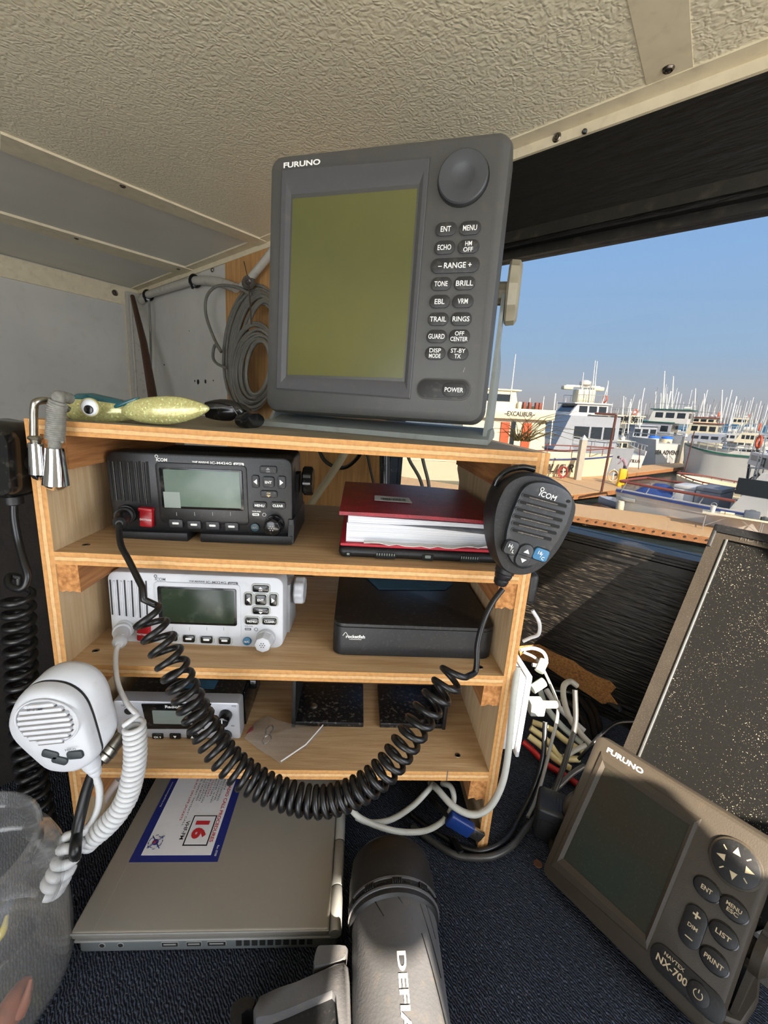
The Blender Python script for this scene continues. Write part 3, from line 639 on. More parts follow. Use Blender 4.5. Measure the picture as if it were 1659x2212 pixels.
# ------------------------------------------------------------------ radar display
FR = Face((-0.05319, -0.00413, -0.33937), (0.05389, 0.07631, 0.45522)); kr = lambda x, y: FR.uv(560 + x / 2.9105, 270 + y / 2.9105)
rd = thing('radar_display', 'large charcoal radar display with olive screen and key column, on top of the shelf unit', 'radar display', FR.mtx)
RW, RH = .22, .2322
b = MB(); b.pad(0, 0, RW, RH, .013, .030, 0, 0, .007, 8); b.pad(0, 0, RW - .004, RH - .004, .012, .05, .030, 0, .0, 8); part('front_housing', b, RADG, rd)
b = MB(); b.pad(0, .002, RW - .02, RH - .02, .02, .05, .095, 0, .02, 6, capback=True); part('rear_housing', b, RADG, rd)
def quad(pts, y0, y1): return [[(x, y0, z) for x, z in pts], [(x, y1, z) for x, z in pts]]
# raised bezel with sloped inner faces
oc = [kr(x, y) for x, y in ((110, 1660), (950, 1725), (1075, 205), (145, 280))]; ic = [kr(x, y) for x, y in ((178, 1570), (905, 1592), (995, 400), (212, 465))]
def ins(p, q, t): return [(a[0] + (b_[0] - a[0]) * t, a[1] + (b_[1] - a[1]) * t) for a, b_ in zip(p, q)]
b = MB(); secs = [[(x, y, z) for x, z in p] for p, y in ((oc, .001), (oc, -.0014), (ins(oc, ic, .08), -.0020), (ins(oc, ic, .45), -.0016), (ins(oc, ic, .96), .0005), (ic, .0035))]
b.loft(secs, 0, cap0=False, cap1=False); part('screen_bezel', b, RADB, rd, ang=12)
# the housing is open behind the bezel: screen stands in a shallow well
b = MB(); b.loft([[(x, -.0001, z) for x, z in ic], [(x, -.0003, z) for x, z in ic]]); part('screen', b, RADSCR, rd, 'olive green LCD')
b = MB(); x, z = kr(1282, 340); b.disc(x, z, .0215, 0, -.0006, 1, .0001, 40)
n = 40; b.loft([[(x + rr * math.cos(2 * PI * i / n), y, z + rr * math.sin(2 * PI * i / n)) for i in range(n)] for rr, y in ((.0205, 0), (.0205, -.004), (.0195, -.0052), (.011, -.0050), (.009, -.0044), (.0055, -.0032), (.001, -.003))], 0, cap0=False); part('cursor_pad', b, [mat('radar_pad', '#3d3f42', .45), DEEP], rd)
for px, py, t in ((1175, 660, 'ENT'), (1326, 653, 'MENU'), (1166, 775, 'ECHO'), (1316, 769, 'HM\nOFF'), (1145, 1003, 'TONE'), (1292, 999, 'BRILL'), (1136, 1114, 'EBL'), (1281, 1112, 'VRM'), (1126, 1224, 'TRAIL'), (1270, 1223, 'RINGS'), (1116, 1332, 'GUARD'), (1259, 1331, 'OFF\nCENTER'), (1107, 1437, 'DISP\nMODE'), (1250, 1439, 'ST-BY\nTX')):
    x, z = kr(px, py); b = MB(); b.pad(x, z, .0190, .0118, .0058, 0, -.0006, 2, .0002, 7); b.pad(x, z, .0180, .0108, .0052, 0, -.0019, 0, .0006, 7)
    L_ = t.split('\n')
    c = MB()
    for i, q in enumerate(L_): c.text(q, x, z + (.0023 - .0046 * i if len(L_) > 1 else 0), .0036 if len(L_) > 1 else .0042, -.0020, 0, w=.0024 * len(q) + .0008 if len(L_) > 1 else .0029 * len(q), bold=.012)
    part('legend', c, INKW, part('key', b, [RADBTN, INKW, RADB], rd), 'white lettering')
x, z = kr(1231, 887); b = MB(); b.pad(x, z, .0425, .0132, .0062, 0, -.0006, 2, .0002, 7); b.pad(x, z, .0415, .0122, .0058, 0, -.0019, 0, .0006, 7); c = MB(); c.text('– RANGE +', x, z, .0046, -.0020, 0, w=.0285, bold=.015); part('legend', c, INKW, part('range_key', b, [RADBTN, INKW, RADB], rd), 'white lettering')
x, z = kr(1158, 1662); b = MB(); b.pad(x, z, .0492, .0182, .0088, 0, -.0012, 0, .0005, 8); b.pad(x, z, .0472, .0162, .0078, -.001, -.0014, 1, .0001, 8); part('power_panel', b, [RADG, RADBTN], rd)
x, z = kr(1226, 1667); b = MB(); b.pad(x, z, .0215, .0122, .0058, -.0012, -.0024, 0, .0005, 7); c = MB(); c.text('POWER', x, z, .0040, -.0025, 0, w=.0166, bold=.012); part('legend', c, INKW, part('power_key', b, [RADBTN, INKW], rd), 'white lettering')
b = MB(); x, z = kr(268, 250); b.text('FURUNO', x, z + .0008, .0046, -.0003, 0, w=.0368, bold=.03); part('lettering', b, INKW, rd)
b = MB(); x, z = kr(1287, 1540)
b.tube([(x - .0006, -.0002, z - .002), (x + .0006, -.0002, z + .002)], .0003, 0, 5); part('scratch', b, INKP, rd)
for s, zo in ((1, .012), (-1, .012)):
    b = MB(); n = 40; secs = [[(s * (RW / 2 + xx), .062 + rr * (1 + .05 * math.cos(10 * 2 * PI * i / n)) * math.cos(2 * PI * i / n), zo + rr * (1 + .05 * math.cos(10 * 2 * PI * i / n)) * math.sin(2 * PI * i / n)) for i in range(n)] for xx, rr in ((-.004, .010), (.0055, .010), (.006, .0255), (.008, .0275), (.0155, .0268), (.018, .023))]
    if s < 0: secs = [q[::-1] for q in secs]
    b.loft(secs, 0); part('tilt_knob', b, mat('beige_knob', '#8f8874', .5, dust=.2, ds=120, dcol='#5f543f'), rd, 'ribbed beige knob')
b = MB(); X = FR.R.col[0]; b.T = FR.inv @ xf((FR.t.x, FR.t.y, Z1 + .0003), (X.x, X.y, 0), (0, 0, 1)); zb = 0
b.loft([[(x, y, z) for y, z in ((.004, 0), (.004, .005), (.012, .0065), (.035, .013), (.12, .013), (.185, .006), (.185, 0))][::-1] for x in (-.118, -.114, .114, .118)], 0)
for s in (-1, 1):
    x = s * (RW / 2 + .0035); pts = [(.012, zb + .003), (.185, zb + .003), (.185, zb + .078), (.172, zb + .090), (.085, zb + .098), (.080, zb + .14), (.050, zb + .14), (.046, zb + .09), (.034, zb + .03)]
    vs = [(x - .0018, y, z) for y, z in pts] + [(x + .0018, y, z) for y, z in pts]; n = len(pts)
    b.add(vs, [tuple(range(n))[::-1], tuple(range(n, 2 * n))] + [(i, (i + 1) % n, (i + 1) % n + n, i + n) for i in range(n)])
    b.lathe([(.006, zb + .0036), (.005, zb + .0052)], 0, 12, b.T @ M.Translation((s * .1125, .03, 0)))
part('mounting_bracket', b, GALV, rd, 'dull grey-green metal tilt bracket')
# ------------------------------------------------------------------ small navtex receiver at lower right
FN = Face((-0.51748, 0.22519, -1.02441), (0.33352, -0.05562, -0.04173), .95); kn = lambda x, y: FN.uv(1100 + x / 2.9678, 1550 + y / 2.9678)
nv = thing('message_receiver', 'small beige-grey receiver with dark square screen, tilted up at the right of the console', 'receiver', FN.mtx)
NW, NH = .1444, .1462
b = MB(); b.pad(0, 0, NW, NH, .007, .016, 0, 0, .003, 6); b.pad(0, 0, NW - .003, NH - .003, .007, .020, .016, 1, 0, 6); part('front_housing', b, [TAUPE, BLKM], nv)
b = MB(); b.pad(0, 0, NW - .004, NH - .004, .01, .020, .05, 0, .008, 6, capback=True); part('rear_housing', b, TAUPE, nv)
oc = [kn(x, y) for x, y in ((262, 950), (885, 1500), (1235, 650), (590, 215))]; ic = [kn(x, y) for x, y in ((352, 900), (875, 1385), (1155, 690), (615, 320))]
b = MB(); secs = [[(x, y, z) for x, z in p] for p, y in ((oc, .0005), (oc, -.0002), (ins(oc, ic, .1), -.0010), (ins(oc, ic, .55), -.0018), (ins(oc, ic, .97), -.0004), (ic, .002))]; b.loft(secs, 0, cap0=False, cap1=False); part('screen_bezel', b, TAUPE, nv, ang=12)
b = MB(); b.loft([[(x, .0, z) for x, z in ic], [(x, -.0002, z) for x, z in ic]]); part('screen', b, NAVSCR, nv, 'dark green LCD')
x, z = kn(1452, 935); b = MB(); b.disc(x, z, .0172, 0, -.0016, 0, .0006, 36); b.disc(x, z, .0155, -.001, -.0022, 1, .0008, 36)
for a in range(4):
    q = a * PI / 2 + .12; b.tri(x + .0092 * math.sin(q) * -1, z + .0092 * math.cos(q), .0050, .0056, -.0024, 2, q)
    q += PI / 4; c, s = math.cos(q), math.sin(q); b.poly([(x - s * d + c * e, -.0024, z + c * d + s * e) for d, e in ((.0088, -.0004), (.0088, .0004), (.0122, .0004), (.0122, -.0004))], 2)
part('cursor_pad', b, [TAUPE, BLKM, mat('tan_print', '#b9a98c', .6)], nv)
for px, py, t in ((1270, 1100, 'ENT'), (1440, 1230, 'MENU\nESC'), (1376, 1393, 'LIST'), (1315, 1562, 'PRINT')):
    x, z = kn(px, py); b = MB(); b.disc(x, z, .0096, 0, -.0008, 2, .0003, 28, rz=.0078); b.disc(x, z, .0088, 0, -.0022, 0, .0008, 28, rz=.0070); L_ = t.split('\n')
    c = MB()
    for i, q in enumerate(L_): c.text(q, x, z + (.0018 - .0036 * i if len(L_) > 1 else 0), .0028 if len(L_) > 1 else .0034, -.0024, 0, w=.0024 * len(q), bold=.015)
    part('legend', c, _MT['tan_print'], part('key', b, [BLKM, _MT['tan_print'], BLKG], nv), 'tan lettering')
x, z = kn(1180, 1340); b = MB(); b.pad(x, z, .0150, .0300, .0070, 0, -.002, 0, .0008, 7); b.text('+', x, z + .0090, .0052, -.0022, 1, bold=.02); b.text('DIM', x, z, .0028, -.0022, 1, bold=.015); b.text('–', x, z - .0085, .0008, -.0022, 1, w=.0052, bold=.02); part('dimmer_key', b, [BLKM, _MT['tan_print']], nv)
x0, z0 = kn(1060, 1600); x1, z1 = kn(1215, 1770); x, z = (x0 + x1) / 2, (z0 + z1) / 2; b = MB(); b.pad(x, z - .0008, .0500, .0192, .0090, 0, -.0012, 0, .0006, 8)
b.text('NAVTEX', x0 - .001, z0 + .0034, .0026, -.0014, 1, w=.0140, bold=.012); b.text('NX-700', x0 - .001, z0 - .0026, .0054, -.0014, 1, w=.0215, bold=.02); part('name_panel', b, [BLKM, _MT['tan_print']], nv)
b = MB(); b.disc(x1, z1, .0074, -.0012, -.0026, 0, .0008, 28); b.tube([(x1 + .0028 * math.sin(a), -.0027, z1 + .0028 * math.cos(a)) for a in [.6 + (2 * PI - 1.2) * i / 20 for i in range(21)]], .0003, 1, 4); b.box(x1 - .0003, x1 + .0003, -.0029, -.0026, z1 + .001, z1 + .0034, 1); part('power_key', b, [BLKM, _MT['tan_print']], nv)
b = MB(); x, z = kn(740, 275); b.text('FURUNO', x, z, .0048, -.0002, 0, w=.0345, bold=.03); part('lettering', b, INKW, nv)
for s in (-1, 1):
    b = MB(); n = 32; secs = [[(s * (NW / 2 + xx), .030 + rr * math.cos(2 * PI * i / n), -.008 + rr * math.sin(2 * PI * i / n)) for i in range(n)] for xx, rr in ((-.003, .008), (.002, .008), (.0024, .0155), (.0085, .0155), (.012, .011))]
    if s < 0: secs = [q[::-1] for q in secs]
    b.loft(secs, 0); part('tilt_knob', b, TAUPE, nv)
# bracket on the carpet
b = MB(); inv = FN.inv; X = FN.R.col[0]; h = V((X.x, X.y, 0)).normalized(); nn = V((h.y, -h.x, 0))
base = V((FN.t.x, FN.t.y, 0)) - nn * .03; Tb = inv @ xf((base.x, base.y, ZB), (h.x, h.y, 0), (0, 0, 1))
o = [(-.082, .02), (-.086, .0), (-.084, -.03), (-.072, -.040), (-.045, -.036), (.045, -.036), (.072, -.04), (.084, -.03), (.086, 0), (.082, .02)]
b.T = Tb; b.loft([[(x, y, 0) for x, y in o][::-1], [(x, y, .008) for x, y in o][::-1], [(x * .98, y * .96, .0105) for x, y in o][::-1]][::-1], 0)
for s in (-1, 1): b.lathe([(.0042, .0105), (.0040, .0108)], 1, 14, Tb @ M.Translation((s * .076, -.026, 0)))
for s in (-1, 1): b.loft([[(s * .0775 - .002, y, z), (s * .0775 + .002, y, z), (s * .0775 + .002, y2, z), (s * .0775 - .002, y2, z)] for y, y2, z in ((-.03, .018, .009), (-.012, .022, .06), (-.004, .022, .075))], 0)
part('mounting_bracket', b, [TAUPE, DEEP], nv)
# ------------------------------------------------------------------ things standing on the shelves
y0 = .017; zt = Z2 + .0105
tb = thing('rugged_tablet', 'black rubber-cased tablet lying under the red book', 'tablet', base=(.11, .09, Z2))
b = MB(); b.box(.0355, .186, y0, .155, Z2 + .0005, zt, 0, .006, 4); part('case', b, BLKM, tb)
for px, w, h, k in ((752, 12, 10, 0), (833, 44, 14, 1), (924, 26, 14, 0), (1014, 42, 14, 1)):
    p = ay(px, 1197 + (px - 750) * .04, y0); b = MB(); ww = w * .00041; hh = h * .00041
    b.pad(p.x, p.z, ww, hh, .001, y0, y0 - .0004, 0, .0001)
    if k:
        for i in range(8): b.box(p.x - ww / 2 + ww * (i + .3) / 8, p.x - ww / 2 + ww * (i + .7) / 8, y0 - .0006, y0, p.z, p.z + hh * .4, 1)
    else: b.pad(p.x, p.z + hh * .1, ww * .5, hh * .5, .0008, y0 - .0003, y0 - .0009, 1, .0002)
    part('port', b, [DEEP, LCDS], tb, 'recessed connector port')
bt = ay(735, 1103, .02).z
bk = thing('hardback_book', 'thick red hardback book with barcode sticker lying on the black tablet', 'book', base=(.11, .09, zt))
bx0, bx1, by0, by1 = .0375, .184, .018, .175
bb = az(770, 1037, bt); 
b = MB(); b.box(bx0 - .001, bx1, by0, by1, zt + .0005, zt + .0035, 0, .0012, 2); part('back_cover', b, REDE, bk)
b = MB(); n = 14
def cover(u): return bt - .0025 - .0045 * u * 0
b.loft([[(bx0 - .003 + (bx1 - bx0 + .006) * u, y, bt - .0032 + .0012 * math.sin(PI * u) - .0022 * u) for u in (0, .25, .5, .75, 1)] + [(bx0 - .003 + (bx1 - bx0 + .006) * u, y, bt + .0012 * math.sin(PI * u) - .0022 * u) for u in (1, .75, .5, .25, 0)] for y in (by0 - .001, by1)], 0); part('front_cover', b, REDC, bk)
b = MB(); b.box(bx0 - .001, bx1, by1 - .003, by1 + .001, zt + .0005, bt - .002, 0, .001); part('spine', b, REDC, bk)
# page block: two sheaves with the gap of a book that does not close
zm = zt + (bt - zt) * .66; N_ = 12
def sheaf(lo, hi, x0, x1):
    b = MB(); secs = []
    for y in (by0 + .004, by1 - .004):
        q = [(x0 + (x1 - x0) * i / N_, y, lo(i / N_)) for i in range(N_ + 1)] + [(x0 + (x1 - x0) * i / N_, y, hi(i / N_)) for i in range(N_, -1, -1)]
        secs.append(q)
    b.loft(secs, 0); return b
part('page_block', sheaf(lambda u: zt + .0038, lambda u: zm - .0085 * max(0, u - .28) ** 1.3, bx0 + .004, bx1 - .002), PAPER, bk)
part('page_block', sheaf(lambda u: zm + .0002 + .003 * max(0, u - .3) * (1 - u) * 3, lambda u: bt - .0045 - .0022 * u, bx0 + .005, bx1 - .002), PAPER, bk)
b = MB(); q = az(848, 1081, bt); b.loft([[(q.x - .019, q.y - .010, bt + .0012), (q.x + .019, q.y - .0115, bt + .0008), (q.x + .018, q.y + .012, bt + .0010), (q.x - .018, q.y + .0135, bt + .0014)]] + [[(q.x - .019, q.y - .010, bt + .0014), (q.x + .019, q.y - .0115, bt + .0010), (q.x + .018, q.y + .012, bt + .0012), (q.x - .018, q.y + .0135, bt + .0016)]], 0)
random.seed(3); x = -.0125
while x < .0125:
    w_ = random.choice((.0003, .0003, .0006, .0009)); b.poly([(q.x + x, q.y - .007, bt + .0018), (q.x + x + w_, q.y - .007, bt + .0018), (q.x + x + w_, q.y + .002, bt + .0018), (q.x + x, q.y + .002, bt + .0018)], 1); x += w_ + random.choice((.0004, .0007))
part('barcode_label', b, [LABEL, BLKI], bk, 'white barcode sticker')
sp = thing('loose_paper', 'crumpled white sheet poking out above the lower cover of the red book', 'paper', base=(.11, .02, zt + .0036))
b = MB(); random.seed(5); nu = 16; rows = []
for j, y in enumerate((by0 - .006, by0 + .004, by0 + .02)):
    rows.append([(bx0 + .02 + (.118) * i / nu, y + random.uniform(-.0015, .0015), zt + .0042 + random.uniform(0, .0022) * (1 - j * .4) + (.002 if i > 11 and j == 0 else 0)) for i in range(nu + 1)])
top = [[(p[0], p[1], p[2] + .0004) for p in r_] for r_ in rows]
b.loft([rows[0], rows[1], rows[2], top[2], top[1], top[0]], 0, loop=True, open_=True); part('sheet', b, LABEL, sp)
# black drive box
zt3 = ay(720, 1346, .026).z; dx0 = .0335; dx1 = .194
dr = thing('drive_enclosure', 'low black plastic box with small white maker mark, on the middle shelf', 'box', base=(.11, .1, Z3))
def rplate(b, x0, x1, y0_, y1_, r, z0, z1, bev, mi=0, n=6):
    o = lambda i: [((x0 + x1) / 2 + a, (y0_ + y1_) / 2 + c) for a, c in rrect(x1 - x0 - 2 * i, y1_ - y0_ - 2 * i, r - i, n)]
    b.loft([[(x, y, z) for x, y in o(i)] for i, z in ((bev, z0), (0, z0 + bev), (0, z1 - bev), (bev * .3, z1 - bev * .3), (bev, z1))], mi)
b = MB(); rplate(b, dx0, dx1, .026, .182, .011, Z3 + .0005, zt3 - .004, .001); part('base', b, BLKM, dr)
b = MB(); rplate(b, dx0, dx1, .026, .182, .011, zt3 - .0044, zt3, .0012); part('lid', b, mat('dusty_black_lid', '#141516', .45, dust=.3, ds=300, dcol='#6d685e'), dr)
b = MB(); p = ay(768, 1375, .026); b.text('rocketfish', p.x, p.z, .0036, .0258, 0, w=.0185, bold=.03); b.tube([(p.x - .0125 + .0006 * i, .0256, p.z + .0010 + .0034 * math.sin(PI * i / 9) ** 2) for i in range(10)], .00028, 0, 5); b.box(p.x - .006, p.x + .006, .0256, .0258, p.z - .0031, p.z - .0027); part('maker_mark', b, INKW, dr)
b = MB(); b.text('rocketfish', 0, 0, .010, 0, 0, w=.066, bold=.02, T=xf((.107, .115, zt3 + .0002), (1, 0, 0), (0, 1, 0))); part('embossed_mark', b, mat('embossed_black', '#202122', .3), dr, 'faint embossed lettering')
b = MB(); T0 = [az(x, y, zt3 + .0004) for x, y in ((818, 1273), (962, 1274), (978, 1262), (958, 1245), (785, 1243))]; b.loft([[tuple(p) for p in T0], [(p.x, p.y, p.z + .0003) for p in T0]]); part('blue_tape', b, TAPE, dr, 'strip of faded blue tape')
# empty black mounting bracket on the bottom shelf
br = thing('empty_bracket', 'empty black mounting bracket with two base plates, screwed to the lowest shelf', 'bracket', base=(.075, .09, 0))
for x0, x1, nm in ((-.006, .071, 'base_plate'), (.0895, .162, 'base_plate')):
    b = MB(); b.box(x0, x1, .058, .128, .0004, .0065, 0, .001); part(nm, b, mat('dusty_black_plate', '#121214', .4, dust=.6, ds=260, dcol='#8b8478'), br)
for x in (-.0085, .160):
    b = MB(); b.box(x, x + .004, .056, .128, .0004, .078, 0, .001); part('side_arm', b, BLKM, br)
b = MB(); b.lathe([(.0042, .0062), (.0044, .0075), (.003, .0090), (.001, .0094)], 0, 16, M.Translation((.013, .083, 0))); part('screw', b, STEEL, br, 'bright screw head')
# clear zip bag with a wire ring in it
BAGM = glass('clear_polybag', (.975, .975, .975, 1), .2, gloss=1.5, haze=.13)
N_, L_, = BAGM.node_tree.nodes, BAGM.node_tree.links
bg_ = thing('zip_bag', 'small clear plastic zip bag lying on the lowest shelf beside the silver radio', 'plastic bag', base=(-.015, .04, 0))
oc = [az(x, y, .004) for x, y in ((528, 1592), (552, 1556), (578, 1545), (626, 1561), (702, 1570), (660, 1612), (607, 1648), (556, 1614))]; cc = sum(oc, V()) / len(oc)
random.seed(11)
def film(zz, amp):
    vs = [V((cc.x, cc.y, zz + amp))]; nr = 5; m = len(oc)
    for k in range(1, nr + 1):
        for i in range(m * 2):
            a = oc[i // 2]; c = oc[(i // 2 + 1) % m]; e = a if i % 2 == 0 else (a + c) / 2
            p = cc.lerp(e, k / nr); vs.append(V((p.x, p.y, zz + amp * (1 - (k / nr) ** 2) + random.uniform(-.0012, .0016))))
    fs = [(0, 1 + i, 1 + (i + 1) % (2 * m)) for i in range(2 * m)]
    for k in range(1, nr):
        for i in range(2 * m):
            i2 = (i + 1) % (2 * m); fs.append((1 + (k - 1) * 2 * m + i, 1 + k * 2 * m + i, 1 + k * 2 * m + i2, 1 + (k - 1) * 2 * m + i2))
    return vs, fs
b = MB(); b.add(*film(.0035, .006)); b.add(*film(.0018, .0)); part('film', b, BAGM, bg_, ang=80)
b = MB(); b.tube([tuple(p + V((0, 0, .002))) for p in (oc[4].lerp(oc[3], .06), oc[5], oc[6])], .0007, 0, 6); part('zip_strip', b, mat('zip_strip_plastic', '#e8e6e4', .2), bg_, 'whitish zip strip')
hp = az(577, 1594, .006); wr = thing('wire_ring', 'shiny bent wire ring inside the clear plastic bag', 'ring', base=hp)
b = MB(); b.tube([hp + V((.0044 * math.cos(a), .0058 * math.sin(a) - .002, .0012 * math.cos(a))) for a in [2 * PI * i / 20 for i in range(20)]], .0009, 0, 6, True)
b.tube(spline([hp + V(p) for p in ((-.002, .003, .001), (-.003, .010, .002), (.001, .016, .002), (.004, .011, .002), (.002, .004, .002))], 6), .0009, 0, 6); part('wire', b, CHROME, wr)
b = MB(); rp = az(541, 1577, .005); b.loft([[tuple(az(x, y, z)) for x, y in ((531, 1586), (541, 1572), (548, 1568), (547, 1577))] for z in (.0015, .0028)]); solo('red_scrap', b, REDE, 'small scrap of red plastic at the corner of the clear bag', 'scrap')
# ------------------------------------------------------------------ on top of the shelf
yl = .03; P = lambda x, y, yy=.03: ay(x, y, yy)
lu = thing('squid_lure', 'big-eyed squid lure with teal back and glittery yellow body on the top board', 'fishing lure', base=P(230, 915))
sx = [(138, 888, 6), (142, 884, 14), (152, 882, 24), (175, 882, 32), (205, 883, 33), (240, 886, 28), (275, 888, 22), (320, 888, 17), (370, 888, 12)]
def body(scale, a0, a1, n, close):
    secs = []
    for x, y, h in sx:
        c = P(x, y); hh = (P(x, y - h) - c).length * scale; q = []
        for i in range(n + (0 if close else 1)):
            a = a0 + (a1 - a0) * i / n; q.append((c.x, c.y + hh * .8 * math.cos(a), c.z + hh * math.sin(a)))
        secs.append(q)
    return secs
b = MB(); b.loft(body(1, 0, 2 * PI, 24, True), 0); part('body', b, GLIT, lu, 'glittery pale yellow body', 60)
b = MB(); A = body(1.015, .08 * PI, .80 * PI, 16, False); Bk = body(.97, .08 * PI, .80 * PI, 16, False)
for s_ in (A, Bk): b.loft(s_, 0, open_=True)
part('back', b, TEAL, lu, 'glossy teal back', 60)
def fin(pts, t, m, nm, bulge=.004, yy=.03):
    b = MB(); Q = spline([P(x, y, yy) for x, y in pts], 5, True); c = sum(Q, V()) / len(Q)
    secs = [[c.lerp(p, k) + V((0, -t - bulge * (1 - k * k), 0)) for p in Q] for k in (.05, .4, .75, .95)] + [[p + V((0, 0, 0)) for p in Q]] + [[c.lerp(p, .95) + V((0, t, 0)) for p in Q]]
    b.loft(secs[::-1], 0); part(nm, b, m, lu, ang=60)
fin([(262, 892), (280, 868), (330, 857), (395, 858), (452, 880), (425, 903), (370, 917), (300, 912)], .002, GLIT, 'fin', .005, .018)
fin([(252, 872), (300, 858), (285, 870), (250, 882)], .001, TEAL, 'fin', .001, .017)
e = P(194, 880, .010); b = MB(); b.sphere((e.x, e.y, e.z), (.0066, .004, .0066), 0, 20, 10); b.disc(e.x, e.z, .0074, e.y + .002, e.y - .0008, 2, .0005, 24); b.disc(e.x + .0012, e.z - .0016, .0034, e.y - .0036, e.y - .0045, 1, .0003, 20)
part('eye', b, [mat('eye_white', '#dfe6ee', .15, coat=.5), BLKG, mat('eye_rim', '#a8a070', .3)], lu, 'round doll-like eye')
sg = thing('sunglasses', 'folded black glossy sunglasses at the right of the squid lure', 'sunglasses', base=P(490, 915, .06))
q0 = P(444, 890, .07); q1 = P(505, 893, .07); q2 = P(528, 905, .07)
b = MB(); b.tube(spline([q0 + V((0, 0, .002)), q1 + V((0, 0, .002)), q2 + V((0, 0, -.001))], 6), lambda t: .0045 + .0055 * math.sin(PI * min(1, t * 1.1 + .15)), 0, 12, flat=.45); part('temple', b, BLKG, sg)
b = MB(); b.tube(spline([q0 + V((-.002, .02, .004)), q1 + V((0, .02, .004)), q2 + V((.004, .018, -.002))], 6), lambda t: .003 + .003 * math.sin(PI * t), 0, 10, flat=.45); part('temple', b, BLKG, sg)
for k in (0, 1):
    b = MB(); c = P(515, 905, .075 + .06 * k); secs = []
    for t, r_ in ((-.001, .9), (.001, 1), (.002, .8)): secs.append([(c.x + .010 + t * 3 + .004 * math.cos(2 * PI * i / 20) , c.y + .026 * r_ * math.cos(2 * PI * i / 20), c.z + .0075 + .0085 * r_ * math.sin(2 * PI * i / 20) - .008) for i in range(20)])
    b.loft(secs, 0); part('lens', b, BLKG, sg)
b = MB(); c = P(515, 900, .105); b.tube([c + V((.01, -.012, .004)), c + V((.012, 0, .006)), c + V((.01, .012, .004))], .002, 0, 8); b.tube([q0 + V((.012, -.005, .0045)), q1 + V((0, -.005, .006)), q2 + V((-.004, -.005, .002))], .0003, 1, 5); part('bridge', b, [BLKG, SILV], sg)
yt = -.013; R_ = lambda x, y: ay(x, y, yt)
rg = thing('tackle_rig', 'two chrome bell-ended weights on bent rods, one cord-wrapped, over the top left shelf edge', 'fishing tackle', base=R_(100, 1050))
s_ = .36 / 912
def cone(cx, y0_, y1_, r0, r1, nm):
    a = R_(cx[0], y0_); c = R_(cx[1], y1_); b = MB(); T = xf(a, (a - c).orthogonal(), a - c); h = (a - c).length; n = 12
    prof = [(r0 * .75, .0008), (r0, 0), (r1, -h), (r1 * .55, -h - .0035), (r1 * .2, -h - .005)]
    b.lathe([(r * s_, z) for r, z in prof], 0, n, T); part(nm, b, CHROME, rg, 'bright chrome cone')
cone((78, 83), 958, 1024, 13, 15, 'bell'); cone((118, 121), 968, 1047, 15, 22.5, 'bell')
b = MB(); P_ = [R_(73, 950), R_(73, 915), R_(73, 885), R_(78, 869), R_(88, 865) + V((0, .006, 0)), R_(100, 873) + V((0, .014, 0)), R_(108, 885) + V((0, .02, 0))]; b.tube(spline(P_, 6), .0026, 0, 10); part('rod', b, STEEL, rg)
b = MB(); a = R_(76, 946); b.sphere((a.x, a.y, a.z), (.0050, .0050, .0022), 0, 16, 8); a = R_(77, 953); b.sphere((a.x, a.y, a.z), (.0036, .0036, .0018), 0, 14, 8); part('collar', b, STEEL, rg)
b = MB(); ax_ = [R_(127, 868), R_(122, 885), R_(120, 930), R_(118, 950)]; b.tube(spline([R_(126, 860) + V((0, .012, 0)), R_(127, 856)] + ax_ + [R_(118, 968)], 6), .0042, 0, 10); part('rod', b, mat('grey_cord', '#84847e', .85, var=.3, vs=300), rg)
b = MB(); b.coil(spline(ax_, 10), lambda t: .0052, .0012, 19, 0, 6, 16); part('cord_wrapping', b, _MT['grey_cord'], rg, 'tight grey cord whipping')
gs = thing('grass_tuft', 'tuft of dry grass caught behind the right end of the top board', 'dry grass', base=(.197, .25, Z1))
random.seed(4); b = MB(); c0 = ay(1128, 953, .265)
for i in range(46):
    a = random.uniform(-1.1, 1.3); L0 = random.uniform(.015, .05) if i > 9 else random.uniform(.06, .1); aa = a if i > 9 else random.uniform(.5, 1.25)
    p0_ = c0 + V((random.uniform(-.012, .012), random.uniform(-.006, .006), 0)); d_ = V((math.sin(aa), random.uniform(-.35, .35), math.cos(aa)))
    b.tube([p0_, p0_ + d_ * L0 * .5 + V((0, 0, .003)), p0_ + d_ * L0 + V((.25 * L0 * (1 if aa > 0 else -1), 0, -.25 * L0 * abs(aa)))], lambda t: .0007 * (1 - t) + .0001, 0, 4)
part('blades', b, GRASS, gs, kind='stuff')
# ------------------------------------------------------------------ hand microphones
def outline(px, f): return [f(x, y) for x, y in px]
def dense(pts, k=3): return spline(pts, k, True)
ym = -.035; fm = lambda x, y: ay(x, y, ym)
out = dense(outline([(1081, 1063), (1092, 1045), (1110, 1031), (1135, 1023), (1161, 1025), (1188, 1031), (1213, 1044), (1232, 1061), (1244, 1082), (1246, 1100), (1238, 1130), (1221, 1165), (1204, 1193), (1183, 1217), (1161, 1235), (1134, 1245), (1107, 1243), (1085, 1231), (1072, 1207), (1064, 1171), (1063, 1135), (1066, 1108), (1072, 1084)], fm))
inn = dense(outline([(1121, 1057), (1128, 1048), (1141, 1040), (1161, 1037), (1188, 1041), (1210, 1050), (1226, 1063), (1232, 1078), (1229, 1100), (1219, 1130), (1203, 1162), (1180, 1194), (1160, 1213), (1140, 1224), (1122, 1226), (1105, 1217), (1094, 1200), (1087, 1175), (1088, 1150), (1093, 1128), (1101, 1103), (1111, 1078), (1116, 1066)], fm))
hm = thing('hand_microphone', 'black egg-shaped hand microphone on a coiled cord, hanging at the right end of the shelf', 'microphone', base=fm(1130, 1245))
cm_ = sum(out, V()) / len(out)
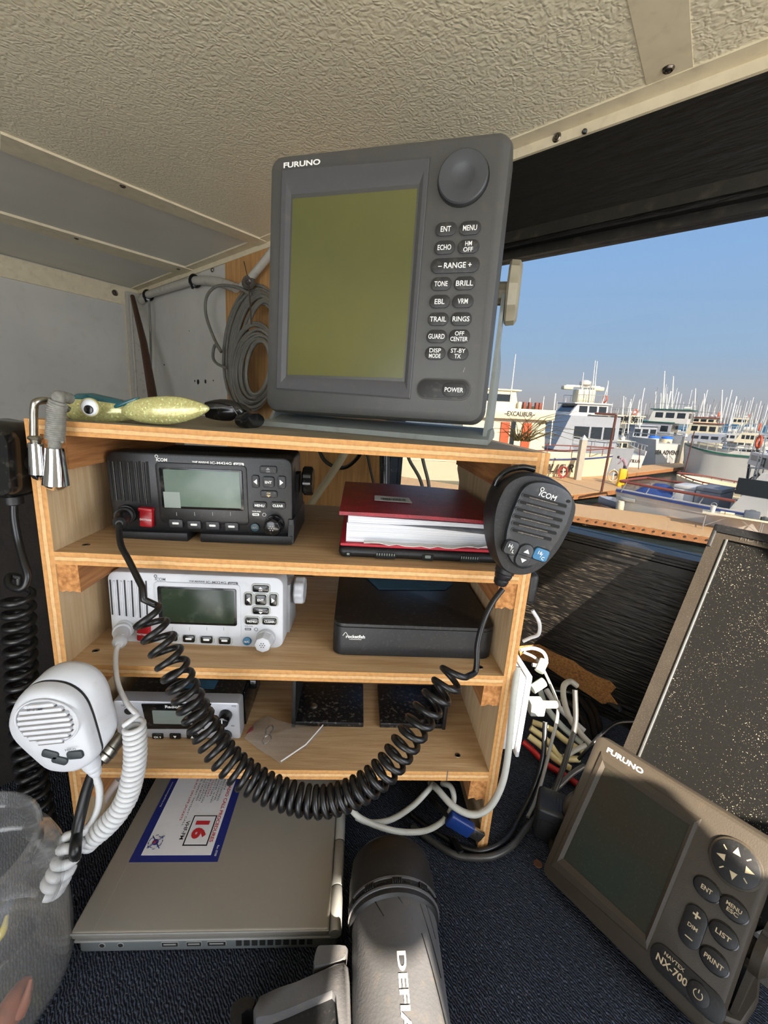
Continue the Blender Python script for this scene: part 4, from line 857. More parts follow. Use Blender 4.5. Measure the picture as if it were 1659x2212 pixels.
def sc(pts, k, dy): return [tuple(cm_.lerp(p, k) + V((0, dy, 0))) for p in pts]
b = MB(); b.loft([sc(out, .82, .034), sc(out, .93, .031), sc(out, 1, .022), sc(out, 1.0, .008), sc(out, .985, .002), sc(out, .955, -.001)], 0); part('shell', b, BLKM, hm, ang=50)
ci = sum(inn, V()) / len(inn)
def si(pts, k, dy): return [tuple(ci.lerp(p, k) + V((0, dy, 0))) for p in pts]
b = MB(); b.loft([si(inn, 1.012, 0), si(inn, 1.012, -.0012)], 1, cap1=False); b.loft([si(inn, .99, 0), si(inn, .985, -.0035), si(inn, .965, -.0050), si(inn, .90, -.0056), si(inn, .4, -.006)], 0); part('face_plate', b, [mat('slate_black_plastic', '#25282c', .42, dust=.1, ds=200), STEEL], hm, ang=50)
yf = -.0415 + ym * 0
ym2 = ym - .006
mf = lambda x, y: (lambda p: (p.x, p.z))(ay(x, y, ym2))
s3 = lambda x, y: mf(980 + x / 5.528, 900 + y / 5.528)
b = MB()
for i, (xa, ya, xb, yb) in enumerate(((815, 930, 1362, 1075), (772, 1010, 1340, 1160), (735, 1095, 1310, 1245), (707, 1180, 1278, 1322), (690, 1262, 1240, 1398), (685, 1345, 1180, 1470))):
    xa, ya = s3(xa, ya); xb, yb = s3(xb, yb); T = M.Translation(((xa + xb) / 2, 0, (ya + yb) / 2)) @ M.Rotation(-math.atan2(yb - ya, xb - xa), 4, 'Y'); w_ = math.hypot(xb - xa, yb - ya)
    b.pad(0, 0, w_, .0036, .0017, ym2 + .003, ym2 - .0003, 1, .0003, 5, T=T); b.pad(0, .0001, w_ * .95, .0025, .0012, ym2, ym2 - .0005, 0, .0001, 5, T=T); b.pad(-w_ * .03, -.0005, w_ * .62, .0008, .0004, ym2, ym2 - .0007, 2, .0001, 5, T=T)
part('speaker_grille', b, [DEEP, _MT['slate_black_plastic'], mat('grille_mesh', '#5b564e', .7, dust=.7, ds=900)], hm)
tl = -.27
b = MB(); x, z = s3(1125, 945); b.text('ICOM', x, z, .0042, ym2 - .0002, 0, w=.0140, bold=.015, rot=tl, shear=.1); cx_, cz_ = s3(1057, 867); b.tube([(cx_ + .0013 * math.cos(a), ym2 - .0003, cz_ + .0013 * math.sin(a)) for a in [2 * PI * i / 16 for i in range(16)]], .00032, 0, 5, True); part('maker_mark', b, INKW, hm)
def mkey(nm, px, py, w_, h_, r_, m, txt=None, rot=tl):
    x, z = s3(px, py); T = M.Translation((x, 0, z)) @ M.Rotation(-rot, 4, 'Y'); b = MB()
    b.pad(0, 0, w_ + .0014, h_ + .0014, r_ + .0006, ym2 + .003, ym2 - .0002, 2, .0002, 6, T=T); b.pad(0, 0, w_, h_, r_, ym2 + .003, ym2 - .0016, 0, .0006, 6, T=T)
    if txt == 'ud':
        b.tri(.0003, .0041, .0050, .0032, ym2 - .0018, 1, 0, T=T); b.tri(.0003, -.0041, .0050, .0032, ym2 - .0018, 1, PI, T=T); b.box(-w_ / 2, w_ / 2, ym2 - .0018, ym2, -.0002, .0002, 2, T=T)
    elif txt:
        a_, c_ = txt; b.text(a_, -.0016, .0014, .0030, ym2 - .0018, 1, bold=.015, T=T); b.text('/', .0002, -.0002, .0036, ym2 - .0018, 1, T=T); b.text(c_, .0022, -.0022, .0026, ym2 - .0018, 1, bold=.015, T=T)
    part(nm, b, [m, INKW, DEEP], hm)
mkey('power_level_key', 683, 1562, .0105, .0108, .0028, _MT['slate_black_plastic'], ('H', 'L')); mkey('up_down_key', 838, 1655, .0118, .0182, .0056, _MT['slate_black_plastic'], 'ud'); mkey('channel_16_key', 1036, 1645, .0122, .0096, .0024, BLUEB, ('16', 'C'))
b = MB(); x, z = s3(1372, 1012); b.disc(x, z, .0016, ym2 + .003, ym2 - .0001, 0, 0, 14, rz=.0012); part('microphone_hole', b, DEEP, hm)
b = MB(); q = [fm(x, y) + V((0, .012, 0)) for x, y in ((1079, 1055), (1086, 1040), (1100, 1026), (1120, 1017), (1145, 1014), (1168, 1019))]
b.tube(spline(q, 5), .0024, 0, 10, flat=1.0); part('talk_bar', b, BLKG, hm, 'glossy black talk bar along the upper edge')
b = MB(); a0 = fm(1104, 1238) + V((0, .012, 0)); a1_ = fm(1088, 1280) + V((0, .012, 0)); T = xf(a0, (a0 - a1_).orthogonal(), a0 - a1_); b.lathe([(.0082, .003), (.0080, -.004), (.0068, -.005), (.0074, -.006), (.0066, -.009), (.0056, -.010), (.0062, -.011), (.0055, -.0145), (.0040, -.016)], 0, 18, T); part('cord_boot', b, BLKM, hm)
# black coil: socket of the upper radio -> long sag -> hand microphone
so1 = F424.mtx @ V((kk(222, 540)[0], -.006, kk(222, 540)[1]))
dn = [ay(x, y, yy) for x, y, yy in ((262, 1110, .02), (258, 1130, .010), (257, 1150, .004), (262, 1180, -.006), (278, 1210, -.016), (298, 1250, -.026), (308, 1272, -.032), (310, 1295, -.036))]
cax = [(311, 1314, -.042), (337, 1365, -.045), (370, 1430, -.05), (403, 1500, -.052), (443, 1575, -.056), (485, 1635, -.062), (540, 1682, -.066), (610, 1716, -.07), (690, 1732, -.074), (765, 1712, -.074), (830, 1665, -.07), (880, 1600, -.064), (925, 1530, -.058), (965, 1478, -.052), (990, 1440, -.048)]
A_ = spline([ay(x, y, yy) for x, y, yy in cax], 24)
upc = [ay(x, y, yy) for x, y, yy in ((1010, 1440, -.048), (1026, 1452, -.046), (1030, 1430, -.044), (1032, 1390, -.040), (1045, 1340, -.034), (1065, 1300, -.027), (1086, 1272, -.023))]
b = MB()
# turn density: stretched at the two ends, packed at the bottom of the sag
def warp(pts, dens, n):
    L = [0]
    for p, q in zip(pts, pts[1:]): L.append(L[-1] + (q - p).length)
    W = [0]; 
    for i in range(1, len(pts)): W.append(W[-1] + (L[i] - L[i - 1]) * dens(L[i] / L[-1]))
    return L, W
L_, W_ = warp(A_, lambda t: 1 + .95 * math.exp(-((t - .56) / .24) ** 2) + .35 * math.exp(-((t - .25) / .15) ** 2), 0); F_ = frames(A_, up=V((0, -1, 0)))
turns = 43; per = 18; Q = []; j = 0
for i in range(turns * per + 1):
    d = W_[-1] * i / (turns * per)
    while j < len(W_) - 2 and W_[j + 1] < d: j += 1
    t = (d - W_[j]) / max(1e-9, W_[j + 1] - W_[j]); p = A_[j].lerp(A_[j + 1], t); u = F_[j][1].lerp(F_[j + 1][1], t); w_ = F_[j][2].lerp(F_[j + 1][2], t); a = 2 * PI * i / per + 2.2
    Q.append(p + (u.normalized() * math.cos(a) + w_.normalized() * math.sin(a)) * .0098)
b.tube(spline(dn, 6)[:-1] + spline([dn[-1], Q[4]], 4)[:-1] + Q[4:-3] + spline([Q[-4]] + upc[1:], 6), .0025, 0, 8); part('coiled_cord', b, RUB, hm, 'black coiled cord', 80)
b = MB(); a0 = so1; a1_ = dn[1]; T = xf(a0, (a0 - a1_).orthogonal(), a0 - a1_); h = (a0 - a1_).length
b.lathe([(.0078, .001), (.0078, -.004), (.0060, -.005), (.0064, -.008), (.0056, -.010), (.0060, -.014), (.0056, -h * .8), (.0058, -h * .82), (.0050, -h), (.0028, -h - .002)], 0, 18, T); part('cord_plug', b, BLKM, hm, 'black rubber plug in the radio socket')
# white hand microphone
yw = -.062; fw = lambda x, y, d=0: ay(x, y, yw + d); w3 = lambda x, y, d=0: fw(x / 2.37, 1200 + y / 2.37, d)
fr = dense([w3(x, y) for x, y in ((74, 835), (80, 780), (100, 728), (135, 683), (185, 655), (250, 645), (330, 655), (395, 688), (440, 738), (468, 800), (490, 870), (512, 950), (520, 995), (495, 1035), (440, 1068), (385, 1078), (325, 1076), (270, 1060), (205, 1005), (140, 945), (95, 895))])
bk_ = dense([w3(x, y) for x, y in ((92, 815), (98, 755), (118, 700), (155, 655), (205, 622), (270, 606), (350, 613), (415, 640), (462, 684), (494, 745), (515, 830), (538, 910), (545, 950), (520, 1005), (465, 1045), (400, 1062), (340, 1060), (285, 1040), (220, 985), (158, 925), (112, 875))])
wm = thing('hand_microphone', 'white hand microphone with round ribbed speaker at the left end of the shelf', 'microphone', base=w3(330, 1080))
cf = sum(fr, V()) / len(fr); cbk = sum(bk_, V()) / len(bk_)
def sf(k, dy, P_=fr, c=cf): return [tuple(c.lerp(p, k) + V((0, dy, 0))) for p in P_]
b = MB(); b.loft([sf(1, 0), sf(.985, -.004), sf(.94, -.0075), sf(.86, -.0095), sf(.5, -.0105)], 0); part('front_shell', b, WHT, wm, ang=60)
b = MB(); b.loft([sf(1.0, .0025), sf(1.003, .0), ], 0, cap0=False, cap1=False); part('seam', b, BLKM, wm, 'dark seam band', 60)
def mixs(t, k, dy): return [tuple((cf.lerp(cbk, t)).lerp(p.lerp(q, t), k) + V((0, dy, 0))) for p, q in zip(fr, bk_)]
b = MB(); b.loft([mixs(1, .8, .022), mixs(1, .97, .018), mixs(.9, 1, .014), mixs(.2, 1, .0028), mixs(.05, 1.0, .0022)], 0); part('back_shell', b, WHT, wm, ang=60)
yw2 = yw - .0120
m3 = lambda x, y: (lambda p: (p.x, p.z))(ay(x / 2.37, 1200 + y / 2.37, yw2))
cx_, cz_ = m3(235, 860); b = MB(); b.tube([(cx_ + .0215 * math.cos(a), yw2 + .0012, cz_ + .0185 * math.sin(a)) for a in [2 * PI * i / 40 for i in range(40)]], .0007, 0, 6, True)
for i in range(8):
    zz = (i - 3.6) * .0043; hw = math.sqrt(max(.05, 1 - (zz / .0178) ** 2)) * .0185
    T = M.Translation((cx_ - .001, 0, cz_)) @ M.Rotation(-.14, 4, 'Y')
    b.pad(0, zz, 2 * hw, .0030, .0014, yw2 + .005, yw2 - .0008, 0, .0008, 5, T=T); b.pad(0, zz - .0021, 2 * hw, .0012, .0005, yw2 + .004, yw2 + .0002, 1, .00002, 4, T=T)
part('speaker_grille', b, [WHT, mat('grille_gap', '#6e6a66', .8)], wm)
b = MB(); x, z = m3(180, 787); b.text('ICOM', x, z, .0030, yw2 - .0006, 0, w=.0105, bold=.01, rot=.14, shear=.1); x, z = m3(148, 777); b.tube([(x + .0011 * math.cos(a), yw2 - .0006, z + .0011 * math.sin(a)) for a in [2 * PI * i / 14 for i in range(14)]], .00022, 0, 5, True); part('maker_mark', b, INKG, wm)
for px, py, w_, h_, r_ in ((262, 1013, .0118, .0066, -.3), (310, 1043, .0112, .0064, -.3), (388, 1016, .0115, .0068, .12)):
    p = ay(px / 2.37, 1200 + py / 2.37, yw - .0100); T = M.Translation((p.x, 0, p.z)) @ M.Rotation(-r_, 4, 'Y'); b = MB(); b.pad(0, 0, w_, h_, .0022, yw, yw - .0118, 0, .0008, 5, T=T); part('key', b, mat('slate_key', '#2a3134', .5), wm, 'dark rubber key')
b = MB(); x, z = m3(362, 993); b.text('HI/LO', x, z, .0018, yw2 - .0002, 0, w=.0078, bold=.02, rot=.14); part('key_lettering', b, INKG, wm)
b = MB(); c0 = w3(462, 1050, .006); c1 = w3(490, 1110, .008); T = xf(c0, (c0 - c1).orthogonal(), c0 - c1); b.lathe([(.0070, .004), (.0066, -.004), (.0056, -.0048), (.0060, -.006), (.0052, -.009), (.0044, -.010), (.0048, -.0115), (.0034, -.016)], 0, 18, T); part('cord_boot', b, WHT, wm)
so2 = F324.mtx @ V((kk(222, 540)[0], -.006, kk(222, 540)[1]))
dn2 = [ay(x, y, yy) for x, y, yy in ((266, 1372, .016), (258, 1390, .008), (251, 1408, .002), (250, 1440, -.010), (256, 1480, -.022), (275, 1520, -.034), (298, 1545, -.042))]
wax = [(289, 1560, -.046), (292, 1600, -.047), (292, 1640, -.048), (286, 1680, -.05), (275, 1720, -.052), (255, 1755, -.055), (228, 1785, -.058), (200, 1808, -.06), (188, 1820, -.061)]
wax2 = [(163, 1803, -.066), (155, 1825, -.07), (145, 1850, -.075), (135, 1875, -.078), (122, 1900, -.08), (112, 1918, -.08)]
b = MB(); A1_ = spline([ay(x, y, yy) for x, y, yy in wax], 12); ncoil = 25; per = 16
def hel(A, R, n, ph):
    L = [0]
    for p, q in zip(A, A[1:]): L.append(L[-1] + (q - p).length)
    F = frames(A, up=V((0, -1, 0))); Q = []; j = 0
    for i in range(int(n * per) + 1):
        d = L[-1] * i / (n * per)
        while j < len(L) - 2 and L[j + 1] < d: j += 1
        t = (d - L[j]) / max(1e-9, L[j + 1] - L[j]); p = A[j].lerp(A[j + 1], t); a = ph + 2 * PI * i / per
        u = F[j][1].lerp(F[j + 1][1], t).normalized(); w_ = F[j][2].lerp(F[j + 1][2], t).normalized()
        Q.append(p + (u * math.cos(a) + w_ * math.sin(a)) * R)
    return Q
H1 = hel(A1_, .0068, 25, 0); A2_ = spline([ay(x, y, yy) for x, y, yy in wax2], 10); H2 = hel(A2_, .0062, 5, 0)
upw = [ay(x, y, yy) for x, y, yy in ((200, 1660, -.05), (214, 1700, -.05), (213, 1740, -.052), (200, 1772, -.056), (182, 1796, -.062))]
b.tube(spline(dn2, 6)[:-1] + spline([dn2[-1], H1[3]], 3)[:-1] + H1[3:], .0021, 0, 9)
b.tube(spline([c1 + V((0, .002, 0))] + upw, 6)[:-1] + spline([upw[-1], H2[3]], 3)[:-1] + H2[3:], lambda t: .0028 if t < .25 else .0037, 0, 9)
part('coiled_cord', b, WHTC, wm, 'white coiled cord', 80)
b = MB(); a0 = so2; a1_ = dn2[1]; T = xf(a0, (a0 - a1_).orthogonal(), a0 - a1_); h = (a0 - a1_).length
b.lathe([(.0084, .001), (.0082, -.003), (.0066, -.004), (.0070, -.007), (.0060, -.009), (.0064, -.013), (.0054, -.015), (.0058, -h * .8), (.0062, -h * .85), (.0052, -h), (.0030, -h - .002)], 0, 18, T); part('cord_plug', b, WHT, wm, 'white rubber plug in the radio socket')
hg = thing('microphone_hanger', 'black plastic hanger behind the white hand microphone', 'hanger', base=ay(168, 1500, -.012))
b = MB(); a = ay(137, 1440, -.004); c = ay(200, 1500, -.004); b.box(a.x, c.x, -.030, -.003, c.z - .01, a.z, 0, .002); b.lathe([(.004, 0), (.003, .0006)], 0, 14, xf((.5 * (a.x + c.x), -.016, a.z), (1, 0, 0), (0, 0, 1))); part('clip', b, BLKG, hg)
hg2 = thing('microphone_hanger', 'black plastic hanger on the outer right side of the shelf unit', 'hanger', base=(W2 + TP, .02, .12))
b = MB(); a = ax(1158, 1232, .219); c = ax(1152, 1300, .219); b.box(.2085, .2185, a.y - .012, a.y + .016, c.z, a.z, 0, .004, 3); part('clip', b, BLKM, hg2)
# black microphone at the left edge of the picture
lm_ = thing('hand_microphone', 'glossy black hand microphone hanging at the left edge, mostly outside the frame', 'microphone', base=ay(30, 1078, .01))
b = MB(); a = ay(-70, 905, .0); c = ay(63, 1075, .0); secs = []
cx_, cz_ = (a.x + c.x) / 2, (a.z + c.z) / 2; w_, h_ = c.x - a.x, a.z - c.z
for yy, k in ((-.012, .86), (-.008, .95), (.0, 1), (.022, 1), (.03, .93)): secs.append([(cx_ + x * k + z * .04, yy, cz_ + z * k - (x) * .12) for x, z in rrect(w_, h_, .012, 6)])
b.loft(secs[::-1], 0); part('shell', b, BLKG, lm_, ang=50)
b = MB(); p = ay(57, 1002, -.004); b.lathe([(.007, 0), (.0065, .004), (.003, .0055)], 0, 18, xf((c.x - .004, .006, p.z), (0, 1, 0), (1, 0, 0))); part('hanger_button', b, BLKM, lm_)
b = MB(); p0_ = ay(30, 1080, .008); b.lathe([(.0065, .004), (.0065, -.003), (.0045, -.004)], 0, 18, xf(p0_, (1, 0, 0), (0, 0, 1))); part('cord_boot', b, BLKM, lm_)
cax2 = [(38, 1270, .0), (40, 1330, .0), (44, 1420, .0), (50, 1520, .0), (60, 1620, -.002), (75, 1710, -.005), (92, 1790, -.01), (108, 1850, -.015), (120, 1890, -.02)]
A3_ = spline([ay(x, y, yy) for x, y, yy in cax2], 12); per = 18; H3 = hel(A3_, .0098, 25, .5)
b = MB(); b.tube(spline([ay(x, y, yy) for x, y, yy in ((30, 1082, .008), (31, 1120, .006), (40, 1170, .003), (52, 1215, -.004), (60, 1245, -.008), (52, 1268, -.010), (35, 1272, -.010), (18, 1262, -.006), (20, 1245, .004), (40, 1246, .008))], 6)[:-1] + spline([ay(40, 1246, .008), H3[6]], 4)[:-1] + H3[6:], .0028, 0, 8); part('coiled_cord', b, RUB, lm_, 'black coiled cord', 80)
# ------------------------------------------------------------------ on the carpet
LX0, LX1, LY0, LY1, LT = -.157, .0455, -.0885, .215, ZB + .0285
lp = thing('laptop', 'closed silver laptop on the carpet, pushed under the shelf unit', 'laptop', base=(-.05, .06, ZB))
b = MB(); b.box(LX0 + .003, LX1 + .008, LY0 + .003, LY1, ZB + .002, LT - .0105, 0, .003, 3); part('base', b, LAPD, lp)
b = MB(); b.box(LX0 + .0015, LX1 + .004, LY0 + .0008, LY1, LT - .0122, LT - .0098, 0, .0008); part('base_rim', b, LAPE, lp)
b = MB(); b.box(LX0, LX1, LY0, LY1, LT - .0075, LT, 0, .0022, 3); part('lid', b, LAPT, lp)
b = MB(); b.box(LX0 + .0003, LX1, LY0 - .0004, LY0 + .0006, LT - .0022, LT - .0006, 0, .0003); b.box(LX0 + .017, LX0 + .0173, LY0 + .002, LY1, LT, LT + .00012); part('lid_trim', b, LAPE, lp)
for y0_, y1_ in ((LY0, LY0 + .034), (LY0 + .035, LY0 + .075), (LY0 + .076, LY1)):
    b = MB(); T = xf((LX1 + .0052, y0_, LT - .0052), (1, 0, 0), (0, 1, 0)); b.lathe([(.0048, 0), (.0052, .0006), (.0052, y1_ - y0_ - .0006), (.0048, y1_ - y0_)], 0, 20, T); part('hinge', b, LAPE, lp)
fy = LY0 + .003; k7 = lambda px: ay(px, 2036, fy).x
zc_ = ZB + .0105
for px in (220, 260): b = MB(); b.disc(k7(px), zc_, .0026, fy + .001, fy - .0003, 1, .0001, 16); b.disc(k7(px), zc_, .0020, fy + .001, fy - .0004, 0, 0, 16); part('audio_jack', b, [DEEP, LAPE], lp)
for px, w_ in ((367, .0135), (419, .0125), (468, .0155)): b = MB(); b.pad(k7(px), zc_, w_, .0050, .0006, fy + .001, fy - .0003, 1, .0001); b.pad(k7(px), zc_, w_ - .001, .004, .0004, fy, fy - .0005, 0, 0); b.box(k7(px) - w_ * .36, k7(px) + w_ * .36, fy - .0007, fy, zc_ - .0002, zc_ + .0012, 1); part('port', b, [DEEP, LAPE], lp)
b = MB()
for i in range(10): x = k7(516 + i * 17); b.pad(x, zc_, .0046, .0058, .0004, fy + .001, fy - .0003, 0, 0)
part('vent', b, DEEP, lp)
# printed sticker on the lid: text runs towards the viewer
c1, c2, c3, c4 = [az(x, y, LT) for x, y in ((283, 1867), (478, 1858), (518, 1690), (365, 1680))]
S_ = MB(); S_.T = xf(((c1.x + c2.x + c3.x + c4.x) / 4, 0, LT + .0002), (0, -1, 0), (1, 0, 0)); X0 = -(c1.y + c2.y) / 2; wS = c2.x - c1.x; st_l = .128
# local: X towards viewer, Z to the right, front at -Y
XR = X0; XL = X0 - st_l; zc0 = 0
def srect(b, x0, x1, z0, z1, y, mi): b.loft([[(x0, y + .0002, z0), (x1, y + .0002, z0), (x1, y + .0002, z1), (x0, y + .0002, z1)], [(x0, y, z0), (x1, y, z0), (x1, y, z1), (x0, y, z1)]], mi)
h2 = wS / 2
srect(S_, XL, XR, -h2, h2, -.0001, 0); srect(S_, XL, XR - .006, -h2 + .008, h2 - .008, -.0003, 1)
tx = lambda t, x1, z, h, w_, mi, bold=.0: S_.text(t, x1 - w_ / 2, z, h, -.0005, mi, w=w_, bold=bold)
u = h2 - .008
tx('EMERGENCY RADIO CALL PROCEDURES', XR - .018, u - .0040, .0034, .098, 2, .02)
for i, (t, w_, e) in enumerate((('TURN RADIO ON', .05, .076), ('LIFT COVER AND PRESS DISTRESS', .062, .062), ('BUTTON SWITCHED TO CHANNEL', .062, .062), ('CHANGE TO CHANNEL 16 AND', .056, .060), ('TRANSMIT BUTTON', .05, .068), ('SAY MAYDAY MAYDAY', .056, .066), ('GIVE NAME AND/OR DESCRIPTION', .062, .060), ('OF EMERGENCY LOCATION', .058, .062), ('NUMBER OF PEOPLE ON BOARD', .058, .062))):
    tx(t, XR - e, u - .0088 - i * .0031, .0019, w_, 2 if i == 5 else 3, .0)
tx('IF NO RESPONSE, REPEAT "MAYDAY" CALL', XR - .034, u - .0088 - 9.2 * .0031, .0020, .085, 3)
tx('HAVE ALL PERSONS PUT ON LIFE JACKETS', XR - .040, u - .0088 - 10.6 * .0031, .0026, .085, 2, .01)
bx = XR - .030; bz = u - .0180; srect(S_, bx - .0155, bx + .0155, bz - .0115, bz + .0115, -.0005, 3); srect(S_, bx - .0143, bx + .0143, bz - .0103, bz + .0103, -.0007, 1); S_.text('16', bx, bz, .0140, -.001, 2, w=.0185, bold=.05)
S_.text('VHF-FM', XR - .030, bz - .0150, .0036, -.0005, 3, w=.0190, bold=.015)
ex_, ez_ = XR - .018, -h2 + .0155
for a in range(12):
    q = a * PI / 6; S_.tube([(ex_ + .0062 * math.cos(q + t) * (1 + .12 * (-1) ** a), -.0006, ez_ + .0062 * math.sin(q + t)) for t in (0, .2, .4)], .0003, 0, 4)
S_.disc(ex_, ez_, .0028, -.0003, -.0006, 0, 0, 16); S_.disc(ex_, ez_ - .0004, .0016, -.0005, -.0008, 2, 0, 12)
for s in (-1, 1): S_.tube([(ex_ - .006 * s, -.0007, ez_ - .005), (ex_ + .006 * s, -.0007, ez_ + .006)], .0004, 0, 4)
S_.text('Rev. 07/08', XR - .010, h2 - .0038, .0019, -.0004, 1, w=.0100, bold=.01); S_.text('www.boatingsafety.org', XR - .07, -h2 + .0038, .0020, -.0004, 1, w=.030, bold=.005)
part('procedure_sticker', S_, [NAVYI, STKW, REDI, BLKI], lp, 'blue-bordered radio call procedure sticker')
# torch
tz = ZB + .036; tx0 = .0985
yh = az(845, 1818, tz + .024).y - .008; yc = az(845, 1905, tz + .033).y; yb_ = az(845, 1935, tz + .033).y; ye = -.215
ft = thing('spotlight_torch', 'grey and black pistol-grip spotlight lying on its side in front of the shelf', 'torch', base=(tx0, -.12, ZB))
TT = xf((tx0, 0, tz), (1, 0, 0), (0, 1, 0))       # local Z runs away from the viewer
b = MB(); b.lathe([(.0335, ye), (.0338, -.15), (.0345, yb_ - .004), (.0338, yb_ + .002)], 0, 48, TT); part('body', b, FLSH, ft)
b = MB(); b.lathe([(.034, yb_ - .002), (.0365, yb_), (.0372, yb_ + .006), (.0366, yc - .002), (.0372, yc), (.0372, yc + .020), (.0350, yh + .004), (.030, yh + .010), (.026, yh + .011)], 0, 48, TT)
hr_ = part('head', b, FLSB, ft, 'black rubbery torch head')
b = MB()
for z_ in (yb_ + .0045, yc + .001): b.lathe([(.0366, z_ - .0012), (.0379, z_ - .0008), (.0379, z_ + .0008), (.0366, z_ + .0012)], 0, 48, TT)
for k in range(10):
    T_ = TT @ M.Rotation(-PI / 2 + 2 * PI * k / 10, 4, 'Z')
    for j in range(-2, 3): b.box(.036, .0386, j * .0017 - .0006, j * .0017 + .0006, yb_ + .006, yc, 1, .0003, T=T_)
    T_ = TT @ M.Rotation(-PI / 2 + 2 * PI * (k + .5) / 10, 4, 'Z'); b.box(.0362, .0375, -.0055, .0055, yb_ + .0075, yc - .002, 2, .0005, T=T_)
part('grip_ring', b, [FLSH, BLKM, BLKG], ft, 'ribbed grip ring')
b = MB(); b.lathe([(.027, yh + .009), (.010, yh + .0095)], 0, 30, TT, cap0=False); part('lens', b, mat('torch_lens', '#3a3d40', .08), ft)
# moulded chevrons and lettering wrap on the upper side of the barrel
def wrapb(b, pts, th0, mi, lift=.0004, R=.0338):
    return b.add([tuple(TT @ V(((R + lift) * math.sin(a), -(R + lift) * math.cos(a), z))) for a, z in pts], [tuple(range(len(pts)))], mi)
b = MB()
for z0, a0, z1, a1_ in ((-.075, .55, -.112, .98), (-.095, .55, -.135, .98), (-.115, .5, -.165, .95), (-.068, -.5, -.098, .1), (-.075, -.85, -.105, -.35)):
    Q = [tuple(TT @ V(((.0342) * math.sin(a0 + (a1_ - a0) * t), -.0342 * math.cos(a0 + (a1_ - a0) * t), z0 + (z1 - z0) * t))) for t in [i / 10 for i in range(11)]]
    b.tube(Q, .0004, 0, 5)
part('moulded_line', b, BLK, ft)
vs, fs, tw, th = text_mesh('DEFIANT', .03, 0, 0); hL = .0062; wL = .066; zz0 = az(825, 2055, tz + .034).y; b = MB()
# letters read away from the head, their tops to the right
b.add([tuple(TT @ V((.0344 * math.sin((p.y / th * hL) / .0338 - .02), -.0344 * math.cos((p.y / th * hL) / .0338 - .02), zz0 - (p.x / tw * wL + wL / 2)))) for p in vs], [tuple(f) for f in fs], 0)
part('lettering', b, INKW, ft)
zg = tz - .004; g = lambda x, y, z=None: az(x, y, zg if z is None else z)
def slabpx(nm, px, z0, z1, m, lab=None, k=3, bev=.0022):
    Q = spline([g(x, y, z1) for x, y in px], k, True) if k else [g(x, y, z1) for x, y in px]; c = sum(Q, V()) / len(Q); b = MB()
    sec = lambda s, z: [(c.x + (p.x - c.x) * s, c.y + (p.y - c.y) * s, z) for p in Q]
    S = [sec(.97, z0), sec(1, z0 + bev), sec(1, z1 - bev), sec(.985, z1 - bev * .4), sec(.95, z1)]
    ar = sum(Q[i].x * Q[(i + 1) % len(Q)].y - Q[(i + 1) % len(Q)].x * Q[i].y for i in range(len(Q)))
    b.loft(S if ar > 0 else [q[::-1] for q in S], 0); part(nm, b, m, ft, lab, 50)
slabpx('trigger', [(684, 2046), (700, 2041), (748, 2042), (748, 2062), (735, 2074), (690, 2086), (677, 2084)], ZB + .012, zg + .012, FLSH)
slabpx('grip', [(553, 2198), (560, 2150), (640, 2118), (700, 2092), (745, 2076), (756, 2120), (758, 2290), (740, 2290), (728, 2150), (700, 2146), (620, 2180)], ZB + .006, zg + .012, FLSH, None, 2)
slabpx('grip_core', [(548, 2230), (565, 2196), (700, 2146), (735, 2150), (742, 2290), (560, 2300)], ZB + .004, zg + .003, BLKM, 'black inner grip', 2)
slabpx('lanyard_loop', [(500, 2290), (497, 2185), (508, 2160), (535, 2150), (552, 2155), (545, 2178), (522, 2190), (520, 2290)], ZB + .004, zg, BLKM, 'black lanyard loop', 2)
# clear jar
JX, JY, JR = -.216, -.108, .063
JARM = glass('clear_jar_plastic', (.985, .985, .985, 1), .08, gloss=1.2, haze=.06)
jr = thing('plastic_jar', 'clear wide-mouthed plastic jar standing in the lower left corner', 'jar', base=(JX, JY, ZB))
prof = [(.0, 0), (.055, 0), (.061, .004), (.063, .012), (.063, .078), (.0615, .081), (.063, .084), (.063, .098), (.060, .106), (.053, .113), (.0515, .116), (.0525, .118), (.0515, .121), (.0525, .123), (.0515, .126), (.0525, .130), (.0505, .132)]
prof_in = [(r - .0012, z + (.0012 if z < .01 else 0)) for r, z in prof[::-1] if r > .001] 
b = MB(); b.lathe([(max(r, .0005), z) for r, z in prof] + prof_in + [(.0005, .0012)], 0, 56, M.Translation((0, 0, 0)) @ xf((JX, JY, ZB)), cap0=False, cap1=False); part('jar_wall', b, JARM, jr, ang=50)
for nm, lab, c, sx_, m in (('lure', 'yellow soft lure lying in the clear jar', (-.018, .018, .020), (.022, .010, .012), mat('yellow_lure', '#b9a63a', .4, var=.4, vs=120)), ('lure', 'orange-brown soft lure at the right of the clear jar', (.041, -.018, .014), (.008, .020, .012), mat('orange_lure', '#a8603c', .45, var=.3, vs=90)), ('lure', 'dark round lure at the bottom of the clear jar', (.004, -.026, .013), (.018, .014, .011), BLKG)):
    b = MB(); b.sphere((0, 0, 0), sx_, 0, 14, 9); b.tube(spline([(sx_[0] * .7, 0, 0), (sx_[0] * 1.1, .004, .006), (sx_[0] * 1.15, .010, .016)], 4), lambda t: .0045 * (1 - t) + .001, 0, 8)
    solo(nm, b, m, lab, 'fishing lure', mtx=M.Translation((JX + c[0], JY + c[1], ZB + c[2])), ang=60)
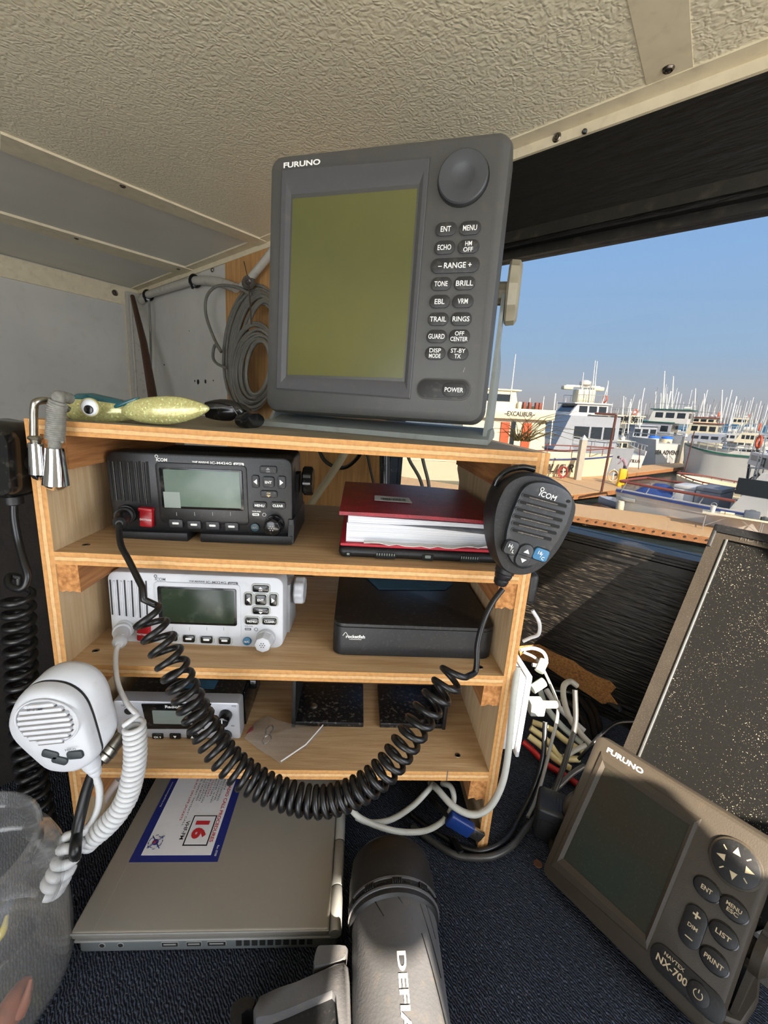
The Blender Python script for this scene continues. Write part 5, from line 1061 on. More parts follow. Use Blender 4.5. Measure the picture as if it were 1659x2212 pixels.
# dusty flat screen leaning back against the window ledge
mT = ab(1545, 1132, .44); mB = az(1350, 1605, 0.0); md = (mB - mT).normalized(); mX = V((-md.y, md.x, 0)).normalized(); mX = mX if mX.x > 0 else -mX; mN_ = mX.cross(-md).normalized() * 1
ML = mT + md * ((mT.z - ZB - .001) / -md.z); MH = (ML - mT).length; MW = .36
mm = xf(mT, mX, -md); mo = thing('flat_screen', 'dusty black flat screen leaning back against the window ledge at right', 'screen', mm); FM_ = FaceM(mm); km = lambda x, y: FM_.uv(x, y)
a = km(1572, 1166); c = km(1398, 1600); bw = (a[0] + c[0]) / 2; bt_ = -a[1]
b = MB()
for x0, x1, z0, z1 in ((0, bw, -MH, 0), (MW - bw, MW, -MH, 0), (bw, MW - bw, -bt_, 0), (bw, MW - bw, -MH, -MH + .03)): b.box(x0, x1, -.0, .018, z0, z1)
b.add([(.0, .018, -MH), (MW, .018, -MH), (MW, .018, 0), (0, .018, 0)], [(0, 1, 2, 3)]); part('frame', b, MONF, mo)
b = MB(); b.box(0, bw * .25, -.0022, .004, -.03, .0, 0, .001); b.box(0, MW, -.0022, .004, -.010, 0, 0, .001); b.box(bw - .0022, bw, -.0016, .004, -MH + .03, -bt_, 1, .0004); part('frame_lip', b, [BLKM, ALU], mo)
b = MB(); b.box(bw, MW - bw, .003, .006, -MH + .03, -bt_); part('screen', b, MONS, mo, 'dust-speckled black screen')
b = MB(); x, z = km(1585, 1168); b.text('HDTV', x + .017, -bt_ * .62, .0062, -.0004, 0, w=.024, bold=.01); part('lettering', b, mat('faint_grey_print', '#3a3630', .6), mo)
# ------------------------------------------------------------------ leads and small things
def lead(name, label, cat, px, r, m, group=None, n=8, k=8):
    """px: list of world points"""
    b = MB(); b.tube(spline(px, k), r, 0, n); base = min(px, key=lambda p: p.z)
    t = thing(name, label, cat, base=base, group=group); part('cable', b, m, t, ang=80); return t
A = lambda *q: [az(x, y, ZB + z) for x, y, z in q]
Y = lambda *q: [ay(x, y, z) for x, y, z in q]
# white junction box on the outer side of the shelf
q1 = ax(1152, 1462, .245); q2 = ax(1120, 1632, .245); q3 = ax(1126, 1414, .245)
wb = thing('junction_box', 'white plastic junction box fixed to the outer right side of the shelf unit', 'junction box', base=(.225, q1.y + .03, q2.z))
yb0 = q1.y; yb1 = max(q3.y, yb0 + .07)
b = MB(); b.box(.2082, .240, yb0 + .004, yb1, q2.z + .006, q1.z - .004, 0, .002); part('box', b, WHT, wb)
b = MB(); b.box(.2405, .2445, yb0, yb1 + .004, q2.z, q1.z, 0, .001); part('lid', b, WHT, wb)
# light grey lead wrapped round the foot of the shelf
lead('cable', 'light grey cable running down the right edge of the shelf and looping under it', 'cable', [ax(1118, 1440, .2105)] + Y((1110, 1500, -.006), (1104, 1560, -.007), (1096, 1640, -.008), (1084, 1695, -.008), (1062, 1738, -.008), (1036, 1757, -.007), (1008, 1757, -.004), (975, 1738, .004), (945, 1705, .02), (930, 1692, .04)), .0035, GREYL)
lead('cable', 'light grey cable hanging in two loops under the bottom board', 'cable', Y((738, 1690, .05), (745, 1705, .03), (762, 1752, .0), (800, 1778, -.004), (860, 1796, -.004), (920, 1794, -.002), (962, 1768, .002), (980, 1730, .01), (974, 1700, .02), (955, 1692, .03)), .0030, GREYL)
lead('cable', 'light grey cable in a lower bight beside the black coil, under the bottom board', 'cable', Y((770, 1765, .004), (800, 1777, .004), (845, 1770, .006), (890, 1742, .012), (920, 1712, .02), (935, 1695, .03)), .0030, GREYL)
lead('cable', 'black twin cable curving over the carpet beside the shelf foot', 'cable', A((1178, 1560, .09), (1172, 1640, .055), (1150, 1710, .02), (1120, 1770, .006), (1102, 1802, .004), (1070, 1828, .004), (1030, 1838, .004), (985, 1822, .004), (930, 1790, .004), (890, 1760, .004)), .0030, RUB)
lead('cable', 'thicker grey-black cable curving over the carpet outside the twin cable', 'cable', A((1242, 1490, .11), (1243, 1560, .075), (1228, 1620, .05), (1205, 1690, .02), (1180, 1740, .009), (1140, 1785, .006), (1108, 1825, .005), (1070, 1848, .005), (1030, 1853, .005), (980, 1845, .005), (930, 1815, .005), (890, 1785, .005)), .0034, mat('dark_grey_cable', '#3b3a38', .35, var=.3, vs=80))
lead('cable', 'short black cable crossing behind the receiver to the metal plate', 'cable', A((1368, 1558, .075), (1330, 1562, .08), (1300, 1585, .08), (1275, 1612, .07), (1250, 1640, .05)), .0022, RUB)
lead('cable', 'pale conduit with hooked top standing among the leads', 'conduit', A((1247, 1482, .060), (1232, 1472, .066), (1218, 1482, .066), (1218, 1510, .058), (1230, 1550, .042), (1252, 1582, .026), (1274, 1606, .018)), .0042, PIPE)
lead('cable', 'white cable arching out from behind the top of the junction box', 'cable', A((1124, 1404, .10), (1150, 1400, .10), (1172, 1408, .095), (1180, 1425, .085), (1172, 1438, .078), (1150, 1436, .08)), .0028, WHTC)
lead('cable', 'thin grey cable coming down beside the junction box to the carpet', 'cable', A((1130, 1408, .11), (1160, 1425, .10), (1185, 1470, .085), (1204, 1520, .07), (1202, 1560, .06), (1192, 1600, .045), (1180, 1650, .026), (1160, 1720, .010), (1140, 1765, .004)), .0022, mat('mid_grey_cable', '#8d8c88', .35))
lead('cable', 'pale blue-white hose lying diagonally among the leads', 'hose', A((1166, 1490, .035), (1182, 1530, .028), (1215, 1570, .02), (1258, 1606, .012)), .0044, mat('pale_hose', '#b9c4c2', .4))
lead('cable', 'white hose lying alongside the pale blue-white one', 'hose', A((1180, 1490, .045), (1200, 1520, .036), (1235, 1555, .026), (1262, 1580, .018)), .0042, WHTC)
for i, (a_, lab) in enumerate((((1146, 1572, 1182, 1600, 1210, 1636, 1250, 1640), 'upper cream wire beside the white junction box'), ((1142, 1590, 1170, 1612, 1200, 1640, 1232, 1660), 'middle cream wire just above the red wire'), ((1150, 1560, 1190, 1575, 1222, 1600, 1262, 1626), 'cream wire nearest the pale hose'))):
    lead('cable', lab, 'wire', A((a_[0], a_[1], .03 - i * .004), (a_[2], a_[3], .02), (a_[4], a_[5], .012), (a_[6], a_[7], .006)), .0042, CREAMC, 'cream wires beside the junction box')
lead('cable', 'red wire lying across the carpet under the cream wires', 'wire', A((1130, 1602, .016), (1150, 1620, .012), (1180, 1650, .008), (1225, 1678, .006), (1262, 1706, .005)), .0038, REDW)
lead('cable', 'short grey rod lying between cream wires and receiver', 'cable', A((1218, 1636, .016), (1240, 1622, .017), (1264, 1610, .018)), .0034, PIPE)
lead('cable', 'black and grey cable running from the leads down to the black adapter', 'cable', A((1262, 1655, .012), (1235, 1672, .012), (1205, 1700, .012), (1180, 1722, .012), (1165, 1745, .012)), .0034, mat('sheathed_cable', '#5b5b5a', .35))
for i, (a_, lab) in enumerate((((1180, 1440, 1230, 1470, 1280, 1530, 1300, 1590), 'outer black cable of the bundle along the foot of the wall'), ((1190, 1490, 1240, 1500, 1275, 1545, 1285, 1595), 'middle black cable of the bundle along the foot of the wall'), ((1200, 1510, 1232, 1522, 1262, 1560, 1270, 1600), 'inner black cable of the bundle along the foot of the wall'))):
    lead('cable', lab, 'cable', A((a_[0], a_[1], .02), (a_[2], a_[3], .016), (a_[4], a_[5], .012), (a_[6], a_[7], .008)), .0055, RUB, 'black cables along the wall foot')
lead('cable', 'black lead with moulded grey plug by the metal plate', 'cable', A((1262, 1492, .02), (1288, 1502, .022), (1305, 1512, .024), (1322, 1522, .026), (1340, 1534, .026)), lambda t: .0022 if t < .35 else .0055 if t < .95 else .004, BLKM)
p = az(1182, 1522, ZB + .07); t = thing('cable_connector', 'grey plastic connector block on the lead beside the junction box', 'connector', base=p)
b = MB(); b.box(p.x - .026, p.x - .006, p.y - .01, p.y + .01, p.z - .012, p.z + .006, 0, .002); part('block', b, LGREY, t); b = MB(); b.tube([p + V((-.008, 0, 0)), p + V((.016, -.002, .002))], .005, 0, 12); part('stem', b, PIPE, t)
p = az(1166, 1480, ZB + .085); t = thing('pipe_fitting', 'pair of short pale pipe stubs behind the junction box', 'pipe fitting', base=p)
b = MB(); b.tube([p + V((-.012, -.004, -.004)), p + V((.006, .002, .004))], .0065, 0, 14); part('stub', b, mat('pale_green_pipe', '#c9d2c6', .45, dust=.3), t); b = MB(); b.tube([p + V((.006, .02, .008)), p + V((.016, .03, .02))], .0065, 0, 14); part('stub', b, _MT['pale_green_pipe'], t)
p0_ = az(1330, 1560, ZB); mp_ = thing('metal_plate', 'flat grey metal plate with a hole, standing at the foot of the black wall', 'plate', base=p0_)
Q = [pl(x, y, NB, NB.dot(p0_)) for x, y in ((1326, 1560), (1357, 1502), (1386, 1520), (1380, 1592))]; b = MB(); b.loft([[tuple(q) for q in Q], [tuple(q + NB * .003) for q in Q]]); part('plate', b, ALU, mp_)
b = MB(); q = pl(1361, 1509, NB, NB.dot(p0_) - .0005); b.sphere(q, (.0016, .0012, .0016), 0, 8, 6); part('hole', b, DEEP, mp_)
p = az(1195, 1775, ZB + .02); ad_ = thing('power_adapter', 'black plastic plug adapter standing on the carpet left of the receiver', 'adapter', base=(p.x, p.y, ZB))
T = xf((p.x, p.y, ZB), (.9, -.45, 0), (0, 0, 1)); b = MB(); b.box(-.019, .022, -.012, .022, .0005, .042, 0, .004, 3, T=T); part('case', b, BLKM, ad_)
b = MB(); b.pad(-.004, .018, .020, .022, .002, -.011, -.0126, 0, .0003, T=T); part('socket', b, DEEP, ad_)
b = MB()
for i in range(7): b.box(-.002 + i * .0032, -.0006 + i * .0032, -.006, .010, .0405, .0428, 0, .0003, T=T)
part('grip_rib', b, BLK, ad_)
us = thing('usb_lead', 'blue USB plug on a dark lead leaning in the shelf foot', 'USB plug', base=az(1030, 1812, ZB + .012))
a = ay(968, 1765, -.002); c = ay(1018, 1795, -.006); e = ay(1040, 1810, -.008); T = xf(a, (c - a), (0, 0, 1)); L0 = (c - a).length
b = MB(); b.box(0, L0, -.0045, .0045, -.0075, .0075, 0, .002, 3, T=T); part('plug_body', b, mat('blue_plug', '#14306e', .4), us)
b = MB(); b.box(L0, L0 + (e - c).length, -.0022, .0022, -.0058, .0058, 0, .0005, T=T)
for z in (-.0026, .0026): b.box(L0 + .004, L0 + .0062, -.0025, -.002, z - .0008, z + .0008, 1, T=T)
part('metal_shell', b, [STEEL, DEEP], us)
b = MB(); b.tube(spline([a, ay(950, 1745, .01), ay(930, 1725, .03), ay(915, 1720, .06)], 6), .0022, 0, 8); part('lead', b, RUB, us)
p = az(985, 1830, ZB + .005); ct = thing('cable_clip', 'small black clip holding the carpet cables together', 'clip', base=p); b = MB(); b.box(-.0035, .0035, -.009, .009, -.0045, .0045, 0, .001, T=xf(p, (.9, .3, 0), (0, 0, 1))); part('clip', b, BLKG, ct)
# coax lead in front of the silver radio
cx = thing('coax_lead', 'black coaxial lead with silver screw plug below the white microphone', 'cable', base=az(158, 1880, ZB))
a = ay(262, 1588, -.030); c = ay(216, 1640, -.046); T = xf(c, (a - c).orthogonal(), a - c); h = (a - c).length
b = MB(); b.lathe([(.0040, -.001), (.0072, .0), (.0074, h * .18), (.0066, h * .2), (.0078, h * .24), (.0078, h * .46), (.0068, h * .5), (.0066, h)], 0, 20, T); part('plug', b, STEEL, cx, 'silver screw plug')
b = MB(); b.tube(spline([c, ay(205, 1660, -.048), ay(188, 1705, -.052), ay(175, 1755, -.058), ay(166, 1800, -.066), ay(162, 1850, -.076), az(160, 1885, ZB + .006)], 8), .0042, 0, 10); part('lead', b, RUB, cx)
lead('cable', 'short white rod leaning in the left foot of the shelf', 'rod', Y((205, 1770, .03), (230, 1720, .035), (258, 1683, .04)), .0042, mat('pinkish_white_rod', '#b9aaa2', .5))
lead('cable', 'thin white lead hanging outside the right of the shelf, behind the hanger', 'cable', [ax(1150, 1318, .222), ax(1165, 1345, .23), ax(1163, 1370, .235), ax(1145, 1378, .23), ax(1130, 1385, .225)], .0018, WHTC)
lead('cable', 'stub of white cable entering at the right edge beyond the receiver', 'cable', A((1640, 2030, .03), (1675, 2018, .03), (1740, 1995, .03)), .0050, WHTC)
# ------------------------------------------------------------------ on the far walls
hk = thing('cable_coil', 'large coil of grey cable tied up on the bare plywood post', 'cable coil', base=ab(520, 890, CB - .03))
random.seed(9)
def loop(cx_, cy_, rx, ry, off, tilt=0, jit=3, n=28):
    j = [random.uniform(-jit, jit) for _ in range(4)]
    return [ab(cx_ + j[0] + (rx + j[1]) * math.cos(a) + tilt * math.sin(a), cy_ + j[2] + (ry + j[3]) * math.sin(a), CB - off) for a in [2 * PI * i / n for i in range(n)]]
for i in range(12):
    b = MB(); b.tube(loop(545 + i * 1.5, 755, 62 - i * 2.2, 135 - i * 3.0, .014 + i * .0045, -10), .0042, 0, 6, True); part('cable_turn', b, GREYC, hk, ang=80)
for i in range(10):
    b = MB(); b.tube(loop(548 + i, 795, 52 - i * 3.0, 95 - i * 4.5, .07 + i * .004, -6), .0042, 0, 6, True); part('cable_turn', b, GREYC, hk, ang=80)
b = MB(); b.tube(spline([ab(x, y, CB - .05) for x, y in ((540, 635), (510, 620), (470, 618), (447, 640), (445, 680), (462, 730), (478, 760), (465, 745), (460, 770), (468, 785), (490, 795))], 8), .0042, 0, 6); part('loose_turn', b, GREYC, hk, ang=80)
b = MB(); c = ab(537, 610, CB - .04); b.tube([c + V((.012 * math.cos(a), .006 * math.sin(a), .014 * math.sin(a))) for a in [2 * PI * i / 14 for i in range(14)]], .006, 0, 6, True); b.tube([c, ab(543, 700, CB - .11)], .002, 0, 5); b.tube([c, ab(527, 565, CB - .01)], .0012, 0, 5); part('tie', b, mat('dark_twine', '#4a443c', .8), hk)
cd = thing('conduit', 'grey painted conduit running along under the ceiling corner with black cable ties', 'conduit', base=ab(310, 650, CB - .02))
b = MB(); b.tube(spline([ab(x, y, CB - .018) for x, y in ((305, 650), (318, 638), (350, 627), (395, 613), (430, 606), (470, 609), (510, 622))], 6), .013, 0, 12); part('pipe', b, PIPE, cd)
for x, y in ((320, 638), (421, 607)):
    b = MB(); c = ab(x, y, CB - .018); b.tube([c + MU * (.002 * math.sin(2 * a)) + V((0, 0, .016 * math.sin(a))) - NB * (.016 * math.cos(a)) for a in [2 * PI * i / 16 for i in range(16)]], .005, 0, 6, True); b.tube([c - NB * .016, c - NB * .02 + V((.012, 0, -.026))], .004, 0, 6); part('cable_tie', b, BLKG, cd, 'black cable tie')
lead('conduit', 'pale pipe slanting up to the ceiling beside the radar display', 'conduit', [ab(x, y, CB - .03) for x, y in ((520, 622), (545, 596), (575, 560), (596, 532))], .010, PIPE)
bs = thing('stick', 'brown stick leaning in the far corner of the walls', 'stick', base=ab(336, 900, CB - .12)); b = MB(); b.tube([ab(286, 640, CB - .05), ab(310, 740, CB - .08), ab(338, 905, CB - .12)], lambda t: .008 + .008 * t, 0, 10); part('shaft', b, BROWNS, bs)
lead('cord', 'thin grey cord hanging down beside the brown stick', 'cord', [ab(x, y, CB - .03) for x, y in ((322, 650), (325, 720), (326, 800), (326, 905))], .004, GREYC)
lead('cord', 'thin pale cord hanging down the far corner left of the stick', 'cord', [corner + dA * .05 + nA * .03 + V((0, 0, z)) for z in (-.04, -.2, -.4, -.65)], .0035, PIPE)
# glimpsed through the back of the shelf
lead('cable', 'black cable looped on the plywood wall behind the shelf', 'cable', [ab(x, y, CB - .03) for x, y in ((684, 960), (700, 993), (725, 1009), (750, 1008), (775, 985), (785, 955))], .0045, RUB)
lead('conduit', 'beige hose with a black band slanting behind the upper shelf', 'hose', [ab(x, y, CB - .07) for x, y in ((752, 965), (735, 995), (712, 1030), (690, 1062), (665, 1100))], .0085, mat('beige_hose', '#a89e84', .55, dust=.3))
lead('post', 'dark pipe standing at the left edge of the window behind the shelf', 'pipe', [ab(831, 940, CB - .025), ab(831, 1000, CB - .025), ab(831, 1090, CB - .025)], .011, BLKG)
lead('cable', 'pair of grey-black leads slanting past the window behind the book', 'cable', [ab(x, y, CB - .05) for x, y in ((875, 965), (885, 995), (905, 1030), (915, 1060))], .0032, mat('weathered_cable', '#4b4a42', .6))
lead('cable', 'second slanting lead, right of the first behind the book', 'cable', [ab(x, y, CB - .05) for x, y in ((908, 965), (915, 1000), (924, 1035), (928, 1060))], .0032, _MT['weathered_cable'])
lead('cable', 'thin black wire hanging left of the dark pipe behind the shelf', 'cable', [ab(x, y, CB - .04) for x, y in ((790, 965), (797, 1000), (808, 1050))], .0025, RUB)
# ------------------------------------------------------------------ the marina outside (in its own level frame: the boat lists a little)
ra, rb = ray(1100, 884), ray(1650, 910)
UPX = ra.cross(rb).normalized(); UPX = UPX if UPX.z > 0 else -UPX
yF = ray(1380, 897.2); yF = (yF - UPX * yF.dot(UPX)).normalized(); xF = yF.cross(UPX)
HC = 5.5
EX = M((xF, yF, UPX)).transposed().to_4x4(); EX.translation = CAM - UPX * HC; EXI = EX.inverted(); EX3 = EXI.to_3x3()
def ep(x, y, z=0.):
    d = EX3 @ ray(x, y); t = (z - HC) / d.z; return V((d.x * t, d.y * t, z))
def ed(x, y, yy):
    d = EX3 @ ray(x, y); t = yy / d.y; return V((d.x * t, yy, HC + d.z * t))
def eroot(name, label, cat, loc, rz=0, group=None):
    return thing(name, label, cat, EX @ xf(loc, rz=rz), group)
def inroot(loc, rz): 
    m = xf(loc, rz=rz).inverted(); return lambda p: m @ V(p)
CREAM = mat('cream_gelcoat', '#d8ccae', .4); WHITEB = mat('white_gelcoat', '#cdc9c2', .35, var=.08, vs=.6); GREYB = mat('pale_grey_gelcoat', '#9a9da3', .35); DKBOOT = mat('dark_bottom_paint', '#2a3436', .6)
WIN = mat('dark_boat_glass', '#20262b', .1); ORANGE = mat('orange_door', '#c8512a', .5); BROWNR = mat('rust_brown_rail', '#7d3f30', .55); NAVYS = mat('navy_stripe', '#2c3f73', .4); GREENS = mat('green_stripe', '#1f5a48', .4)
STEELB = mat('white_pole', '#dcdad2', .4); ALUM = mat('alu_tube', '#b8b8b4', .35, .6); RUST = mat('rusty_pole', '#5f3326', .7, var=.3, vs=20); CONC = mat('piling_concrete', '#b0a896', .8, var=.15, vs=6); CANV = mat('blue_canvas', '#315f80', .8); DOCKW = mat('dock_planks', '#cfa878', .8, col2='#a5825c', vs=9, stretch=(1, 6, 1)); FASC = mat('dock_fascia', '#b27646', .75, var=.3, vs=8)
INKD = mat('dark_lettering', '#3a342c', .6); HAZM = mat('hazed_far_mast', '#cfd0d0', .5); HAZD = mat('hazed_dark_mast', '#8b8c90', .5); TARP = mat('navy_tarp', '#24427e', .7, var=.3, vs=3)  # far mast colours are paled to imitate aerial haze
# water
WAT = mat('harbour_water', '#333b39', .08, bump=.5, bs=1.6, bdist=.12, spec=.12)
b = MB(); b.box(-500, 500, 3.2, 700, -.3, 0); o = solo('water', b, WAT, 'dark green-grey harbour water between the boats', 'water', kind='stuff', mtx=EX)
# outer ledge below the window
struct('trim_13', wallbox(mw - .05, BR, zs - .10, zs - .062, .036, .24), mat('pale_ledge', '#a38d6c', .6, dust=.4, ds=20, dcol='#5d574c'), lab='pale outer ledge below the window')
def dock(name, label, px, z=.6, th=.16, holes=None):
    P = [ep(x, y, z) for x, y in px]; t = eroot(name, label, 'dock', (sum(p.x for p in P) / len(P), sum(p.y for p in P) / len(P), 0)); m = inroot((sum(p.x for p in P) / len(P), sum(p.y for p in P) / len(P), 0), 0)
    Q = [m(p) for p in P]; b = MB(); b.loft([[tuple(q + V((0, 0, -.04))) for q in Q], [tuple(q) for q in Q]]); part('deck', b, DOCKW, t)
    c = sum(Q, V()) / len(Q); R = [c + (q - c) * .995 for q in Q]; b = MB(); b.loft([[tuple(q + V((0, 0, -th - .18))) for q in R], [tuple(q + V((0, 0, -.04))) for q in R]]); part('fascia', b, FASC, t)
    if holes:
        a, e = Q[0], Q[1]; n = holes
        for i in range(n):
            p = a.lerp(e, (i + .5) / n) + V((0, 0, -.16)); d = (e - a).normalized(); nn = V((d.y, -d.x, 0)); b = MB(); b.lathe([(.045, 0), (.045, .03)], 0, 10, xf(p, nn.orthogonal(), nn)); part('bolt', b, INKD, t)
    return t
dock('dock', 'nearest wooden dock with bolted fascia, just below the window', [(700, 1027), (1700, 1186), (1700, 1150), (1338, 1101), (1246, 1088), (700, 1003)], holes=60)
dock('dock', 'second wooden finger dock with hoses, in front of the cream fishing boat', [(1150, 1068), (1242, 1068), (1343, 1056), (1338, 1028), (1228, 1026), (1150, 1030)], holes=16)
dock('dock', 'narrow pale dock between the sterns and the nearest white boat', [(1345, 1024), (1480, 1008), (1475, 999), (1380, 1006), (1345, 1012)])
# ---- boats
def boat(label, stern, bow, B, H, hull=WHITEB, stripe=None, sw=.12, rail=None, name='boat', bowrise=.35, group=None, side=1, flare=.8, transom=.92):
    s = V((stern.x, stern.y, 0)); e = V((bow.x, bow.y, 0)); L = (e - s).length; rz = math.atan2(e.y - s.y, e.x - s.x); t = eroot(name, label, 'boat', (s.x, s.y, 0), rz, group)
    def hb(u): return B / 2 * (transom + (1 - transom) * min(1, u * 3)) * (1 - max(0, (u - .55) / .45) ** 2.2 * .97)
    def hh(u): return H * (1 + bowrise * max(0, u - .3) ** 1.5)
    def sec(u, o=0, z0=None):
        h = hb(u) + o; z = hh(u); x = u * L + .0; f = .25 * H * max(0, u - .75) * 4
        return [(x, h, z), (x - f * .5, h * flare, z * .3), (x - f, h * .7, -.3), (x - f, -h * .7, -.3), (x - f * .5, -h * flare, z * .3), (x, -h, z), (x, -h + .12, z), (x, -h + .12, z - .45), (x, h - .12, z - .45), (x, h - .12, z)]
    us = [0, .08, .2, .35, .5, .62, .74, .84, .92, 1.0]
    b = MB(); b.loft([[p if abs(p[1]) > 0 else p for p in sec(u)] for u in us]); part('hull', b, hull, t, ang=25)
    if stripe:
        b = MB()
        for sg in (1, -1):
            b.loft([[(u * L, sg * (hb(u) + .02), hh(u) - .06), (u * L, sg * (hb(u) + .03), hh(u) - .06 - sw), (u * L, sg * (hb(u) - .05), hh(u) - .06 - sw), (u * L, sg * (hb(u) - .05), hh(u) - .06)] for u in us])
        part('stripe', b, stripe, t)
    if rail:
        rm, rh = rail; b = MB()
        for sg in (1, -1):
            b.tube([(u * L, sg * (hb(u) - .06), hh(u) + rh) for u in us], .045, 0, 6)
            for u in us[1:-1]: b.tube([(u * L, sg * (hb(u) - .06), hh(u) - .05), (u * L, sg * (hb(u) - .06), hh(u) + rh)], .03, 0, 5)
        part('rail', b, rm, t)
    t['_L'] = L; del t['_L']
    return t, L, hh
def cabin(t, x0, x1, w, z0, z1, m, slope=.5, wins=(), nm='cabin', top=None, back=0.):
    b = MB(); b.loft([[(x0, -w / 2, z0), (x1 + slope, -w / 2, z0), (x1 + slope, w / 2, z0), (x0, w / 2, z0)], [(x0 + back, -w / 2 * .95, z1), (x1, -w / 2 * .95, z1), (x1, w / 2 * .95, z1), (x0 + back, w / 2 * .95, z1)]]); c = part(nm, b, m, t)
    for (u0, u1, v0, v1, kind) in wins:
        b = MB(); zz0 = z0 + (z1 - z0) * v0; zz1 = z0 + (z1 - z0) * v1
        if kind == 's':
            for sg in (1, -1):
                y0 = sg * (w / 2 * (1 - .05 * v0) + .015); y1 = sg * (w / 2 * (1 - .05 * v1) + .015); a = x0 + (x1 - x0) * u0; e = x0 + (x1 - x0) * u1
                b.loft([[(a, y0, zz0), (e, y0, zz0), (e, y0 - sg * .05, zz0), (a, y0 - sg * .05, zz0)], [(a, y1, zz1), (e, y1, zz1), (e, y1 - sg * .05, zz1), (a, y1 - sg * .05, zz1)]])
        elif kind == 'b':
            b.loft([[(x0 + back * v0 - .02, w * (u0 - .5), zz0), (x0 + back * v0 - .02, w * (u1 - .5), zz0), (x0 + .05 + back * v0, w * (u1 - .5), zz0), (x0 + .05 + back * v0, w * (u0 - .5), zz0)], [(x0 + back * v1 - .02, w * (u0 - .5), zz1), (x0 + back * v1 - .02, w * (u1 - .5), zz1), (x0 + back * v1 + .05, w * (u1 - .5), zz1), (x0 + back * v1 + .05, w * (u0 - .5), zz1)]])
        else:
            f0 = x1 + slope * (1 - v0) + .02; f1 = x1 + slope * (1 - v1) + .02
            b.loft([[(f0, w * (u0 - .5), zz0), (f0, w * (u1 - .5), zz0), (f0 - .06, w * (u1 - .5), zz0), (f0 - .06, w * (u0 - .5), zz0)], [(f1, w * (u0 - .5), zz1), (f1, w * (u1 - .5), zz1), (f1 - .06, w * (u1 - .5), zz1), (f1 - .06, w * (u0 - .5), zz1)]])
        part('window', b, WIN, c)
    if top: b = MB(); b.box(x0 - .3 + back, x1 + .4, -w / 2 - .1, w / 2 + .1, z1, z1 + .12, 0, .04); part('roof', b, top, t)
    return c
def pole(t, p, q, r, m=STEELB, nm='antenna'): b = MB(); b.tube([V(p), V(q)], lambda u: r * (1 - .4 * u), 0, 6); return part(nm, b, m, t)
def doorp(t, x, w, y0, y1, z0, z1, m, nm='door', back=True):
    b = MB(); b.box(x - .04, x + .04, y0, y1, z0, z1); return part(nm, b, m, t)
def stext(t, txt, x, y, z, h, w, rz, m=INKD, nm='name_lettering'):
    b = MB(); b.text(txt, 0, 0, h, 0, 0, w=w, bold=.02, T=M.Translation((x, y, z)) @ M.Rotation(rz, 4, 'Z')); return part(nm, b, m, t)
def clutter(t, x0, x1, w, z, seed, n=5):
    # aerials, a liferaft canister, a life ring and a ladder on a boat's upper deck
    random.seed(seed)
    for k in range(n):
        x = random.uniform(x0, x1); y = random.uniform(-w, w); h = random.uniform(.8, 3.2); pole(t, (x, y, z), (x + random.uniform(-.25, .25), y, z + h), random.uniform(.03, .05), random.choice((STEELB, STEELB, ALUM)))
    b = MB(); b.tube([(x0 + .3, -w * .5, z + .2), (x0 + 1.1, -w * .5, z + .2)], .22, 0, 10); part('liferaft', b, WHITEB, t)
    if seed % 3 == 0:
     b = MB(); b.tube([(x0 - .05, w * .5 + .3 * math.cos(a), z + .45 + .3 * math.sin(a)) for a in [2 * PI * i / 14 for i in range(14)]], .06, 0, 6, True); part('life_ring', b, ORANGE, t)
    b = MB()
    for y in (-w * .2, -w * .2 + .4): b.tube([(x0 - .1, y, z - 1.6), (x0 - .1, y, z + .4)], .03, 0, 5)
    for k in range(6): b.tube([(x0 - .1, -w * .2, z - 1.5 + k * .3), (x0 - .1, -w * .2 + .4, z - 1.5 + k * .3)], .025, 0, 5)
    part('ladder', b, ALUM, t)
    b = MB()
    for sg in (1, -1): b.tube([(x0, sg * w, z + .7), (x1, sg * w, z + .7)], .03, 0, 5)
    for k in range(5): xx = x0 + (x1 - x0) * k / 4; b.tube([(xx, -w, z), (xx, -w, z + .7)], .025, 0, 4); b.tube([(xx, w, z), (xx, w, z + .7)], .025, 0, 4)
    part('upper_rail', b, ALUM, t)
# nearest white boat along the dock
s_ = ep(1352, 1106, 0); e_ = ep(1760, 1198, 0)
tt, L, hh = boat('nearest white boat, long plain side with navy stripe and rust-brown rail', s_, e_, 3.6, 1.55, WHITEB, NAVYS, .13, None, bowrise=.0, transom=.9)
dW = (e_ - s_).normalized(); sd_ = 1 if (V((-dW.y, dW.x, 0)).dot(V((0, -1, 0))) > 0) else -1
for sg in (1, -1):
    b = MB(); b.tube([(.1, sg * 1.55, 1.95), (L * .3, sg * 1.7, 1.95), (L * .66, sg * 1.7, 1.95)], .07, 0, 8); part('rail', b, BROWNR, tt)
    for k in range(5): pole(tt, (.3 + k * L * .15, sg * 1.66, 1.4), (.5 + k * L * .15, sg * 1.66, 1.95), .03, ALUM, 'stanchion')
b = MB(); b.tube([(.08, -1.5, 1.95), (.02, 0, 1.95), (.08, 1.5, 1.95)], .07, 0, 8); part('transom_rail', b, BROWNR, tt)
b = MB(); b.tube([(0, sd_ * 1.72, .22), (L * .4, sd_ * 1.82, .22), (L * .85, sd_ * 1.8, .22)], .09, 0, 8); part('rubbing_strake', b, CREAM, tt)
b = MB(); b.box(.35, 1.1, sd_ * 1.60, sd_ * 1.74, .95, 1.15, 0, .03); part('hull_vent', b, ALUM, tt)
b = MB(); b.lathe([(.14, .15), (.17, .3), (.17, .8), (.14, .95)], 0, 14, M.Translation((.55, sd_ * 1.95, 0))); part('fender', b, CREAM, tt)
cabin(tt, L * .62, L * 1.0, 2.9, 1.2, 3.3, WHITEB, .8, ((.05, .5, .5, .85, 's'), (.2, .8, .4, .85, 'b')), back=.9)
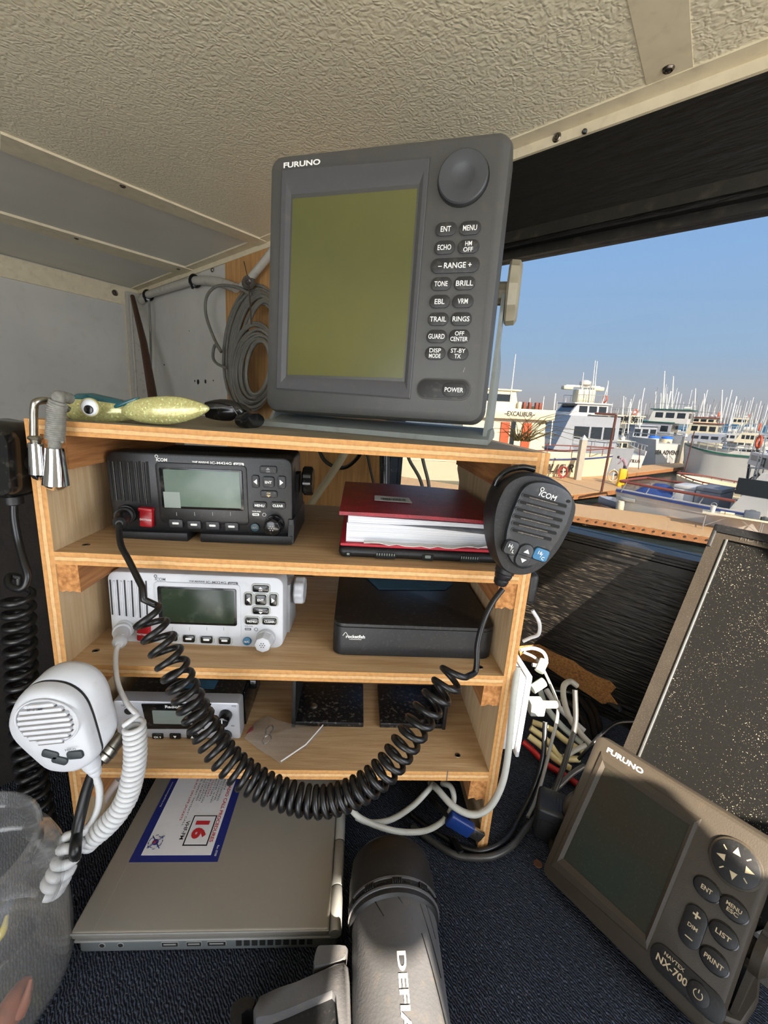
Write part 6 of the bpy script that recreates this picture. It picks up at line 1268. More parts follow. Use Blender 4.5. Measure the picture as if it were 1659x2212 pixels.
def inb(name, label, cat, x0, x1, y0, y1, z0, z1, m, r=.05, par='box'):
    t = thing(name, label, cat, tt.matrix_world @ M.Translation(((x0 + x1) / 2, (y0 + y1) / 2, z0))); b = MB(); b.box(-(x1 - x0) / 2, (x1 - x0) / 2, -(y1 - y0) / 2, (y1 - y0) / 2, 0, (z1 - z0) * .82, 0, r); part(par, b, m, t)
    b = MB(); b.box(-(x1 - x0) / 2 - .02, (x1 - x0) / 2 + .02, -(y1 - y0) / 2 - .02, (y1 - y0) / 2 + .02, (z1 - z0) * .82, z1 - z0, 0, r); part('lid', b, m, t); return t
inb('bait_tank', 'white lidded tank in the cockpit of the nearest white boat', 'tank', L * .30, L * .42, -.7, .6, 1.1, 2.15, WHITEB)
inb('deck_box', 'grey deck box beside the white tank in the nearest white boat', 'box', L * .43, L * .56, -.9, .9, 1.1, 2.25, mat('grey_box', '#6f7278', .6))
t = thing('tarpaulin', 'crumpled navy tarpaulin in the cockpit of the nearest white boat', 'tarpaulin', tt.matrix_world @ M.Translation((L * .21, .2, 1.1))); b = MB(); random.seed(2)
b.loft([[(x + random.uniform(-.1, .1), y, (.75 * (1 - (x / 1.6) ** 2) * (1 - (y / 1.3) ** 2) + .05) * random.uniform(.7, 1.2)) for y in [-1.3 + .26 * i for i in range(11)]] for x in [-1.6 + .32 * i for i in range(11)]], open_=True); part('sheet', b, TARP, t, ang=80)
# table on the nearest dock
pt_ = ep(1575, 1146, .6); tw = .9
a_ = ep(1517, 1143, .6); c_ = ep(1640, 1164, .6); dT_ = (c_ - a_); rz = math.atan2(dT_.y, dT_.x); Lt = dT_.length
tf = eroot('folding_table', 'white-topped folding table on the nearest dock, in front of the white hull', 'table', (a_.x, a_.y, .6), rz)
b = MB(); b.box(-.15, Lt + .2, -.1, .75, .74, .79, 0, .01); part('tabletop', b, CREAM, tf)
for x in (0, Lt):
    for y in (0, .65): b = MB(); b.tube([(x, y, 0), (x, y, .74)], .02, 0, 6); part('leg', b, ALUM, tf)
for x, x2 in ((.05, Lt * .4), (Lt - .05, Lt * .6)): b = MB(); b.tube([(x, 0, .2), (x2, .0, .72)], .015, 0, 5); part('brace', b, ALUM, tf)
for nm, lab, cat, x0, x1, h, m in (('bucket', 'white bucket at the left end of the dock table', 'bucket', .1, .32, .32, WHITEB), ('tool_box', 'grey tool box on the right half of the dock table', 'box', Lt * .66, Lt * .92, .3, mat('slate_box', '#5d636c', .5)), ('tray', 'dark flat tray at the right end of the dock table', 'tray', Lt * .95, Lt + .15, .1, DKBOOT), ('towel', 'rolled cream towel beside the bucket on the dock table', 'towel', .5, 1.0, .11, CREAM)):
    t = thing(nm, lab, cat, tf.matrix_world @ M.Translation(((x0 + x1) / 2, .3, .79)))
    b = MB(); w_ = (x1 - x0) / 2
    if nm == 'bucket': b.lathe([(w_ * .8, 0), (w_, h), (w_ * .92, h), (w_ * .74, .02)], 0, 16); part('shell', b, m, t); b = MB(); b.tube([(w_ * math.cos(a), 0, h + .12 * math.sin(a)) for a in [PI * i / 8 for i in range(9)]], .012, 0, 5); part('handle', b, ALUM, t)
    elif nm == 'towel': b.tube([(-w_, 0, .055), (w_, 0, .055)], .055, 0, 12); part('roll', b, m, t); b = MB(); b.tube([(-w_ * .4, 0, .055), (-w_ * .3, 0, .055)], .06, 0, 12); part('band', b, BROWNR, t)
    else: b.box(-w_, w_, -.2, .2, 0, h, 0, .02); part('body', b, m, t); b = MB(); b.tube([(-w_ * .4, -.0, h), (-w_ * .35, 0, h + .05), (w_ * .35, 0, h + .05), (w_ * .4, 0, h)], .015, 0, 5); part('handle', b, DKBOOT, t)
# dinghy bow left of the nearest boat
a_ = ep(1330, 1092, .2); t = eroot('dinghy', 'small grey dinghy nosing out beside the nearest white boat', 'boat', (a_.x, a_.y, 0), PI * .98)
b = MB(); b.loft([[(x, w * math.cos(PI * i / 8), .55 + .1 * x - .55 * math.sin(PI * i / 8) * (1 - .15 * x)) for i in range(9)] for x, w in ((-1.0, .8), (-.2, .8), (.35, .62), (.75, .32), (.98, .04))]); part('hull', b, GREYB, t)
b = MB(); b.sphere((-.5, 0, .35), (.35, .3, .2), 0); part('yellow_cover', b, mat('yellow_plastic', '#e0ad12', .5), t)
# the cream fishing boat with its name on bow and bridge
s_ = ep(860, 1026, 0); e_ = ep(1312, 1042, 0)
tt, L, hh = boat('cream fishing boat, dark name on the bow and orange doors in the deckhouse', s_, e_, 5.2, 2.0, CREAM, NAVYS, .1, (BROWNR, .55), bowrise=.25)
rr_ = math.atan2((e_ - s_).y, (e_ - s_).x)
inv_ = tt.matrix_world.inverted() @ EX
def loc(px, py, yy): return inv_ @ ed(px, py, yy)
yE = (s_.y + e_.y) / 2
p0_ = inv_ @ ed(1232, 998, e_.y - 1.2)
b = MB(); c_u = loc(1226, 998, yE - 2.2).x / L; word = 'EXCALIBUR'
hbE = lambda u: 2.6 * (1 - max(0, (u - .55) / .45) ** 2.2 * .97) * (.8 + .2 * .6)
for i, ch in enumerate(word):
    u_ = c_u + (i - 4) * .40 / L; y_ = hbE(u_); a_ = math.atan2(hbE(u_ - .01) - hbE(u_ + .01), .02 * L); b.text(ch, 0, 0, .62, 0, 0, bold=.02, T=M.Translation((u_ * L, -y_ - .07, 1.32)) @ M.Rotation(a_, 4, 'Z'), shear=.25)
part('name_lettering', b, INKD, tt)
xa = loc(1075, 930, yE).x; xb = loc(1166, 930, yE).x; zb_ = loc(1120, 962, yE + 2.4).z; zt_ = loc(1120, 903, yE + 2.4).z; z5 = loc(1120, 886, yE + 2.4).z
cabin(tt, xa - 3.5, xb, 4.2, 1.5, zt_, CREAM, .3, ())
for px in (1086, 1145): x = loc(px, 940, yE - 2.1).x; b = MB(); b.box(x - .32, x + .32, -2.16, -2.04, 1.7, zt_ - .25); part('door', b, ORANGE, tt)
x = loc(1110, 935, yE - 2.1).x; b = MB(); b.box(x - .2, x + .1, -2.15, -2.04, 2.4, zt_ - .2); part('window', b, WIN, tt)
b = MB(); b.box(xa - 3.5, xb + .5, -2.45, 2.45, zt_, zt_ + .75, 0, .05); part('upper_bulwark', b, CREAM, tt)
stext(tt, '–EXCALIBUR–', loc(1124, 903, yE - 2.4).x, -2.47, zt_ + .38, .34, 2.3, 0)
cabin(tt, xa - 2.5, loc(1097, 880, yE).x, 2.4, zt_ + .7, zt_ + 2.0, CREAM, .3, ((.1, .9, .4, .8, 's'),), 'wheelhouse', CREAM)
for px in (1105, 1118, 1132, 1150, 1160):
    x = loc(px, 890, yE).x; b = MB(); b.box(x - .12, x + .12, -1.6, -1.3, zt_ + .75, zt_ + 1.25, 0, .04); part('rod_rack', b, CREAM if px % 2 else BROWNR, tt)
for px, py in ((1097, 770), (1138, 860), (1176, 856)): q = loc(px, py, yE); pole(tt, (q.x, -1.2, zt_ + .7), (q.x, -1.2, q.z), .045)
# pale grey yacht with a tall T-shaped mast
s_ = ed(1335, 990, 46); e_ = ed(1165, 990, 42)
tt, L, hh = boat('pale grey motor yacht with high flybridge and T-shaped radar mast', s_, e_, 5.0, 2.6, GREYB, None, .1, (ALUM, .6), bowrise=.3)
inv_ = tt.matrix_world.inverted() @ EX
def rel(px, py, yy=44): return inv_ @ ed(px, py, yy)
zt_ = rel(1240, 897).z; zr = rel(1240, 873).z; z0 = 2.2
cabin(tt, rel(1330, 920).x, rel(1195, 920).x, 4.2, z0, zt_, GREYB, 1.2, ((.08, .3, .35, .7, 's'), (.34, .56, .35, .7, 's'), (.6, .9, .35, .7, 's')))
cabin(tt, rel(1300, 890).x, rel(1218, 890).x, 3.4, zt_, zr, WHITEB, .7, ((.05, .3, .3, .85, 's'), (.36, .62, .3, .85, 's'), (.68, .95, .3, .85, 's'), (.1, .9, .3, .85, 'f')), 'flybridge', WHITEB)
xm = rel(1258, 850).x; zm_ = rel(1255, 836).z
for dx in (-.5, .5): pole(tt, (xm + dx, 0, zr), (xm + dx * .4, 0, zm_), .12, WHITEB, 'mast')
b = MB(); b.box(rel(1302, 836).x, rel(1206, 836).x, -.2, .2, zm_ - .08, zm_ + .12, 0, .05); part('crosstree', b, WHITEB, tt)
for px in (1212, 1298): x = rel(px, 836).x; b = MB(); b.box(x - .45, x + .45, -.35, .35, zm_ - .3, zm_ + .05, 0, .1); part('floodlight', b, CREAM, tt)
clutter(tt, rel(1300, 890).x, rel(1218, 890).x, 1.5, zr + .1, 3, 6)
b = MB(); b.lathe([(.35, zm_ + .1), (.5, zm_ + .2), (.5, zm_ + .45), (.2, zm_ + .6)], 0, 16, M.Translation((xm, 0, 0))); part('radome', b, WHITEB, tt)
b = MB(); b.box(xm - .8, xm + .8, -.6, .6, zr + .1, zr + 1.3, 0, .1); part('mast_house', b, CREAM, tt)
for px, py in ((1280, 780), (1286, 781), (1320, 822), (1249, 806)): q = rel(px, py); pole(tt, (rel(px - (890 - py) * .06, 870).x, .4, zr), (q.x, .4, q.z), .05)
b = MB(); b.box(rel(1338, 899).x, rel(1245, 903).x, -2.2, 2.2, zt_ + .1, zt_ + .18, 0, .03); part('awning', b, WHITEB, tt)
def simple(label, x0, x1, wl, y, H, B, hull, cab, txt=None, stripe=None, rail=None, wins=True, roof=None, stern_right=True, tp=None, extra=()):
    """boat seen across: px x-range, distance y; cab: list of (px0, px1, py_bottom, py_top, material)"""
    a = ed(x0, wl, y); c = ed(x1, wl, y); s, e = (c, a) if stern_right else (a, c)
    t, L, hh = boat(label, V((s.x, y, 0)), V((e.x, y + (.25 * (c - a).length if stern_right else .2), 0)), B, H, hull, stripe, .15, rail)
    iv = t.matrix_world.inverted() @ EX; R_ = lambda px, py: iv @ ed(px, py, y)
    rail = rail or (ALUM, .55)
    for i, (p0, p1, pb, ptp, m) in enumerate(cab):
        u0, u1 = sorted((R_(p0, pb).x, R_(p1, pb).x)); w_ = B * (.8 - .12 * i)
        if i == len(cab) - 1 and wins: clutter(t, u0, u1, w_ / 2 * .85, R_((p0 + p1) / 2, ptp).z + .1, int(x0), 6)
        cabin(t, u0, u1, w_, max(.5, R_(p0, pb).z), R_((p0 + p1) / 2, ptp).z, m, .4, ((.08, .3, .4, .8, 's'), (.38, .62, .4, .8, 's'), (.7, .92, .4, .8, 's'), (.1, .45, .1, .8, 'b'), (.55, .9, .4, .8, 'b')) if wins else (), 'cabin' if i == 0 else 'upper_cabin', roof)
    for px, py, pb in extra: q = R_(px, py); f = R_(px - (pb - py) * .05, pb); pole(t, (f.x, .2, f.z), (q.x, .2, q.z), .0014 * y)
    if txt: w_, px, py, wd, hh_ = txt; q = R_(px, py); sg = 1 if t.matrix_world.to_3x3().col[1].dot(EX.to_3x3().col[1]) < 0 else -1; stext(t, w_, q.x, sg * (B / 2 + .15), q.z, hh_, wd, PI if sg > 0 else 0)
    return t
# a stern seen square-on: built as its own boat running away from the viewer
def astern(label, x0, x1, wl, top, txt, pw, hull, cabs, L=11, skew=.5, stripe=None, extra=(), m=INKD, py=None):
    y = ep((x0 + x1) / 2, wl, 0).y; a = ed(x0, wl, y); c = ed(x1, wl, y); B = (c - a).length * 1.02; H = ed((x0 + x1) / 2, top, y).z; mid = (a + c) / 2
    t, L_, hh = boat(label, V((mid.x, y, 0)), V((mid.x - skew * L, y + L, 0)), B, H, hull, stripe, .1, (ALUM, .5))
    iv = t.matrix_world.inverted() @ EX; R_ = lambda px, q: iv @ ed(px, q, y)
    stext(t, txt, -.05, (R_((x0 + x1) / 2, top).y) * .0, H * .55 if py is None else R_((x0 + x1) / 2, py).z, B * .11, B * pw, -PI / 2, m)
    for k, (u0, u1, w_, z0, z1, mm_, ws) in enumerate(cabs): cabin(t, L * u0, L * u1, B * w_, H * z0, H * z1, mm_, .5, ((.06, .3, .35, .8, 'b'), (.38, .62, .35, .8, 'b'), (.7, .94, .35, .8, 'b'), (.1, .45, .4, .8, 's'), (.55, .9, .4, .8, 's')) if ws else (), 'cabin' if k == 0 else 'upper_cabin', mm_)
    if cabs: clutter(t, L * cabs[-1][0], L * cabs[-1][1], B * cabs[-1][2] * .42, H * cabs[-1][4] + .1, int(x0), 5)
    for px, q, pb in extra: f = R_(px, pb); g_ = R_(px + (pb - q) * .04, q); pole(t, (L * .3, f.y, f.z), (L * .3, g_.y, g_.z), .0014 * y)
    return t
astern('white stern reading NAUTILUS, beside the sport fisher stern', 1322, 1392, 1022, 972, 'NAUTILUS', .62, WHITEB, ((.55, .85, .6, .8, 1.25, CREAM, 1),), 8, .3)
tt = astern('white boat with SEA ADVENTURE across its stern and blue-lidded tanks', 1392, 1494, 1010, 950, 'SEA ADVENTURE', .86, WHITEB, ((.35, .9, .7, .8, 1.42, GREYB, 1), (.5, .8, .4, 1.4, 1.75, CREAM, 1)), 13, .75, extra=((1420, 870, 930), (1380, 880, 940)))
iv = tt.matrix_world; 
for k, (x, y) in enumerate(((2.0, -.9), (2.2, .6))):
    b = MB(); b.lathe([(.55, 0), (.55, .95)], 0, 18); t = thing('bait_tank', ('left' if k else 'right') + ' hand tank with a blue lid on the stern of SEA ADVENTURE', 'tank', iv @ M.Translation((x, y, 2.1 if 1 else 0))); part('drum', b, CREAM, t); b = MB(); b.lathe([(.58, .95), (.58, 1.15), (.3, 1.22)], 0, 18); part('lid', b, mat('bright_blue_lid', '#2a6fd0', .5), t)
simple('cream boat marked ADVENTURE 80 with an orange door, behind the NAUTILUS', 1300, 1378, 965, 62, 2.8, 5, CREAM, ((1310, 1372, 958, 915, CREAM), (1318, 1370, 915, 896, CREAM)), ('ADVENTURE 80', 1345, 905, 4.2, .8), extra=((1345, 855, 900), (1362, 862, 900)))
simple('large grey and white fishing boat with a row of dark windows and a lattice mast', 1372, 1500, 950, 68, 3.2, 6, GREYB, ((1378, 1452, 940, 912, GREYB), (1410, 1490, 912, 886, WHITEB)), None, extra=((1432, 800, 880), (1452, 812, 880), (1412, 845, 885), (1438, 850, 885), (1424, 848, 885)), roof=GREENS)
simple('cream boat with red-topped bridge behind the green-striped boat', 1482, 1560, 950, 76, 3.0, 5, CREAM, ((1488, 1552, 940, 915, CREAM), (1495, 1548, 915, 903, CREAM)), None, roof=BROWNR, extra=((1500, 838, 900), (1520, 850, 900), (1560, 842, 910)))
simple('white boat with a dark green stripe along its side', 1476, 1640, 985, 50, 2.6, 5, WHITEB, ((1490, 1560, 952, 938, GREYB), (1600, 1632, 955, 935, CREAM)), None, GREENS, (ALUM, .5))
astern('small white cabin boat with OLD G on its stern', 1582, 1640, 1010, 972, 'OLD G', .5, WHITEB, ((.15, .6, .9, 1, 1.7, WHITEB, 1),), 7, .1)
simple('white boat with a rust-brown rail just behind the nearest white boat', 1462, 1655, 1040, 33, 1.5, 3.6, CREAM, (), None, None, (BROWNR, .12))
tt = simple('tall white boat cut off by the right edge of the window view', 1632, 1760, 1062, 27, 2.4, 4.4, WHITEB, ((1640, 1740, 1010, 985, WHITEB),), None, None, (ALUM, .7), stern_right=False)
for i, (x0, x1, wl, y, m, lab) in enumerate(((1545, 1600, 938, 90, CANV, 'boat under a blue canvas cover, left of the two beyond the green stripe'), (1600, 1662, 940, 82, CANV, 'boat under a blue canvas cover, right of the two beyond the green stripe'), (1572, 1622, 925, 120, CREAM, 'far yellowish boat above the blue canvas covers'), (1150, 1215, 930, 80, CREAM, 'distant cream boat peeping out behind the name board'), (1630, 1690, 960, 60, GREYB, 'grey boat half hidden at the right edge beyond the OLD G'), (1540, 1600, 958, 64, WHITEB, 'white launch behind the stern marked OLD G'))):
    simple(lab, x0, x1, wl, y, 1.6, 4, WHITEB, ((x0 + 8, x1 - 8, wl - 8, wl - 22, m),), None, wins=(m is not CANV))
# pilings with pyramid caps
for px, pt_, pb, w_, lab in ((1247, 938, 1036, .42, 'concrete piling with pointed white cap before the cream fishing boat'), (1468, 935, 1000, .42, 'concrete piling with pointed cap in front of SEA ADVENTURE'), (1603, 936, 986, .42, 'concrete piling with pointed cap near the OLD G')):
    p = ep(px, pb, .6); h = ed(px, pt_, p.y).z; t = eroot('piling', lab, 'piling', (p.x, p.y, 0), .6); b = MB(); b.box(-w_ / 2, w_ / 2, -w_ / 2, w_ / 2, -.5, h - .35, 0, .03); part('post', b, CONC, t); b = MB(); w2 = w_ / 2 + .02; b.add([(-w2, -w2, h - .36), (w2, -w2, h - .36), (w2, w2, h - .36), (-w2, w2, h - .36), (0, 0, h)], [(0, 1, 4), (1, 2, 4), (2, 3, 4), (3, 0, 4), (0, 3, 2, 1)]); part('cap', b, WHITEB, t)
# rusty posts and rods
for (x0, y0_, x1, y1, r, m, nm, lab) in ((1331, 896, 1299, 1062, .075, RUST, 'davit_post', 'tall rusty leaning post on the second finger dock'), (1500, 932, 1474, 1040, .04, RUST, 'fishing_rod', 'thin brown rod standing up from the nearest white boat'), (1383, 962, 1379, 1014, .035, RUST, 'fishing_rod', 'short thin brown pole beside the NAUTILUS stern'), (1200, 850, 1188, 962, .05, STEELB, 'pole', 'slender pale pole on the bow of the cream fishing boat')):
    yy = ep(x1, max(y1, 1020), .6).y; a = ed(x1, y1, yy); c = ed(x0, y0_, yy); t = eroot(nm, lab, nm.split('_')[-1], a); b = MB(); b.tube([V((0, 0, 0)), (c - a) * .5, c - a], r, 0, 7); part('shaft', b, m, t)
    if nm == 'davit_post': b = MB(); b.tube([c - a, c - a + V((-1.2, 0, .02))], r, 0, 7); part('arm', b, m, t)
p = ep(1612, 1075, 1.5); yy = p.y; pts = [ed(x, y, yy) for x, y in ((1608, 1075), (1622, 985), (1636, 972), (1645, 985))]; t = eroot('rail_frame', 'dark bent tube frame rising from the stern of the right-hand boat', 'frame', pts[0]); b = MB(); b.tube(spline([q - pts[0] for q in pts], 4), .05, 0, 6); part('tube', b, DKBOOT, t); b = MB(); b.tube([ed(1612, 1040, yy) - pts[0], ed(1640, 1022, yy) - pts[0]], .04, 0, 6); part('stay', b, DKBOOT, t)
# yellow dock step, hoses
a = ep(1340, 1050, .6); h = ed(1340, 1012, a.y).z - .6; t = eroot('dock_step', 'bright yellow step stand at the end of the second dock', 'step', (a.x, a.y, .6), .3); YEL = _MT['yellow_plastic']
b = MB(); b.box(-.22, .22, -.2, .2, .1, h, 0, .05); part('body', b, YEL, t); b = MB(); b.box(-.26, .0, -.24, .24, 0, .2, 0, .04); part('foot', b, YEL, t); b = MB(); b.tube([(.22, -.2, h * .9), (.3, -.2, h * .5), (.22, -.2, .1)], .03, 0, 6); part('handle', b, YEL, t)
for px, py, m, lab in ((1214, 1022, mat('red_hose', '#a8443f', .6), 'red hose coiled beside the first piling'), (1322, 1030, mat('cream_hose', '#c9b994', .6), 'cream and red hose coiled on the dock by the yellow step')):
    a = ep(px, py + 12, .6); t = eroot('hose_coil', lab, 'hose', (a.x, a.y, .6)); 
    for k in range(4): b = MB(); b.tube([(.34 * math.cos(q) * (1 - .08 * k), .04 * k, .5 + .42 * math.sin(q) * (1 - .08 * k)) for q in [2 * PI * i / 18 for i in range(18)]], .035, 0, 6, True); part('turn', b, m if k != 2 else BROWNR, t)
    b = MB(); b.tube([(0, .1, 0), (0, .1, 1.0)], .05, 0, 6); part('stand', b, STEELB, t)
# person bending over, seen beyond the yellow step
a = ep(1346, 1030, .6); yy = a.y + .55; f0 = ed(1351, 1008, yy); k = 1.0
pe = eroot('person', 'person in a pale mauve jacket and dark trousers bending forward beyond the yellow step', 'person', (f0.x, yy, .6), 0)
me = bpy.data.meshes.new('body'); vts = [(0, 0, .88), (-.04, 0, 1.08), (-.2, -.02, 1.30), (-.38, -.04, 1.42), (-.48, -.05, 1.44), (-.60, -.05, 1.46), (-.08, .12, .52), (-.02, .12, .08), (-.16, .14, .05), (.06, -.12, .50), (.10, -.12, .08), (-.04, -.14, .05), (-.36, .17, 1.36), (-.42, .2, 1.10), (-.55, .18, .90), (-.36, -.22, 1.36), (-.46, -.26, 1.10), (-.60, -.2, .92)]
eds = [(0, 1), (1, 2), (2, 3), (3, 4), (4, 5), (0, 6), (6, 7), (7, 8), (0, 9), (9, 10), (10, 11), (3, 12), (12, 13), (13, 14), (3, 15), (15, 16), (16, 17)]
me.from_pydata(vts, eds, []); bo = bpy.data.objects.new('body', me); COL.objects.link(bo); bo.parent = pe
sm = bo.modifiers.new('skin', 'SKIN'); rad = [.15, .15, .16, .12, .055, .10, .085, .05, .045, .085, .05, .045, .06, .045, .035, .06, .045, .035]
for i, v in enumerate(me.skin_vertices[0].data): v.radius = (rad[i], rad[i]); v.use_root = (i == 0)
ss = bo.modifiers.new('sub', 'SUBSURF'); ss.levels = ss.render_levels = 2; me.materials.append(mat('mauve_jacket', '#a08690', .8))
def pt2(nm, mb, m, lab=None): return part(nm, mb, m, pe, lab)
b = MB(); b.sphere((-.62, -.05, 1.50), (.10, .085, .12), 0, 14, 10); pt2('hair', b, mat('dark_hair', '#2e241d', .8))
for s in (1, -1):
    b = MB(); b.tube([(-.03, .07 * s, .86), ((-.08 if s > 0 else .06), .12 * s, .52), ((-.02 if s > 0 else .10), .12 * s, .10)], lambda t: .125 - .05 * t, 0, 10); pt2('trouser_leg', b, mat('dark_trousers', '#3b3f4a', .8))
# distant sailing boats: masts over low hulls
random.seed(21)
GM = 'distant sailing yachts along the horizon'; n_ = 0
def yacht(px, top, y, m, boom=True, r=.09):
    f = ed(px, 900, y); h = ed(px + (905 - top) * .05, top, y).z; lab = 'distant sailing yacht whose bare mast rises over the far pontoons'
    t = eroot('sailing_yacht', lab, 'sailing yacht', (f.x, y, 0), random.uniform(-.4, .4), GM)
    b = MB(); L = random.uniform(8, 12); b.loft([[(x, w, .9 + (.2 if x > 0 else 0)), (x, w * .8, -.2), (x, -w * .8, -.2), (x, -w, .9 + (.2 if x > 0 else 0))] for x, w in ((-L * .45, 1.0), (-L * .1, 1.5), (L * .2, 1.3), (L * .5, .1))]); part('hull', b, WHITEB if random.random() < .75 else TARP, t)
    b = MB(); b.box(-L * .2, L * .15, -.9, .9, .9, 1.5, 0, .15); part('coachroof', b, CREAM if random.random() < .6 else CANV, t)
    tilt = (h) * .0; b = MB(); b.tube([(0, 0, .8), (tilt, 0, h)], r, 0, 6); b.tube([(0, -.7, h * .6), (0, .7, h * .6)], r * .5, 0, 4); part('mast', b, m, t)
    if boom: b = MB(); b.tube([(0, 0, 2.2), (-L * .38, 0, 2.3)], .16, 0, 6); part('boom', b, CANV if random.random() < .5 else HAZD, t)
for px, top in ((1088, 862), (1217, 860), (1344, 858), (1318, 870), (1376, 862), (1409, 836), (1426, 868), (1462, 850), (1470, 868), (1482, 800 + 42), (1489, 866), (1497, 850), (1511, 862), (1520, 868), (1535, 862), (1541, 872), (1553, 876), (1567, 842), (1574, 870), (1580, 866), (1590, 864), (1600, 858), (1606, 866), (1613, 864), (1622, 868), (1628, 872), (1640, 876), (1650, 868), (1657, 868), (1233, 868), (1302, 866), (1330, 872), (1355, 868), (1390, 872), (1400, 870), (1448, 872), (1505, 874), (1528, 874), (1548, 866), (1560, 858), (1585, 874), (1595, 876), (1617, 858), (1635, 866), (1645, 872)):
    yacht(px, top, random.uniform(95, 190), HAZM if random.random() < .72 else HAZD, random.random() < .8)
for px, top in ((1380, 838), (1438, 845), (1455, 846), (1515, 842), (1580, 856), (1652, 860)): yacht(px, top, random.uniform(85, 120), HAZM, True, .12)
# far shore and trees, distance haze mixed into their colours
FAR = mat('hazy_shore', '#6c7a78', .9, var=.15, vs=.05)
b = MB(); random.seed(8); prof = []; xx = -500
b.loft([[(x, 420, -.2), (x, 460, -.2), (x, 455, 2.0 + random.uniform(0, 2.2)), (x, 425, 1.5 + random.uniform(0, 1.6))] for x in range(-320, 460, 12)]); o = struct('hills', b, FAR); o.matrix_world = EX; o['label'] = 'low hazy shore on the horizon'
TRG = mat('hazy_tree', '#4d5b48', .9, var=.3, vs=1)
for i, (px, py) in enumerate(((1103, 872), (1114, 874), (1126, 871), (1138, 874), (1147, 873), (1157, 876))):
    p = ed(px, 889, 150); h = ed(px, py, 150).z; t = eroot('tree', 'small round-headed tree in the row on the skyline beside the radar display', 'tree', (p.x, 150, 0), 0, 'row of small trees on the skyline'); b = MB(); b.tube([(0, 0, 0), (0, 0, h * .8)], .15, 0, 6); part('trunk', b, RUST, t)
    b = MB(); random.seed(i)
    for k in range(9): b.sphere((random.uniform(-.7, .7), random.uniform(-.6, .6), h * .8 + random.uniform(-.4, .6)), random.uniform(.4, .7), 0, 8, 6)
    part('crown', b, TRG, t, ang=80)
# ------------------------------------------------------------------ light
EL = math.radians(28); SUN = V((.2 * math.cos(EL), -.98 * math.cos(EL), math.sin(EL))).normalized()
# unseen right-hand wall of the wheelhouse, openings shaped to throw the sun patches (behind the right of the camera)
def wall_with_holes(name, outer, holes, th, m):
    cu = bpy.data.curves.new('w', 'CURVE'); cu.dimensions = '2D'; cu.fill_mode = 'BOTH'; cu.extrude = th / 2
    for lp_ in [outer] + holes:
        sp = cu.splines.new('POLY'); sp.points.add(len(lp_) - 1); sp.use_cyclic_u = True
        for p, q in zip(sp.points, lp_): p.co = (q[0], q[1], 0, 1)
    ob = bpy.data.objects.new('w', cu); COL.objects.link(ob); bpy.context.view_layer.update()
    me = bpy.data.meshes.new_from_object(ob.evaluated_get(bpy.context.evaluated_depsgraph_get())); bpy.data.objects.remove(ob); me.materials.clear(); me.materials.append(m)
    o = bpy.data.objects.new(name, me); COL.objects.link(o); o['kind'] = 'structure'; return o
NU = NB.normalized(); MUU = V((NU.y, -NU.x, 0))
wr_ = wall_with_holes('wall_right', [(CB + .06, ZB - .1), (CB + .06, ZC), (-1.0, ZC), (-1.0, ZB - .1)],
    [[(-.38, .665), (-.372, .555), (-.303, .513), (-.262, .506), (-.25, .45), (-.13, .42), (-.03, .42), (-.035, .742), (-.10, .739), (-.158, .695), (-.30, .69)],
     [(-.027, -.02), (.43, -.02), (.43, .735), (-.027, .735)],  # added opening that lets sun onto the cream bounce slab
     [(-.66, .36), (-.535, .36), (-.535, .505), (-.549, .509), (-.569, .516), (-.589, .521), (-.606, .531), (-.635, .50), (-.66, .44)]], .012, WALLW)
wr_.matrix_world = M(((NU.x, 0, MUU.x, MUU.x * 1.02), (NU.y, 0, MUU.y, MUU.y * 1.02), (0, 1, 0, 0), (0, 0, 0, 1)))
wr_['label'] = 'unseen right wall of the wheelhouse, its openings shaped to throw sun patches'
# back wall on the left of the doorway
pA = corner + dA * 2.6; pB = V((-.95, -1.35, 0)); d = (pB - pA); d.z = 0; d.normalize(); nn = V((d.y, -d.x, 0)) * .03
b = MB(); b.add([tuple(V((p.x, p.y, z)) + o) for p in (pA, pB) for o in (V((0, 0, 0)), nn) for z in (-.98, ZC)], [(0, 1, 3, 2), (4, 6, 7, 5), (0, 4, 5, 1), (2, 3, 7, 6), (0, 2, 6, 4), (1, 5, 7, 3)]); struct('wall_back', b, WALLW, lab='rear wall of the wheelhouse beside the doorway')
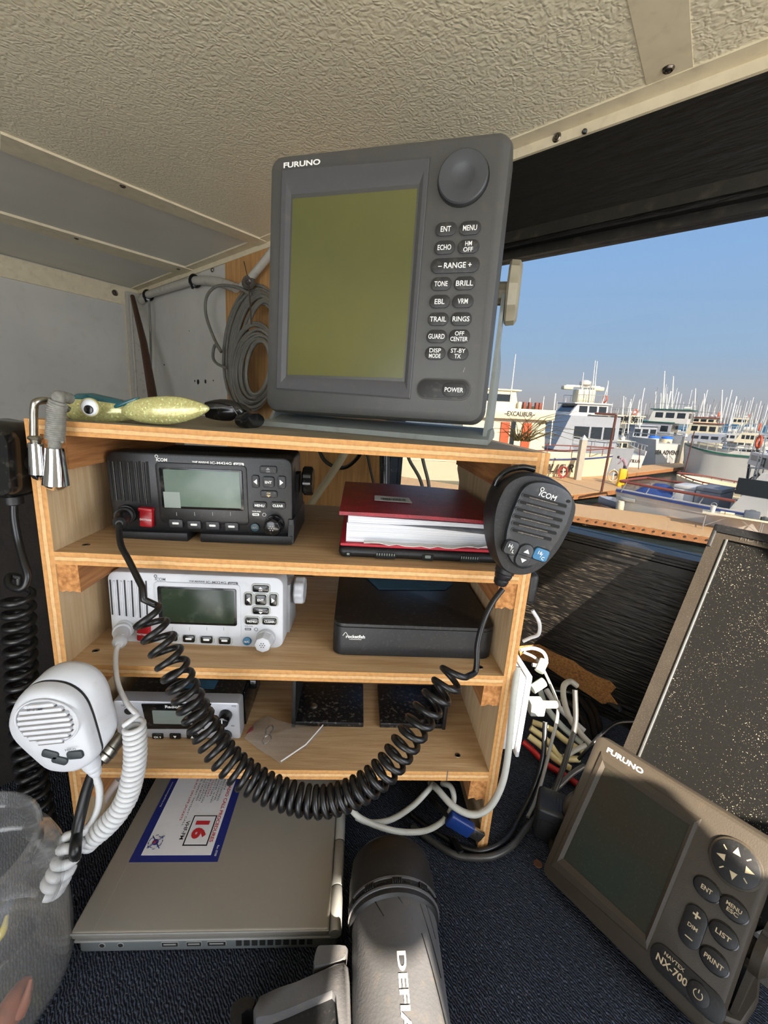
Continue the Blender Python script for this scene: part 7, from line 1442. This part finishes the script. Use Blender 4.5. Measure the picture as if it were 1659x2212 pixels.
# wheelhouse deck behind the console
b = MB(); b.add([(-3.2, -3.5, -.98), (1.2, -3.5, -.98), (1.2, -.30, -.98), (-3.2, -.30, -.98)], [(0, 1, 2, 3)]); struct('floor_2', b, wood('deck_boards', '#77746e', '#5f5c57', 'Y', .6, 8), lab='wooden wheelhouse deck')
sd = bpy.data.lights.new('sun', 'SUN'); sd.energy = 42; sd.angle = math.radians(.4); sd.color = (1, .88, .72)
so = bpy.data.objects.new('sun', sd); COL.objects.link(so); so.rotation_euler = SUN.to_track_quat('Z', 'Y').to_euler()
w = bpy.data.worlds.new('sky'); SC.world = w; w.use_nodes = True; nt = w.node_tree; N = nt.nodes; L = nt.links; bg = N['Background']
tc = N.new('ShaderNodeTexCoord'); dn = N.new('ShaderNodeVectorMath'); dn.operation = 'DOT_PRODUCT'; dn.inputs[1].default_value = UPX; L.new(tc.outputs['Generated'], dn.inputs[0])
r = N.new('ShaderNodeValToRGB'); L.new(dn.outputs['Value'], r.inputs[0]); e = r.color_ramp.elements
def rgb(c, k=1): l = lin(c); return (l[0] * k, l[1] * k, l[2] * k, 1)
e[0].position = 0; e[0].color = rgb('#9a958e'); e[1].position = 1; e[1].color = rgb('#6ea0e0')
for p, c in ((.004, '#bdb7b4'), (.05, '#b9c1cb'), (.12, '#a6c3e0'), (.28, '#98c0ee'), (.5, '#88b6f2')): k = e.new(p); k.color = rgb(c)
ds = N.new('ShaderNodeVectorMath'); ds.operation = 'DOT_PRODUCT'; ds.inputs[1].default_value = SUN; L.new(tc.outputs['Generated'], ds.inputs[0])
r3 = N.new('ShaderNodeValToRGB'); L.new(ds.outputs['Value'], r3.inputs[0]); e = r3.color_ramp.elements
e[0].position = .0; e[0].color = (0, 0, 0, 1); e[1].position = 1; e[1].color = (1, 1, 1, 1)
mx = N.new('ShaderNodeMix'); mx.data_type = 'RGBA'; L.new(r3.outputs[0], mx.inputs['Factor']); L.new(r.outputs[0], mx.inputs['A']); mx.inputs['B'].default_value = (1.3, 1.34, 1.40, 1)
L.new(mx.outputs['Result'], bg.inputs[0]); bg.inputs[1].default_value = 5.8
SC.view_settings.view_transform = 'Standard'; SC.view_settings.look = 'None'; SC.view_settings.exposure = 0; SC.view_settings.gamma = 1
try: SC.view_settings.use_curve_mapping = False
except Exception: pass
# added cream reflector slab on the carpet, out of view, bouncing sun onto the ceiling
b = MB(); b.box(.56, 1.0, -.42, .06, ZB, ZB + .02, 0, .003); struct('bounce_slab', b, mat('cream_reflector', '#ecd29c', .6), lab='added cream slab beyond the right of the frame, bouncing sun onto the ceiling')
